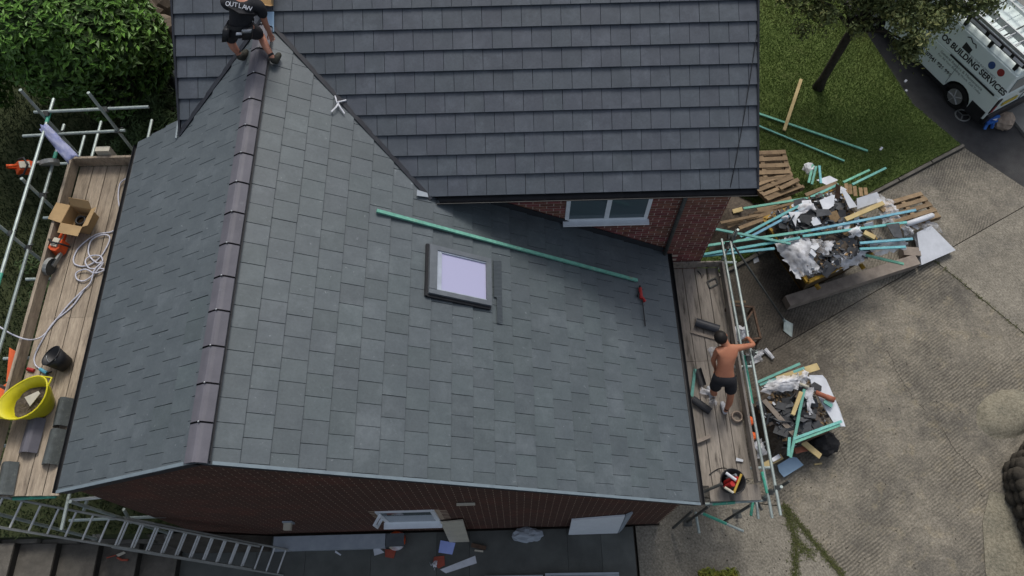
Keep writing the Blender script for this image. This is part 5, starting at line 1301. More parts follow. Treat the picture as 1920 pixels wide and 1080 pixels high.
def crumbs(n, place, mats, rnd, label):
    m = MB()
    for _ in range(n):
        q_ = shard(place(), rnd.uniform(0.03, 0.10), rnd, 0.5, 0.008); m.add(q_.v, q_.f, rnd.choices(range(len(mats)), [5, 2, 2, 1][:len(mats)])[0])
    return tag(m.build('debris', mats), label, 'debris', kind='stuff')
crumbs(420, pick(0.0, 0.0, 0.86, 0.76, 1.17, 1.27), ['slate', 'slate_brown', 'chip', 'white_board'], rs, 'small broken slate, wood and board bits strewn over the skip load')
# ================================================================ the smaller rubble heap by the scaffold
H0 = Vector((8.72, 1.60, 0))
h1, h2 = Vector((0.90, 0.43, 0)), Vector((-0.43, 0.90, 0))
def hs(a, b, z): return H0 + h1 * a + h2 * b + Vector((0, 0, z))
def hz(u, v): return 0.05 + 0.62 * max(0, 1 - (u ** 4 + v ** 4) * 0.9)
heap('rubble', 'dark slate rubble heap beside the scaffold', lambda u, v: hs(u * 0.68, v * 0.62, hz(u, v) + rs.uniform(-0.03, 0.03)), 16, 14, 'rubble')
def pk(cx, cy, sx_, sy_, h0, h1_): return lambda: hs(cx + rs.uniform(-sx_, sx_), cy + rs.uniform(-sy_, sy_), rs.uniform(h0, h1_))
shards(78, pk(-0.12, -0.10, 0.42, 0.42, 0.62, 0.78), 'broken dark slate piece on the rubble heap by the scaffold', 'broken slates on the scaffold heap', 'slate', 0.12, 0.26, rs, tilt=0.45)
shards(30, pk(0.34, -0.12, 0.16, 0.34, 0.60, 0.76), 'brown broken slate at the driveway side of the scaffold heap', 'brown slates on the scaffold heap', 'slate_brown', 0.08, 0.20, rs, tilt=0.6)
crumbs(320, pk(0.0, -0.05, 0.58, 0.52, 0.55, 0.74), ['slate', 'slate_brown', 'chip', 'white_board'], rs, 'small slate bits and torn scraps strewn over the scaffold heap')
crate = thing('wooden_crate', 'open board crate side holding the rubble heap beside the scaffold', 'crate', hs(-0.6, -0.3, 0))
MB().slab([(8.097, 1.741, 0.78), (8.177, 1.774, 0.8), (8.734, 0.98, 0.75), (8.666, 0.93, 0.72)], 0.03).build('top_rail', 'beam_wood', crate)
MB().slab([(8.1, 1.726, 0.76), (8.666, 0.93, 0.72), (8.626, 1.022, 0.1), (8.089, 1.754, 0.1)], 0.02).build('side_panel', 'rust', crate)
MB().slab([(8.697, 0.954, 0.7), (9.314, 1.188, 0.66), (9.273, 1.17, 0.1), (8.664, 1, 0.1)], 0.02).build('front_panel', 'rust', crate)
film('plastic_sheet', 'grey plastic sheet crumpled over the back of the scaffold heap', quad_fn((8.081, 1.888, 0.78), (8.283, 2.15, 0.8), (8.894, 2.243, 0.85), (8.813, 1.928, 0.85), 0.09), 14, 9, 'film_white', 0.022, rs)
film('plastic_sheet', 'pale plastic sheet at the driveway end of the scaffold heap', quad_fn((8.831, 2.182, 0.88), (9.015, 2.294, 0.88), (9.067, 2.107, 0.86), (8.845, 2.008, 0.86), 0.06), 8, 7, 'film_white', 0.02, rs)
film('plastic_sheet', 'torn film strip hanging between the slates of the scaffold heap', quad_fn((8.911, 1.968, 0.88), (9.092, 1.963, 0.88), (8.963, 1.474, 0.8), (8.901, 1.465, 0.8), 0.02), 6, 8, 'film_white', 0.015, rs)
sheet('foam_sheet', [(9.068, 2.213, 0.8), (9.322, 2.206, 0.8), (9.384, 2.125, 0.78), (9.527, 1.578, 0.74), (9.587, 1.23, 0.7), (9.409, 1.235, 0.7), (9.257, 1.586, 0.74), (9.075, 2.043, 0.8)], 'white_board', 'jagged white foam sheet at the driveway edge of the scaffold heap', 'board', 0.03)
sheet('slate', [(9.044, 2.009, 0.84), (9.138, 2.07, 0.84), (9.261, 1.982, 0.84), (9.232, 1.888, 0.84), (9.082, 1.945, 0.84)][::-1], 'slate', 'hexagonal grey slate on the white foam sheet', 'slate')
single('clay_pipe', MB().tube([(9.1, 1.842, 0.9), (9.281, 1.76, 0.88), (9.29, 1.754, 0.88), (9.422, 1.697, 0.87)], [0.047, 0.047, 0.055, 0.055], 14), 'terracotta', 'terracotta drain pipe on top of the scaffold heap', 'pipe', smooth=True)
single('cardboard_tube', MB().tube([(8.825, 2.01, 0.92), (8.981, 1.949, 0.9)], 0.03, 10), 'cream', 'short pale cardboard tube beside the terracotta pipe', 'tube', smooth=True)
def bat2(a, b, mat, label, w=0.05, h=0.03): return stick('roof_batten', a, b, w, h, mat, label, 'batten', 'battens on the scaffold heap')
bat2((8.157, 2.183, 0.55), (9.033, 2.523, 0.6), 'batten', 'dark green batten along the back of the scaffold heap')
bat2((8.199, 2.138, 0.52), (9.115, 2.447, 0.56), 'batten', 'second green batten along the back of the scaffold heap')
stick('timber', (8.537, 2.227, 0.55), (9.396, 2.475, 0.55), 0.14, 0.03, 'timber_new', 'broad yellow plank behind the scaffold heap', 'plank')
stick('timber', (8.574, 1.42, 0.92), (8.803, 1.844, 0.95), 0.07, 0.05, 'timber_new', 'short yellow timber lying up on the scaffold heap', 'timber')
bat2((8.877, 1.898, 0.94), (8.643, 1.263, 0.86), 'batten', 'green batten lying down the middle of the scaffold heap')
bat2((8.703, 1.407, 0.88), (8.432, 0.662, 0.8), 'batten', 'green batten pointing at the blue board')
bat2((8.467, 1.024, 0.84), (8.399, 0.692, 0.8), 'batten', 'short green batten left of the crossing battens')
bat2((8.539, 0.993, 0.84), (9.505, 1.306, 0.8), 'batten', 'upper green batten of the pair along the near edge of the scaffold heap')
bat2((8.555, 0.938, 0.82), (9.459, 1.242, 0.78), 'batten', 'lower green batten of the pair along the near edge of the scaffold heap')
bat2((9.233, 1.685, 0.86), (9.369, 1.584, 0.84), 'batten', 'short green batten stub below the terracotta pipe', 0.07)
stick('timber', (8.783, 1.029, 0.55), (9.133, 0.75, 0.42), 0.11, 0.03, 'timber_new', 'yellow plank leaning out of the near edge of the scaffold heap', 'plank')
stick('timber', (8.682, 0.867, 0.4), (8.934, 0.92, 0.4), 0.10, 0.06, 'terracotta', 'reddish timber block under the leaning yellow plank', 'timber')
bag = MB().add(*ico(0.30, 3, 0.10, 0.75, 9)); bag.v = [V((v.x * 0.9, v.y * 0.8, v.z)) + Vector((9.327, 1.03, 0.24)) for v in bag.v]
single('rubble_sack', bag, 'black_cloth', 'black rubble sack slumped at the near end of the scaffold heap', 'sack')
sheet('blue_board', [(8.421, 0.68, 0.1), (8.43, 0.559, 0.1), (8.501, 0.447, 0.1), (8.917, 0.666, 0.1), (8.813, 0.811, 0.1), (8.715, 0.834, 0.1)], 'blue_board', 'pale blue board lying on the concrete below the scaffold heap', 'board', 0.02)
stick('timber', (8.068, 0.626, 0.3), (8.46, 0.796, 0.3), 0.10, 0.04, 'timber_new', 'pale plank lying under the scaffold rail by the blue board', 'plank')
sheet('paper_label', [(8.232, 0.748, 0.36), (8.261, 0.687, 0.36), (8.425, 0.763, 0.36), (8.388, 0.834, 0.36)], 'print_white', 'white and blue paper label on the pale plank', 'label', 0.003)
stick('timber', (9.153, 0.687, 0.02), (9.3, 0.704, 0.02), 0.03, 0.02, 'timber_new', 'small pale stick on the concrete beside the blue board', 'stick')
for lab, c_, s_ in (('bright orange plastic cone piece under the upper scaffold rail', (7.914, 1.434, 0.5), 0.09), ('orange plastic piece under the scaffold rail, below the other', (7.96, 1.171, 0.4), 0.075)):
    m = MB().add(*ico(s_, 2, 0.18, 0.7, 3)); m.v = [v + V(c_) for v in m.v]
    single('orange_piece', m, 'orange_sheet', lab, 'plastic piece')
film('plastic_bag', 'white plastic bag lying under the lower scaffold rail', quad_fn((8.002, 1.072, 0.3), (8.171, 1.108, 0.3), (8.203, 0.886, 0.2), (8.024, 0.79, 0.2), 0.1), 7, 7, 'film_white', 0.025, rs)

# shovel leaning on the scaffold, rusty frame and scraps on the ground
sv_ = thing('shovel', 'long handled shovel leaning from the scaffold to the concrete', 'shovel', (9.177, 3.485, 0))
s0, s1 = Vector((7.499, 4.204, 2.45)), Vector((9.081, 3.653, 0.12)); sdv = (s1 - s0).normalized()
MB().tube([s0, s1], 0.02, 10).build('handle', 'tube_dark', sv_, smooth=True)
blade = MB(); bq = [(9.093, 3.686, 0.1), (9.258, 3.581, 0.08), (9.208, 3.313, 0.012), (9.066, 3.456, 0.02)]
blade.slab(bq, 0.006)
for a, b in ((0, 3), (1, 2)): blade.beam(V(bq[a]) + Vector((0, 0, 0.012)), V(bq[b]) + Vector((0, 0, 0.012)), 0.01, 0.025)
blade.build('blade', 'galv', sv_)
MB().tube([s1 - sdv * 0.05, s1 + sdv * 0.08], 0.026, 8).build('socket', 'galv', sv_)
fr = thing('steel_frame', 'rusty steel trestle frame standing on the dirty concrete', 'frame', (8.295, 3.727, 0))
fp = [(7.912, 3.923, 0.35), (8.408, 3.861, 0.35), (8.445, 3.176, 0.35), (7.855, 3.124, 0.35)]
for k in range(4):
    MB().beam(fp[k], fp[(k + 1) % 4], 0.04, 0.04).build('rail', 'rust', fr)
    MB().beam(fp[k], (fp[k][0], fp[k][1], 0.0), 0.035, 0.035, (1, 0, 0)).build('leg', 'rust', fr)
MB().beam((8.182, 3.519, 0.33), (8.403, 3.798, 0.33), 0.035, 0.03).build('brace', 'rust', fr)
stick('loose_plank', (7.926, 4.064, 0.2), (8.326, 4.052, 0.2), 0.05, 0.03, 'pallet', 'thin grey lath lying behind the rusty frame', 'lath')
film('plastic_bag', 'white plastic bag stuffed against the rusty frame', quad_fn((7.878, 3.386, 0.5), (8.187, 3.351, 0.45), (8.223, 3.179, 0.3), (7.882, 3.103, 0.4), 0.12), 8, 8, 'film_white', 0.035, rs)
film('plastic_sheet', 'clear plastic scrap lying beyond the scaffold rail', quad_fn((8.245, 3.02, 0.05), (8.53, 3.043, 0.06), (8.521, 2.812, 0.03), (8.243, 2.724, 0.04), 0.06), 8, 8, 'film', 0.02, rs)
m = MB().tube([(8.595, 3.041, 0.06), (8.734, 2.841, 0.06)], [0.05, 0.035], 8)
single('crushed_bottle', m, 'film_white', 'crushed clear bottle lying on the concrete by the plastic scrap', 'bottle')
sheet('paper_label', [(8.703, 5.299, 0.02), (8.808, 5.296, 0.02), (8.842, 5.085, 0.02), (8.718, 5.037, 0.02)][::-1], 'white_board', 'white scrap of card on the dark concrete by the skip', 'card', 0.006)
sheet('foam_scrap', [(8.161, 5.957, 0.3), (8.255, 6.117, 0.3), (8.363, 6.059, 0.3), (8.273, 5.927, 0.3)][::-1], 'white_board', 'small white foam scrap by the brick wall', 'scrap', 0.05)

# ================================================================ things on the driveway-side platform
def sheetbox(name, c, size, rz, mat, label, cat, rx=0.0):
    M = Matrix.Rotation(rz, 3, 'Z') @ Matrix.Rotation(rx, 3, 'Y')
    return single(name, MB().box(c, size, M=M), mat, label, cat)
def trough(label, a, b, w, h, mat, name='gutter_piece', flip=False):
    a, b = V(a), V(b); dd = (b - a).normalized(); sdv = dd.cross(Vector((0, 0, 1))).normalized()
    m = MB(); n = 8; pr = []
    for i in range(n + 1):
        t = math.pi * i / n; pr.append((math.cos(t) * w / 2, math.sin(t) * h * (1 if flip else -1)))
    pr += [(x * 0.93, z * 0.93) for x, z in reversed(pr)]; k = len(pr)
    vs = [a + sdv * x + Vector((0, 0, z)) for x, z in pr] + [b + sdv * x + Vector((0, 0, z)) for x, z in pr]
    fs = [(i, (i + 1) % k, k + (i + 1) % k, k + i) for i in range(k)]
    for e in (0, k):
        for i in range(n): fs.append((e + i, e + i + 1, e + k - 2 - i, e + k - 1 - i))
    return single(name, m.add(vs, fs), mat, label, 'gutter piece', 'gutter pieces on the platform')
trough('dark half round gutter piece lying across the boards behind the worker', (6.776, 2.934, 1.86), (7.181, 2.776, 1.86), 0.17, 0.06, 'valley', flip=True)
trough('black gutter length standing up along the boards beside the green batten', (6.693, 2.048, 1.88), (6.744, 1.732, 1.88), 0.13, 0.05, 'black_plastic')
trough('short dark gutter piece lying crosswise below the green batten', (6.528, 1.49, 1.87), (6.81, 1.254, 1.87), 0.14, 0.05, 'fascia_dark', flip=True)
stick('roof_batten', (6.654, 2.044, 1.84), (6.531, 1.538, 1.84), 0.05, 0.03, 'batten', 'short green batten on the boards beside the gutter pieces', 'batten')
film('plastic_bag', 'clear plastic bag on the boards by the worker', quad_fn((6.703, 1.707, 1.84), (6.891, 1.644, 1.84), (6.946, 1.507, 1.84), (6.766, 1.55, 1.84), 0.08), 7, 6, 'film_white', 0.02, rs)
film('plastic_bag', 'thin clear plastic scrap on the boards below the worker', quad_fn((6.816, 1.494, 1.83), (6.977, 1.451, 1.83), (6.961, 1.337, 1.83), (6.819, 1.379, 1.83), 0.05), 6, 5, 'film', 0.015, rs)
film('plastic_bag', 'clear plastic scrap on the boards beside the worker', quad_fn((6.929, 2.443, 1.83), (7.107, 2.479, 1.83), (7.078, 2.276, 1.83), (6.945, 2.28, 1.83), 0.05), 6, 5, 'film', 0.015, rs)
rc = MB()
for k in range(3): rc.tube([Vector((7.257, 1.158, 1.83)) + Vector((math.cos(a) * 0.085, math.sin(a) * 0.085, k * 0.022)) for a in [i * math.pi / 10 for i in range(20)]], 0.016, 6, closed=True)
single('tape_roll', rc, 'sack', 'ring shaped roll of tape on the boards behind the worker', 'roll', smooth=True)
fo = MB(); q = [Vector((7.114, 3.766, 1.82)), Vector((7.285, 3.839, 1.82)), Vector((7.307, 3.716, 1.82)), Vector((7.146, 3.632, 1.82))]
for k in range(4): fo.beam(q[k], q[(k + 1) % 4], 0.022, 0.025)
single('wire_square', fo, 'tube_dark', 'small grey square frame on the boards near the brick wall', 'frame')
single('bent_bracket', MB().tube([(6.968, 3.999, 1.81), (7.019, 3.93, 1.81), (7.027, 3.84, 1.81), (7.067, 3.917, 1.81)], 0.01, 6), 'black_plastic', 'small bent black bracket on the boards near the brick wall', 'bracket')
stick('timber', (6.476, 0.728, 1.86), (6.753, 0.83, 1.86), 0.06, 0.06, 'beam_wood', 'short timber offcut wedged against the gutter on the boards', 'timber')
stick('broken_lath', (6.675, 2.765, 1.82), (7.137, 2.606, 1.82), 0.05, 0.02, 'beam_wood', 'muddy lath lying under the dark gutter piece', 'lath')
sheet('foam_scrap', [(7.146, 0.461, 1.84), (7.256, 0.422, 1.84), (7.242, 0.387, 1.84), (7.129, 0.408, 1.84)][::-1], 'white_board', 'small white scrap near the end of the toe board', 'scrap', 0.02)
tool = thing('tool_bucket', 'black bucket of red and yellow hand tools at the end of the scaffold', 'bucket', (6.965, 0.032, 1.8))
tbb = Vector((6.96, 0.028, 1.82))
for nm, prof in (('body', [(0.001, 0.0), (0.15, 0.0), (0.20, 0.26), (0.194, 0.26), (0.145, 0.01), (0.001, 0.01)]),):
    MB().lathe(prof, tbb, 24).build(nm, 'black_plastic', tool, smooth=True)
MB().tube([tbb + Vector((math.cos(a) * 0.2, math.sin(a) * 0.2, 0.26)) for a in [i * math.pi / 12 for i in range(24)]], 0.011, 6, closed=True).build('rim', 'black_plastic', tool, smooth=True)
def tin(name, a, b, r, mat, label, cat): return single(name, MB().tube([tbb + Vector(a), tbb + Vector(b)], r, 10), mat, label, cat)
tin('drill', (-0.06, 0.0, 0.06), (0.06, 0.03, 0.28), 0.062, 'red', 'red power tool body standing in the tool bucket', 'drill')
tin('drill_chuck', (-0.09, -0.07, 0.08), (-0.02, -0.05, 0.30), 0.045, 'red', 'second red power tool in the tool bucket', 'drill')
tin('hand_tool', (-0.05, 0.08, 0.1), (0.05, 0.09, 0.30), 0.025, 'steel', 'silver tool handle in the tool bucket', 'tool')
tin('silver_blade', (-0.10, 0.13, 0.28), (0.03, 0.0, 0.33), 0.026, 'white_board', 'white blade lying over the tool bucket', 'tool')
tin('spirit_level', (-0.02, -0.19, 0.27), (0.14, 0.10, 0.30), 0.02, 'gold', 'yellow spirit level lying across the tool bucket', 'level')
tin('sealant_tube', (-0.16, -0.10, 0.28), (-0.03, -0.19, 0.28), 0.022, 'cream', 'cream sealant tube on the bucket rim', 'tube')
hose([(6.657, 0.195, 1.815), (6.801, 0.278, 1.82), (6.901, 0.266, 1.95), (6.948, 0.193, 2)], 0.009, 'power_cable', 'black_plastic', 'black cable running from the tool bucket to the gutter', 'cable')
hose([(7.023, 0.027, 1.95), (7.191, 0.107, 1.83), (7.293, 0.078, 1.83)], 0.008, 'power_cable', 'black_plastic', 'black cable trailing from the tool bucket to the toe board', 'cable')

# ================================================================ things in front of the gable
gb1 = MB().bb((-1.02, gy - 0.30, 0.01), (1.02, gy - 0.05, 0.16))
single('door_sill', gb1, 'upvc_grey', 'long pale grey sill board lying along the foot of the gable wall', 'sill')
single('end_block', MB().bb((1.03, gy - 0.28, 0.01), (1.36, gy - 0.05, 0.15)), 'grey_lid', 'short darker grey block at the end of the long sill board', 'block')
pnl = MB().slab([(4.376, -0.476, 0.02), (5.282, -0.472, 0.02), (5.266, -0.36, 1.294), (4.38, -0.36, 0.98)], 0.03)
single('door_panel', pnl, 'upvc', 'white ribbed door panel leaning on the gable near its right end', 'panel')
single('panel_edge', MB().slab([(5.302, -0.472, 0.02), (5.387, -0.399, 0.02), (5.358, -0.36, 1.616), (5.286, -0.36, 1.348)], 0.03), 'upvc_grey', 'narrow grey trim leaning beside the white door panel', 'trim')
sheet('cream_panel', [(2.185, -0.55, 0.03), (2.547, -0.55, 0.03), (2.519, -0.37, 1.389), (2.127, -0.37, 1.222)], 'cream', 'cream board leaning against the gable beside the window', 'board', 0.02)
sheet('notice_sheet', [(2.016, -0.505, 0.01), (1.98, -0.719, 0.01), (2.234, -0.762, 0.01), (2.291, -0.559, 0.01)], 'paper_blue', 'bright blue printed sheet lying on the paving', 'paper', 0.003)
nt = bpy.data.objects['notice_sheet']
sheet('white_strip', [(2.014, -1.013, 0.01), (2.121, -1.079, 0.01), (2.681, -0.921, 0.01), (2.653, -0.792, 0.01)], 'white_board', 'long white strip lying on the paving by the blue sheet', 'strip', 0.012)
sheet('red_packet', [(1.904, -0.792, 0.02), (1.886, -0.883, 0.02), (1.985, -0.995, 0.02), (2.101, -0.943, 0.02), (2.089, -0.778, 0.02)], 'red_clay', 'red packet lying left of the white strip', 'packet', 0.03)
film('plastic_bag', 'grey plastic scrap beside the red packet', quad_fn((1.848, -0.919, 0.02), (1.945, -0.849, 0.03), (1.965, -0.94, 0.02), (1.898, -0.993, 0.02), 0.03), 5, 5, 'film_white', 0.012, rs)
sheet('red_packet', [(0.759, -0.446, 0.03), (0.766, -0.577, 0.03), (1.004, -0.639, 0.03), (1.017, -0.509, 0.03)], 'red_clay', 'red packet under the white flap left of the reel', 'packet', 0.04)
sheet('red_packet', [(1.004, -0.639, 0.03), (1.01, -0.769, 0.03), (1.167, -0.801, 0.03), (1.209, -0.645, 0.03)], 'red_clay', 'red packet just below the reel', 'packet', 0.04)
sheet('paper_flap', [(0.794, -0.637, 0.06), (0.819, -0.748, 0.06), (1.002, -0.698, 0.06), (0.89, -0.612, 0.06)], 'white_board', 'white paper flap on the red packets', 'paper', 0.003)
reel = thing('cable_reel', 'orange reel with white and pink wrapping lying on the patio', 'reel', (1.198, -0.482, 0))
rc_ = Vector((1.213, -0.495, 0.1))
MB().lathe([(0.045, 0.12), (0.045, 0.0), (0.15, 0.0), (0.17, 0.05), (0.15, 0.12), (0.045, 0.12)], rc_ - Vector((0, 0, 0.08)), 22).build('drum', 'orange', reel, smooth=True)
for a0, a1, mt in ((2.2, 4.3, 'cream'), (4.3, 5.6, 'film_white'), (0.2, 1.2, 'red_clay')):
    m = MB(); ns = 8
    for i in range(ns + 1):
        a = a0 + (a1 - a0) * i / ns
        for r_, z_ in ((0.055, 0.045), (0.155, 0.045), (0.178, -0.02)): m.v.append(rc_ + Vector((math.cos(a) * r_, math.sin(a) * r_, z_)))
    for i in range(ns):
        for j in range(2): m.f.append((i * 3 + j, i * 3 + j + 1, i * 3 + j + 4, i * 3 + j + 3)); m.m.append(0)
    m.build('wrapping', mt, reel)
sheet('paper_scrap', [(0.091, -0.631, 0.01), (0.084, -0.668, 0.01), (0.186, -0.726, 0.01), (0.204, -0.708, 0.01)], 'white_board', 'small white scrap alone on the paving', 'scrap', 0.004)
m = MB().add(*ico(0.17, 3, 0.14, 0.45, 8)); m.v = [V((v.x * 1.7, v.y * 0.8, v.z)) + Vector((3.608, -0.465, 0.1)) for v in m.v]
single('dust_sheet', m, 'upvc_grey', 'crumpled grey dust sheet at the foot of the gable wall', 'sheet')
stick('dark_offcut', (2.586, -0.607, 0.03), (2.85, -0.67, 0.03), 0.07, 0.05, 'rust', 'dark timber offcut on the paving by the cream board', 'timber')
stick('pale_offcut', (2.644, -0.7, 0.015), (2.8, -0.723, 0.015), 0.03, 0.02, 'cream', 'tiny pale offcut beside the dark timber offcut', 'offcut')
for k, (a, b, lab) in enumerate((((3.912, -1.125, 0.1), (5.234, -1.142, 0.1), 'right one of the pale grey panels at the bottom of the patio'), ((2.817, -1.138, 0.06), (3.873, -1.148, 0.06), 'left one of the pale grey panels at the bottom of the patio'))):
    pn = thing('ribbed_panel', lab, 'panel', a, group='pale panels at the patio edge')
    a, b = V(a), V(b)
    for j in range(5): MB().beam(a + Vector((0, -0.03 - j * 0.05, 0)), b + Vector((0, -0.03 - j * 0.05, 0)), 0.042, 0.03).build('rib', 'upvc_grey', pn)
# scraps near the ladder
single('sealant_tube', MB().tube([(-3.526, -0.139, 0.35), (-3.631, -0.316, 0.3)], 0.045, 12), 'white_board', 'white cartridge with red cap behind the ladder', 'cartridge')
sheet('paper_scrap', [(-3.428, -0.163, 0.3), (-3.162, -0.189, 0.3), (-3.227, -0.354, 0.15), (-3.317, -0.458, 0.1)][::-1], 'paper_blue', 'pointed pale blue white sheet behind the ladder rungs', 'paper', 0.004)
sheet('red_packet', [(-3.269, -0.36, 0.05), (-3.184, -0.399, 0.05), (-3.21, -0.473, 0.05), (-3.282, -0.453, 0.05)][::-1], 'red_clay', 'small red scrap beside the pale sheet behind the ladder', 'scrap', 0.02)
rbn = thing('trowel', 'small trowel with red handle lying on the garden step', 'trowel', (-3.735, -0.639, 0.35))
MB().slab([(-3.754, -0.641, 0.37), (-3.621, -0.59, 0.37), (-3.578, -0.619, 0.37), (-3.699, -0.679, 0.37)][::-1], 0.006).build('blade', 'cream', rbn)
MB().tube([(-3.905, -0.691, 0.37), (-3.743, -0.65, 0.37)], 0.012, 6).build('handle', 'red_clay', rbn)
MB().tube([(-3.716, -0.687, 0.37), (-3.631, -0.734, 0.37), (-3.516, -0.737, 0.37)], 0.02, 6).build('guard', 'red_clay', rbn)

# ================================================================ planks and poles on the lawn
stick('yellow_plank', (10.656, 9.983, 0.12), (9.961, 8.465, 0.12), 0.075, 0.04, 'timber_new', 'yellow plank lying on the lawn across the green poles', 'plank')
stick('green_pole', (9.254, 9.1, 0.1), (11.799, 7.843, 0.1), 0.05, 0.03, 'batten', 'upper long green batten lying on the lawn', 'batten')
stick('green_pole', (9.197, 8.754, 0.1), (11.196, 7.579, 0.1), 0.04, 0.03, 'batten', 'lower long green batten lying on the lawn', 'batten')
for k, (p, lab) in enumerate((((12.139, 7.915, 0.07), 'small pale scrap on the lawn near the kerb'), ((13.261, 9.954, 0), 'white scrap at the edge of the road by the van'), ((13.198, 9.657, 0), 'tiny pale scrap on the grass edge below the white one'))):
    single('litter', MB().box(p, (0.10 - 0.02 * k, 0.05, 0.03), rz=0.8), 'white_board', lab, 'litter')

# ================================================================ the van
fx, fy = -0.462, 0.887
vo = Vector((14.55 - fy * -1.0 * 0.95 * 1.0, 8.5 + 0.462 * 0.95, -0.12))
vo = Vector((14.55 + 0.887 * 0.93, 8.50 + 0.462 * 0.93, -0.12))
VM = Matrix(((fx, -fy, 0), (fy, fx, 0), (0, 0, 1)))          # local x forward, y left, z up
van = thing('parked_van', 'white builders van with ladders on its roof rack at the roadside', 'van', vo, M=VM)
def vb(m, name, mat, parent=None, bevel=0.0, smooth=False):
    o = m.build(name, mat, parent or van, local=True, smooth=smooth)
    if bevel:
        md = o.modifiers.new('bevel', 'BEVEL'); md.width = bevel; md.segments = 2; md.limit_method = 'ANGLE'
    return o
HWD = 0.93
arch = lambda cx: [(cx + math.cos(math.pi - i * math.pi / 10) * 0.38, 0.34 + math.sin(math.pi - i * math.pi / 10) * 0.38) for i in range(11)]
prof = [(0.0, 0.42)] + [(0.30, 0.34)] + arch(0.86) + arch(3.75) + [(4.55, 0.34), (4.75, 0.5), (4.78, 0.85), (4.55, 1.02), (3.95, 1.12), (0.02, 1.12)]
def side_prism(m, poly, hw0, hw1, z0, z1):
    f = lambda z: hw0 + (hw1 - hw0) * (z - z0) / (z1 - z0)
    n = len(poly)
    vs = [(x, f(z), z) for x, z in poly] + [(x, -f(z), z) for x, z in poly]
    fs = [tuple(reversed(range(n))), tuple(range(n, 2 * n))] + [(i, (i + 1) % n, n + (i + 1) % n, n + i) for i in range(n)]
    return m.add(vs, fs)
vb(side_prism(MB(), prof, HWD, HWD, 0, 1), 'lower_body', 'van_white', bevel=0.02)
vb(side_prism(MB(), [(0.02, 1.122), (3.95, 1.122), (3.25, 1.74), (0.07, 1.74)], HWD, 0.83, 1.12, 1.74), 'upper_body', 'van_white', bevel=0.025)
vb(side_prism(MB(), [(0.075, 1.742), (3.22, 1.742), (3.0, 1.83), (0.12, 1.83)], 0.825, 0.72, 1.74, 1.83), 'roof', 'van_white', bevel=0.03)
for i in range(5): vb(MB().bb((0.25 + i * 0.55, -0.6, 1.831), (0.36 + i * 0.55, 0.6, 1.842)), 'roof_rib', 'van_white')
vb(MB().bb((-0.06, -0.90, 0.26), (0.05, 0.90, 0.56)), 'rear_bumper', 'black_plastic', bevel=0.03)
for s_ in (-1, 1):
    vb(MB().bb((0.05, s_ * 0.935 - 0.012, 0.26), (0.47, s_ * 0.935 + 0.012, 0.62)), 'bumper_corner', 'black_plastic', bevel=0.01)
    lamp = vb(MB().bb((-0.014, s_ * 0.86 - 0.06, 0.62), (0.06, s_ * 0.86 + 0.055, 1.08)), 'rear_light', 'print_dark', bevel=0.01)
    vb(MB().bb((-0.022, s_ * 0.86 - 0.04, 0.66), (-0.015, s_ * 0.86 + 0.04, 0.86)), 'lens', 'light_red', lamp)
    for cx in (0.86, 3.75):
        w_ = vb(MB().tube([(cx, s_ * 0.72, 0.32), (cx, s_ * 0.90, 0.32)], 0.32, 26), 'wheel', 'tyre', bevel=0.02)
        vb(MB().tube([(cx, s_ * 0.902, 0.32), (cx, s_ * 0.912, 0.32)], 0.20, 22), 'rim', 'alu_dull', w_)
        for a in range(5):
            an = a * 1.2566
            vb(MB().beam((cx, s_ * 0.918, 0.32), (cx + math.cos(an) * 0.19, s_ * 0.918, 0.32 + math.sin(an) * 0.19), 0.012, 0.05, (0, 1, 0)), 'spoke', 'alu', w_)
vb(MB().bb((0.4, -0.9, 0.24), (4.4, 0.9, 0.40)), 'underside', 'black_plastic')
vb(MB().bb((-0.012, -0.06, 0.60), (0.0, -0.045, 1.66)), 'door_gap', 'print_dark')
vb(MB().bb((-0.02, 0.14, 0.72), (-0.002, 0.60, 0.83)), 'number_plate', 'plate_yellow')
for y0, y1 in ((0.1, 0.72), (-0.72, -0.1)):
    vb(MB().slab([(0.012, y0, 1.22), (0.048, y0, 1.60), (0.048, y1, 1.60), (0.012, y1, 1.22)], 0.01), 'rear_window', 'pane_dark')
vb(MB().bb((-0.02, -0.01, 0.95), (-0.002, 0.20, 1.0)), 'door_handle', 'print_grey')
vb(MB().bb((0.16, HWD + 0.001, 1.08), (1.55, HWD + 0.014, 1.125)), 'sliding_door_rail', 'print_dark')
vb(MB().bb((1.24, HWD + 0.001, 0.45), (1.252, HWD + 0.004, 1.10)), 'door_gap', 'print_grey')
vb(MB().bb((2.5, HWD + 0.001, 0.45), (2.512, HWD + 0.004, 1.10)), 'door_gap', 'print_grey')
vb(MB().slab([(3.98, -0.8, 1.14), (3.30, -0.74, 1.72), (3.30, 0.74, 1.72), (3.98, 0.8, 1.14)], 0.01), 'windscreen', 'pane_dark')
vb(MB().slab([(2.75, 0.925, 1.16), (3.75, 0.925, 1.16), (3.25, 0.845, 1.66), (2.75, 0.845, 1.66)], 0.004), 'side_window', 'pane_dark')
tilt = math.atan2(HWD - 0.83, 0.62)
LT = Matrix(((-1, 0, 0), (0, 0, 1), (0, 1, 0))).to_4x4()
def on_low(x, z): M = LT.copy(); M.translation = (x, HWD + 0.003, z); return M
def on_up(x, z):
    f = HWD + (0.83 - HWD) * (z - 1.12) / 0.62
    M = Matrix.Translation((x, f + 0.003, z)) @ Matrix.Rotation(tilt, 4, 'X') @ LT
    return M
text_curve('OS BUILDING SERVICES', 0.19, 'print_dark', van, on_up(0.99, 1.29), bold=0.006)
text_curve('07541 826 886', 0.14, 'print_dark', van, on_low(1.66, 0.68), bold=0.004)
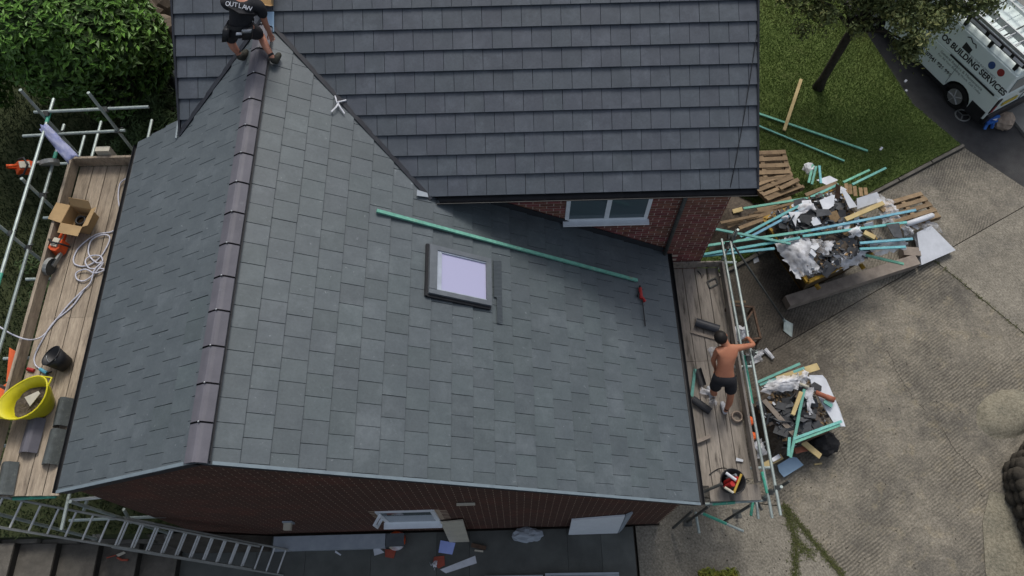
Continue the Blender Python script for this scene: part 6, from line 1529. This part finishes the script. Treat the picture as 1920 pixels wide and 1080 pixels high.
text_curve('General Repairs & Maintenance', 0.105, 'print_grey', van, on_low(1.12, 0.99))
text_curve('For All Your Building Work  Call Today', 0.085, 'print_grey', van, on_low(1.12, 0.89))
def disc(c, rx, rz, mat, name):
    m = MB(); n = 24
    m.add([(c[0] + math.cos(2 * math.pi * i / n) * rx, 0, c[1] + math.sin(2 * math.pi * i / n) * rz) for i in range(n)], [tuple(range(n))])
    for v in m.v: v.y = HWD + (0.83 - HWD) * (v.z - 1.12) / 0.62 + 0.004
    return vb(m, name, mat)
disc((0.66, 1.56), 0.085, 0.085, 'print_blue', 'round_emblem')
disc((0.40, 1.575), 0.085, 0.085, 'print_red', 'round_emblem')
lg = MB()
lp = [(1.50, 1.66), (1.42, 1.70), (1.32, 1.64), (1.24, 1.66), (1.18, 1.60)]
for a, b in zip(lp[:-1], lp[1:]):
    fa = lambda z: HWD + (0.83 - HWD) * (z - 1.12) / 0.62 + 0.006
    lg.beam((a[0], fa(a[1]), a[1]), (b[0], fa(b[1]), b[1]), 0.02, 0.006, (0, 1, 0))
vb(lg, 'roofline_emblem', 'print_dark')
q = [(1.45, 1.40), (1.22, 1.40), (1.22, 1.52), (1.45, 1.56)]
vb(MB().add([(x, HWD + (0.83 - HWD) * (z - 1.12) / 0.62 + 0.005, z) for x, z in q], [(0, 1, 2, 3)]), 'house_emblem', 'print_dark')
text_curve('FOR ALL YOUR BUILDING NEEDS', 0.06, 'print_grey', van, on_up(0.85, 1.40))
# roof rack
rack = vb(MB().bb((0.10, 0.74, 1.93), (3.1, 0.79, 2.05)).bb((0.10, -0.79, 1.93), (3.1, -0.74, 2.05)), 'roof_rack', 'black_plastic')
for x in (0.25, 1.0, 1.75, 2.5):
    vb(MB().tube([(x, -0.78, 1.95), (x, 0.78, 1.95)], 0.018, 8), 'cross_bar', 'tube_dark', rack)
    for s_ in (-1, 1): vb(MB().bb((x - 0.04, s_ * 0.765 - 0.03, 1.72), (x + 0.04, s_ * 0.765 + 0.03, 1.93)), 'rack_foot', 'black_plastic', rack)
for i, (a, b) in enumerate(((0.15, 0.42), (0.50, 0.72), (0.8, 1.15), (1.25, 1.7), (1.8, 1.95), (2.05, 2.5))):
    vb(MB().bb((a, 0.791, 1.955), (b, 0.796, 2.03)), 'rack_lettering', 'print_white', rack)
def roof_ladder(label, y0, y1, z, x0=-0.25, x1=3.0):
    t = thing('roof_ladder', label, 'ladder', vo + VM @ Vector((0, (y0 + y1) / 2, z)), group='ladders on the van roof', M=VM)
    ym = (y1 - y0) / 2
    for s_ in (-1, 1):
        MB().bb((x0, s_ * ym - 0.014, 0), (x1, s_ * ym + 0.014, 0.08)).build('stile', 'alu', t, local=True)
    x = x0 + 0.12
    while x < x1 - 0.05:
        MB().tube([(x, -ym + 0.014, 0.04), (x, ym - 0.014, 0.04)], 0.016, 8).build('rung', 'alu', t, local=True); x += 0.25
    return t
roof_ladder('aluminium ladder on the near side of the van roof, upper of two', 0.36, 0.72, 2.07)
roof_ladder('aluminium ladder lying under the near side one on the van roof', 0.34, 0.74, 1.975)
roof_ladder('aluminium ladder on the far side of the van roof', -0.66, -0.28, 2.0)
# things behind and under the van
wt = MB().tube([Vector((14.432, 8.953, -0.1)) + Vector((math.cos(a) * 0.17, math.sin(a) * 0.17, 0)) for a in [i * math.pi / 12 for i in range(24)]], 0.018, 6, closed=True)
for a in range(3): wt.beam(Vector((14.432, 8.953, -0.1)), Vector((14.432, 8.953, -0.1)) + Vector((math.cos(a * 2.1), math.sin(a * 2.1), 0)) * 0.17, 0.03, 0.01)
single('wheel_trim', wt, 'alu_dull', 'loose wheel trim lying on the road beside the van', 'wheel trim')
bl = thing('folding_trestle', 'blue folding trestle lying behind the van', 'trestle', (15.051, 8.742, -0.1))
for k, (a, b) in enumerate((((14.793, 8.49, -0.05), (14.822, 8.645, 0.25)), ((14.979, 8.516, -0.05), (14.916, 8.627, 0.25)), ((14.772, 8.531, 0.1), (15.01, 8.578, 0.15)), ((14.767, 8.578, 0.2), (15.016, 8.624, 0.25)))):
    MB().beam(a, b, 0.06, 0.05).build('strut', 'blue', bl)
MB().slab([(14.748, 8.594, 0.22), (14.944, 8.541, 0.2), (15.016, 8.624, 0.25), (14.82, 8.676, 0.27)], 0.02).build('tray', 'white_board', bl)
m = MB().add(*ico(0.24, 3, 0.10, 0.9, 4)); m.v = [V((v.x, v.y, v.z)) + Vector((15.242, 8.649, 0.05)) for v in m.v]
single('sand_sack', m, 'sack', 'beige sack standing behind the van', 'sack')

# ================================================================ vegetation
def leaf_cloud(pts_fn, n, lw, ll, rnd, up_bias=0.4):
    v, f = [], []
    for _ in range(n):
        p, out = pts_fn()
        nrm = (out + Vector((rnd.gauss(0, 0.5), rnd.gauss(0, 0.5), rnd.gauss(0, 0.5) + up_bias))).normalized()
        t = nrm.orthogonal(); t.rotate(Matrix.Rotation(rnd.uniform(0, 6.28), 3, nrm)); b = nrm.cross(t)
        k = rnd.uniform(0.7, 1.25); l, w_ = ll * k, lw * k
        o = len(v); bend = nrm * (-0.18 * l)
        v += [p - t * l * 0.5 + bend, p + b * w_ * 0.5, p + t * l * 0.5 + bend, p - b * w_ * 0.5]
        f.append((o, o + 1, o + 2, o + 3))
    m = MB(); m.v = v; m.f = f; m.m = [0] * len(f)
    return m
rv = random.Random(17)
# laurel
lau = thing('laurel_bush', 'large glossy laurel bush with bright lime tips beside the house', 'bush', (-5.4, 8.9, 1.0))
LC, LR = Vector((-5.55, 8.95, 2.9)), Vector((1.95, 1.45, 1.55))
lobes = [(Vector((rv.gauss(0, 0.45), rv.gauss(0, 0.45), rv.gauss(0.1, 0.4))), rv.uniform(0.42, 0.62)) for _ in range(26)]
def bush_pt(inner=0.0):
    def fn():
        c, r = rv.choice(lobes)
        d_ = Vector((rv.gauss(0, 1), rv.gauss(0, 1), rv.gauss(0, 1))).normalized()
        q = c + d_ * r * (rv.uniform(0.75, 1.02) if not inner else rv.uniform(0.2, 0.75))
        if q.length > 1.08: q = q.normalized() * 1.08
        return LC + Vector((q.x * LR.x, q.y * LR.y, q.z * LR.z)), Vector((q.x, q.y, q.z)).normalized()
    return fn
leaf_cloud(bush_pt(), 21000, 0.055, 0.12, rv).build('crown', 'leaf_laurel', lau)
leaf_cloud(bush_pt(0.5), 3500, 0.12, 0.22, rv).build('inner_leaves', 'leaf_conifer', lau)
def tips():
    while True:
        p_, o_ = bush_pt()()
        if o_.z > 0.25: return p_ + o_ * 0.06, (o_ * 0.5 + Vector((0, 0, 0.6)))
leaf_cloud(tips, 4200, 0.042, 0.115, rv, 0.2).build('new_leaves', 'leaf_new', lau)
for k in range(5): MB().tube([(-5.4 + 0.1 * k, 8.9, 1.0), (-5.6 + 0.35 * k, 8.8 + 0.1 * (k % 3), 1.9), (-6.4 + 0.55 * k, 8.7 + 0.2 * (k % 2), 2.9)], [0.06, 0.05, 0.025], 7).build('stem', 'bark', lau)

def shrub(name, label, c, r, n, lw, ll, mat, cat='shrub', group=None, z0=0.0):
    t = thing(name, label, cat, (c[0], c[1], z0), group=group)
    ctr, rad = V(c), V(r)
    lb_ = [(Vector((rv.gauss(0, 0.4), rv.gauss(0, 0.4), rv.gauss(0, 0.4))), rv.uniform(0.3, 0.6)) for _ in range(14)]
    def fn():
        c_, r_ = rv.choice(lb_); d_ = Vector((rv.gauss(0, 1), rv.gauss(0, 1), rv.gauss(0, 1))).normalized()
        q = c_ + d_ * r_ * rv.uniform(0.5, 1.0)
        return ctr + Vector((q.x * rad.x, q.y * rad.y, q.z * rad.z)), d_
    leaf_cloud(fn, n, lw, ll, rv).build('foliage', mat, t)
    for k in range(3): MB().tube([(c[0], c[1], z0), (c[0] + rv.gauss(0, 0.15), c[1] + rv.gauss(0, 0.15), c[2] + 0.1)], [0.03, 0.012], 6).build('stem', 'bark', t)
    return t
shrub('conifer_shrub', 'feathery green conifer shrub at the back corner of the extension', (-4.05, 8.15, 1.45), (0.85, 0.75, 0.6), 5200, 0.02, 0.13, 'leaf_conifer', z0=1.0)
shrub('conifer_shrub', 'smaller conifer shrub between the laurel and the scaffold', (-4.7, 7.35, 1.3), (0.6, 0.5, 0.45), 2400, 0.02, 0.12, 'leaf_conifer', z0=1.0)
shrub('low_shrub', 'yellow green low shrub at the bottom edge of the driveway', (6.85, -1.42, 0.28), (0.50, 0.26, 0.28), 2600, 0.03, 0.09, 'leaf_yellow')
shrub('low_shrub', 'straggly weed growing in the garden beyond the guard rails', (-5.6, 4.6, 1.2), (0.9, 0.6, 0.25), 900, 0.025, 0.11, 'leaf_conifer', z0=1.0)
shrub('low_shrub', 'low weeds in the garden under the scaffold boards', (-4.8, 2.6, 1.15), (0.6, 1.4, 0.2), 1100, 0.025, 0.10, 'leaf_conifer', z0=1.0)

# lawn tree
tr = thing('lawn_tree', 'small leafy tree on the lawn overhanging the white van', 'tree', (11.05, 9.77, 0.05))
MB().tube([(11.05, 9.77, 0.0), (11.07, 9.79, 0.35), (11.12, 9.84, 0.9), (11.20, 9.92, 1.5), (11.28, 10.0, 1.9)], [0.15, 0.10, 0.095, 0.10, 0.09], 10).build('trunk', 'bark', tr, smooth=True)
limbs = [(12.2, 9.55, 2.5), (13.2, 9.95, 2.8), (12.2, 10.6, 3.1), (11.4, 10.3, 3.1), (10.4, 10.3, 2.8), (11.7, 9.75, 2.75), (12.9, 10.6, 3.2), (10.9, 10.7, 2.9), (12.25, 9.15, 2.1), (11.2, 9.9, 2.5), (9.9, 10.2, 2.6), (13.7, 10.0, 2.9), (12.8, 9.9, 2.5), (10.2, 9.9, 2.4)]
for l in limbs:
    a = Vector((11.25, 9.97, 1.75)); b = V(l); mid = a.lerp(b, 0.5) + Vector((0, 0, 0.18))
    MB().tube([a, mid, b], [0.055, 0.035, 0.012], 7).build('limb', 'bark', tr, smooth=True)
tl = []
for l, r_, n_ in zip(limbs, (0.62, 0.62, 0.75, 0.65, 0.6, 0.6, 0.75, 0.6, 0.36, 0.5, 0.55, 0.5, 0.5, 0.45), (12, 12, 12, 12, 9, 12, 11, 9, 8, 9, 8, 8, 9, 6)):
    for _ in range(n_):
        d_ = Vector((rv.gauss(0, 1), rv.gauss(0, 1), rv.gauss(0, 0.6))).normalized()
        tl.append((V(l) + d_ * r_ * rv.uniform(0.2, 1.0), rv.uniform(0.14, 0.30)))
def tree_pt():
    c, r = rv.choice(tl); d_ = Vector((rv.gauss(0, 1), rv.gauss(0, 1), rv.gauss(0, 0.7)))
    return c + d_ * r * 0.55, d_.normalized()
leaf_cloud(tree_pt, 15500, 0.036, 0.072, rv).build('crown', 'leaf_tree', tr)
leaf_cloud(tree_pt, 4200, 0.045, 0.09, rv).build('pale_leaves', 'leaf_tree_pale', tr)

# ================================================================ stones, mound and neighbours' wall at the right edge, shed corner at the left
md = MB(); nq = 22
for i in range(nq + 1):
    for j in range(nq + 1):
        u, v = i / nq * 2 - 1, j / nq * 2 - 1
        h = max(0.0, 1 - (u * u + v * v) ** 1.3) * (0.20 + 0.04 * math.sin(5 * u + 2 * v)) + rv.uniform(-0.008, 0.008)
        md.v.append(Vector((13.15 + u * 0.62 + 0.18 * v, 1.58 + v * 0.5, h - 0.012)))
for i in range(nq):
    for j in range(nq): md.f.append((i * (nq + 1) + j, (i + 1) * (nq + 1) + j, (i + 1) * (nq + 1) + j + 1, i * (nq + 1) + j + 1)); md.m.append(0)
single('mossy_boulder', md, 'stone_moss', 'rounded mossy boulder at the edge of the driveway', 'boulder', smooth=True)
rw = thing('rough_stone_wall', 'rough dark stone retaining wall at the right edge of the driveway', 'wall', (12.9, -0.6, 0))
wp = [(13.6, 1.2), (13.02, 0.72), (12.66, 0.42), (12.60, 0.05), (12.66, -0.4), (12.70, -0.95), (12.62, -1.5), (12.55, -2.2)]
for k in range(len(wp) - 1):
    a, b = V((*wp[k], 0)), V((*wp[k + 1], 0))
    nn = max(2, int((b - a).length / 0.22))
    for j in range(nn):
        for h_ in range(3):
            c = a.lerp(b, (j + 0.5 + rv.uniform(-0.15, 0.15)) / nn) + Vector((0.12 + rv.uniform(-0.03, 0.03), 0, 0.09 + h_ * 0.17))
            vs, fs = ico(0.16, 2, 0.07, 0.72, rv.randrange(9999))
            m = MB().add([v + c for v in vs], fs); m.build('stone', 'bark', rw, smooth=True)
ap = MB().prism([(12.2, -3.4), (12.55, -2.2), (12.62, -1.5), (12.70, -0.95), (12.66, -0.4), (12.60, 0.05), (12.35, 0.1), (12.05, -0.45), (11.85, -1.3), (11.75, -3.4)], 0.003, 0.014)
single('concrete_apron', ap, 'stone_moss', 'worn mossy concrete apron along the rough stone wall', 'apron')
rsn = thing('corrugated_lid', 'grey corrugated sheet leaning behind the rough stone wall', 'sheet', (13.3, 0.4, 0.3))
for j in range(7): MB().beam((13.02 + j * 0.07, 0.55 + j * 0.03, 0.42), (13.10 + j * 0.07, 0.20 + j * 0.03, 0.42), 0.06, 0.02).build('rib', 'upvc_grey', rsn)
# rocks and shed by the laurel
for k, (c, s_, lab) in enumerate((((-4.861, 11.29, 1.3), 0.45, 'upper brown rock beside the laurel at the back of the house'), ((-4.534, 10.862, 1.3), 0.42, 'pointed brown rock below the upper one by the dark roof'), ((-4.676, 11.642, 1.2), 0.4, 'brown rock half hidden behind the dark roof edge'))):
    vs, fs = ico(s_, 2, 0.22, 1.1, 30 + k)
    m = MB().add([V((v.x * 0.8, v.y * 0.8, v.z)) + V(c) for v in vs], fs)
    single('garden_rock', m, 'stone', lab, 'rock')
sh = thing('oil_tank', 'weathered grey tank beside the back corner of the house', 'tank', (-3.75, 9.3, 1.0))
MB().tube([(-4.1, 9.15, 1.35), (-3.1, 9.45, 1.35)], 0.34, 18).build('barrel', 'grey_lid', sh, smooth=True)
for x in (-3.9, -3.3): MB().bb((x - 0.05, 9.0, 1.0), (x + 0.05, 9.6, 1.08)).build('foot', 'kerb', sh)
bd = thing('garden_border', 'low timber border behind the conifer shrub', 'border', (-3.7, 8.8, 1.0))
MB().beam((-4.6, 8.72, 1.06), (-2.9, 8.80, 1.06), 0.06, 0.12).build('sleeper', 'beam_wood', bd)

# ================================================================ people
def skin_mesh(name, joints, edges, mat, root=0, sub=2):
    me = bpy.data.meshes.new(name)
    me.from_pydata([tuple(j[0]) for j in joints], edges, [])
    tmp = bpy.data.objects.new(name, me); col.objects.link(tmp)
    tmp.modifiers.new('skin', 'SKIN').use_smooth_shade = True
    for i, j in enumerate(joints):
        r = j[1]; me.skin_vertices[0].data[i].radius = (r, r) if not isinstance(r, tuple) else r
        me.skin_vertices[0].data[i].use_root = (i == root)
    sb = tmp.modifiers.new('sub', 'SUBSURF'); sb.levels = sub; sb.render_levels = sub
    dg = bpy.context.evaluated_depsgraph_get()
    out = bpy.data.meshes.new_from_object(tmp.evaluated_get(dg))
    bpy.data.objects.remove(tmp)
    out.materials.clear(); out.materials.append(MATS[mat])
    out.polygons.foreach_set('use_smooth', [True] * len(out.polygons))
    return out
def add_part(me, name, parent):
    off = BASE[parent.name]
    for v in me.vertices: v.co -= off
    o = bpy.data.objects.new(name, me); col.objects.link(o); o.parent = parent; BASE[o.name] = off
    return o
def chain(joints, edges, pts, start=None):
    prev = start
    for p in pts:
        joints.append((V(p[0]), p[1])); i = len(joints) - 1
        if prev is not None: edges.append((prev, i))
        prev = i
    return prev
def hand(joints, edges, wrist_i, wrist, direction, palm_n, curl=0.5, k=1.0):
    dv = V(direction).normalized(); pn = V(palm_n); pn = (pn - dv * pn.dot(dv)).normalized(); sd2 = dv.cross(pn)
    w = V(wrist)
    palm = chain(joints, edges, [(w + dv * 0.045 * k, 0.026 * k), (w + dv * 0.085 * k, 0.028 * k)], wrist_i)
    for q, ln in zip((-0.030, -0.010, 0.010, 0.029), (0.062, 0.078, 0.082, 0.072)):
        b0 = w + dv * 0.092 * k + sd2 * q * k
        p1 = b0 + (dv * (1 - curl * 0.5) + pn * curl * 0.7).normalized() * ln * 0.5 * k
        p2 = p1 + (dv * (1 - curl * 1.5) + pn * curl * 1.4).normalized() * ln * 0.5 * k
        chain(joints, edges, [(b0, 0.010 * k), (p1, 0.009 * k), (p2, 0.008 * k)], palm)
    t0 = w + dv * 0.035 * k + sd2 * 0.030 * k
    chain(joints, edges, [(t0, 0.012 * k), (t0 + (dv + sd2 * 0.8 + pn * 0.3).normalized() * 0.04 * k, 0.010 * k), (t0 + (dv + sd2 * 0.4 + pn * 0.6).normalized() * 0.075 * k, 0.009 * k)], wrist_i + 0)

def person(label, J, skinm, shirt, shorts_m, shoe_m, sock_m, face_dir, hair_m='hair', hair_scale=1.06):
    P = thing('person', label, 'person', J['base'])
    joints, edges = [], []
    joints.append((V(J['P']), 0.135)); root = 0
    waist = V(J['P']).lerp(V(J['C']), 0.45)
    j = chain(joints, edges, [(waist, (0.135, 0.115)), (J['C'], (0.160, 0.125))], 0)
    chest = j
    up_c = V(J['C']).lerp(V(J['N']), 0.55)
    upper = chain(joints, edges, [(up_c, (0.13, 0.10))], chest)
    hd = V(J['Hd']); nk = V(J['N'])
    chain(joints, edges, [(nk, 0.062), (nk.lerp(hd, 0.55), 0.075), (hd, 0.098), (hd + (hd - nk).normalized() * 0.085, 0.078)], upper)
    for s_ in ('L', 'R'):
        chain(joints, edges, [(J[s_ + 'S'], 0.068), (V(J[s_ + 'S']).lerp(V(J[s_ + 'E']), 0.5), 0.052), (J[s_ + 'E'], 0.043), (V(J[s_ + 'E']).lerp(V(J[s_ + 'W']), 0.4), 0.042), (J[s_ + 'W'], 0.028)], upper)
        hand(joints, edges, len(joints) - 1, J[s_ + 'W'], V(J[s_ + 'W']) - V(J[s_ + 'E']), J.get(s_ + 'pn', (0, 0, -1)), J.get(s_ + 'curl', 0.4))
        k_, a_ = V(J[s_ + 'K']), V(J[s_ + 'A']); h_ = V(J[s_ + 'H'])
        fd = V(J.get(s_ + 'F', (0, 1, 0))).normalized()
        sk = (a_ - k_); back = -fd * 0.02
        chain(joints, edges, [(h_, 0.098), (h_.lerp(k_, 0.5), 0.082), (k_, 0.060), (k_.lerp(a_, 0.35) + back, 0.060), (k_.lerp(a_, 0.75), 0.042), (a_, 0.038), (a_ + fd * 0.05 - Vector((0, 0, 0.05)), 0.040), (a_ + fd * 0.13 - Vector((0, 0, 0.065)), 0.034)], 0)
    add_part(skin_mesh('body', joints, edges, skinm), 'body', P)
    # shorts
    sj, se = [(V(J['P']) + (V(J['C']) - V(J['P'])).normalized() * 0.03, (0.165, 0.150))], []
    sj.append((V(J['P']) + (V(J['C']) - V(J['P'])).normalized() * 0.12, (0.155, 0.135))); se.append((0, 1))
    for s_ in ('L', 'R'):
        h_, k_ = V(J[s_ + 'H']), V(J[s_ + 'K'])
        chain(sj, se, [(h_, 0.125), (h_.lerp(k_, 0.5), 0.112), (h_.lerp(k_, J.get('hem', 0.85)), 0.100)], 0)
    add_part(skin_mesh('shorts', sj, se, shorts_m), 'shorts', P)
    if shirt:
        tj, te = [(V(J['P']).lerp(V(J['C']), 0.02), (0.178, 0.162)), ], []
        tj.append((waist, (0.172, 0.150))); te.append((0, 1))
        c_ = chain(tj, te, [(J['C'], (0.182, 0.148)), (up_c, (0.155, 0.122)), (nk - (hd - nk).normalized() * 0.02, 0.085)], 1)
        for s_ in ('L', 'R'):
            sh_, el = V(J[s_ + 'S']), V(J[s_ + 'E'])
            chain(tj, te, [(sh_, 0.090), (sh_.lerp(el, 0.35), 0.078), (sh_.lerp(el, 0.7), 0.068)], 3)
        P['shirt'] = 1; del P['shirt']
        add_part(skin_mesh('t_shirt', tj, te, shirt), 't_shirt', P)
    for s_ in ('L', 'R'):
        a_, k_ = V(J[s_ + 'A']), V(J[s_ + 'K']); fd = V(J.get(s_ + 'F', (0, 1, 0))).normalized()
        bj, be = [(a_ + (k_ - a_).normalized() * J.get('boot', 0.05), 0.056)], []
        chain(bj, be, [(a_ - Vector((0, 0, 0.02)), 0.060), (a_ - fd * 0.035 - Vector((0, 0, 0.055)), 0.050)], 0)
        chain(bj, be, [(a_ + fd * 0.07 - Vector((0, 0, 0.045)), 0.055), (a_ + fd * 0.16 - Vector((0, 0, 0.055)), 0.046), (a_ + fd * 0.195 - Vector((0, 0, 0.06)), 0.034)], 1)
        add_part(skin_mesh('boot', bj, be, shoe_m), 'boot', P)
        add_part(skin_mesh('sock', [(a_ + (k_ - a_).normalized() * 0.03, 0.050), (a_ + (k_ - a_).normalized() * 0.12, 0.052)], [(0, 1)], sock_m), 'sock', P)
    # head details
    fdv = V(face_dir).normalized(); upv = (hd - nk).normalized(); fdv = (fdv - upv * fdv.dot(upv)).normalized(); sdv = fdv.cross(upv)
    hc = hd + upv * 0.03
    vs, fs = ico(0.112 * hair_scale / 1.06, 3, 0.035, 1.0, 3)
    keep = MB()
    M = Matrix((sdv, fdv, upv)).transposed()
    keep.add([M @ Vector((v.x * 0.92, v.y * 1.05, v.z * 1.05)) + hc + upv * 0.012 - fdv * 0.02 for v in vs], [f for f in fs if not (sum(vs[i].y for i in f) / 3 > 0.045 and sum(vs[i].z for i in f) / 3 < 0.055)])
    add_part_mb(keep, 'hair', hair_m, P)
    for s_ in (-1, 1):
        e_ = MB().add(*ico(0.011, 1)); e_.v = [v + hc + fdv * 0.088 + sdv * (0.032 * s_) + upv * 0.0 for v in e_.v]; add_part_mb(e_, 'eye', 'print_dark', P)
        e_ = MB().add(*ico(0.028, 2, 0.0)); e_.v = [M @ Vector((v.x * 0.4, v.y * 0.8, v.z * 1.1)) + hc + sdv * (0.095 * s_) - upv * 0.01 for v in e_.v]; add_part_mb(e_, 'ear', skinm, P)
    n_ = MB().add([hc + fdv * 0.09 + upv * 0.012, hc + fdv * 0.09 - upv * 0.035 + sdv * 0.018, hc + fdv * 0.09 - upv * 0.035 - sdv * 0.018, hc + fdv * 0.122 - upv * 0.028], [(0, 1, 3), (0, 3, 2), (1, 2, 3)]); add_part_mb(n_, 'nose', skinm, P)
    mth = MB().beam(hc + fdv * 0.092 - upv * 0.058 - sdv * 0.022, hc + fdv * 0.092 - upv * 0.058 + sdv * 0.022, 0.01, 0.008); add_part_mb(mth, 'mouth', 'red_clay', P)
    return P
def add_part_mb(mb, name, mat, parent): return mb.build(name, mat, parent, smooth=True)

# the roofer on the ridge
JA = dict(base=(-0.2, 5.55, 6.1),
          P=(-0.211, 5.459, 6.72), C=(-0.113, 5.544, 6.98), N=(-0.075, 5.671, 7.08), Hd=(-0.093, 5.871, 7.06),
          LH=(-0.345, 5.484, 6.68), LK=(-0.486, 5.602, 6.36), LA=(-0.41, 5.519, 6.125), RH=(-0.111, 5.495, 6.68), RK=(-0.063, 5.688, 6.36), RA=(0.095, 5.404, 6.166),
          LS=(-0.336, 5.649, 6.98), LE=(-0.5, 6.172, 6.72), LW=(-0.482, 6.43, 6.52), RS=(0.133, 5.594, 6.98), RE=(0.122, 5.566, 6.72), RW=(0.104, 5.625, 6.46),
          LF=(0.25, 1, -0.1), RF=(0.25, 1, -0.1), hem=0.9, boot=0.06, Rcurl=0.7)
roofer = person('person in black t-shirt and shorts bending over the roof ridge', JA, 'skin_pale', 'shirt', 'shorts', 'boot', 'black_cloth', (0.0, 1.0, -0.9))
# tool belt with pouches and shiny tools
pe, ch_ = V(JA['P']), V(JA['C']); sp_ = (ch_ - pe).normalized(); rt_ = (V(JA['RH']) - V(JA['LH'])).normalized(); bk = rt_.cross(sp_).normalized()
if bk.y > 0: bk = -bk
ring = [pe + sp_ * 0.09 + rt_ * math.cos(a) * 0.185 + bk * math.sin(a) * 0.165 for a in [i * math.pi / 12 for i in range(24)]]
bm_ = MB()
for i in range(24):
    a, b = ring[i], ring[(i + 1) % 24]
    bm_.add([a - sp_ * 0.028, b - sp_ * 0.028, b + sp_ * 0.028, a + sp_ * 0.028], [(0, 1, 2, 3)])
add_part_mb(bm_, 'tool_belt', 'black_plastic', roofer)
MBX = Matrix((rt_, bk, sp_)).transposed()
def pouch(c, size, mat, nm): return add_part_mb(MB().box(c, size, M=MBX), nm, mat, roofer)
pouch(pe + rt_ * 0.13 + bk * 0.15 + sp_ * 0.01, (0.13, 0.08, 0.17), 'black_plastic', 'pouch')
pouch(pe - rt_ * 0.17 + bk * 0.09 - sp_ * 0.02, (0.09, 0.12, 0.18), 'black_plastic', 'pouch')
pouch(pe + rt_ * 0.12 + bk * 0.20 + sp_ * 0.07, (0.13, 0.035, 0.045), 'steel', 'hammer_head')
pouch(pe + rt_ * 0.02 + bk * 0.19 + sp_ * 0.03, (0.08, 0.03, 0.03), 'white_board', 'tape_measure')
# lettering across the shoulders
cc = V(JA['C']).lerp(V(JA['N']), 0.18); upd = (V(JA['N']) - V(JA['C'])).normalized()
nb_ = rt_.cross(upd).normalized()
if nb_.z < 0: nb_ = -nb_
rt2 = upd.cross(nb_)
for k, ch in enumerate('OUTLAW'):
    u_ = (k - 2.5) * 0.056
    M = Matrix((rt2 * math.cos(u_ * 2) - nb_ * math.sin(u_ * 2), upd, nb_ * math.cos(u_ * 2) + rt2 * math.sin(u_ * 2))).transposed().to_4x4()
    M.translation = cc + rt2 * u_ + nb_ * (0.172 - 1.0 * u_ * u_) - upd * (0.35 * u_ * u_) - BASE[roofer.name]
    text_curve(ch, 0.085, 'print_white', roofer, M, 'shirt_lettering')

# the shirtless worker on the driveway side platform
JB = dict(base=(6.95, 1.4, 1.8),
          P=(6.903, 1.59, 2.66), C=(6.91, 1.854, 2.93), N=(6.914, 2.007, 3.04), Hd=(6.839, 2.11, 3.09),
          LH=(6.819, 1.576, 2.6), LK=(6.801, 1.496, 2.25), LA=(6.917, 1.545, 1.905), RH=(7.02, 1.561, 2.6), RK=(7.073, 1.376, 2.28), RA=(7.067, 1.246, 1.905),
          LS=(6.771, 1.956, 2.99), LE=(6.74, 1.873, 2.74), LW=(6.814, 1.811, 2.54), RS=(7.08, 1.984, 2.99), RE=(7.411, 2.081, 2.86), RW=(7.426, 2.264, 2.66),
          LF=(-0.5, 1, 0), RF=(-0.15, 1, 0), hem=0.72, boot=0.02, Rcurl=0.9, Lcurl=0.5, Rpn=(0, 0.3, -1))
worker = person('shirtless person in black shorts leaning over the scaffold rail', JB, 'skin', None, 'shorts', 'trainer', 'black_cloth', (0.1, 1.0, -0.8))
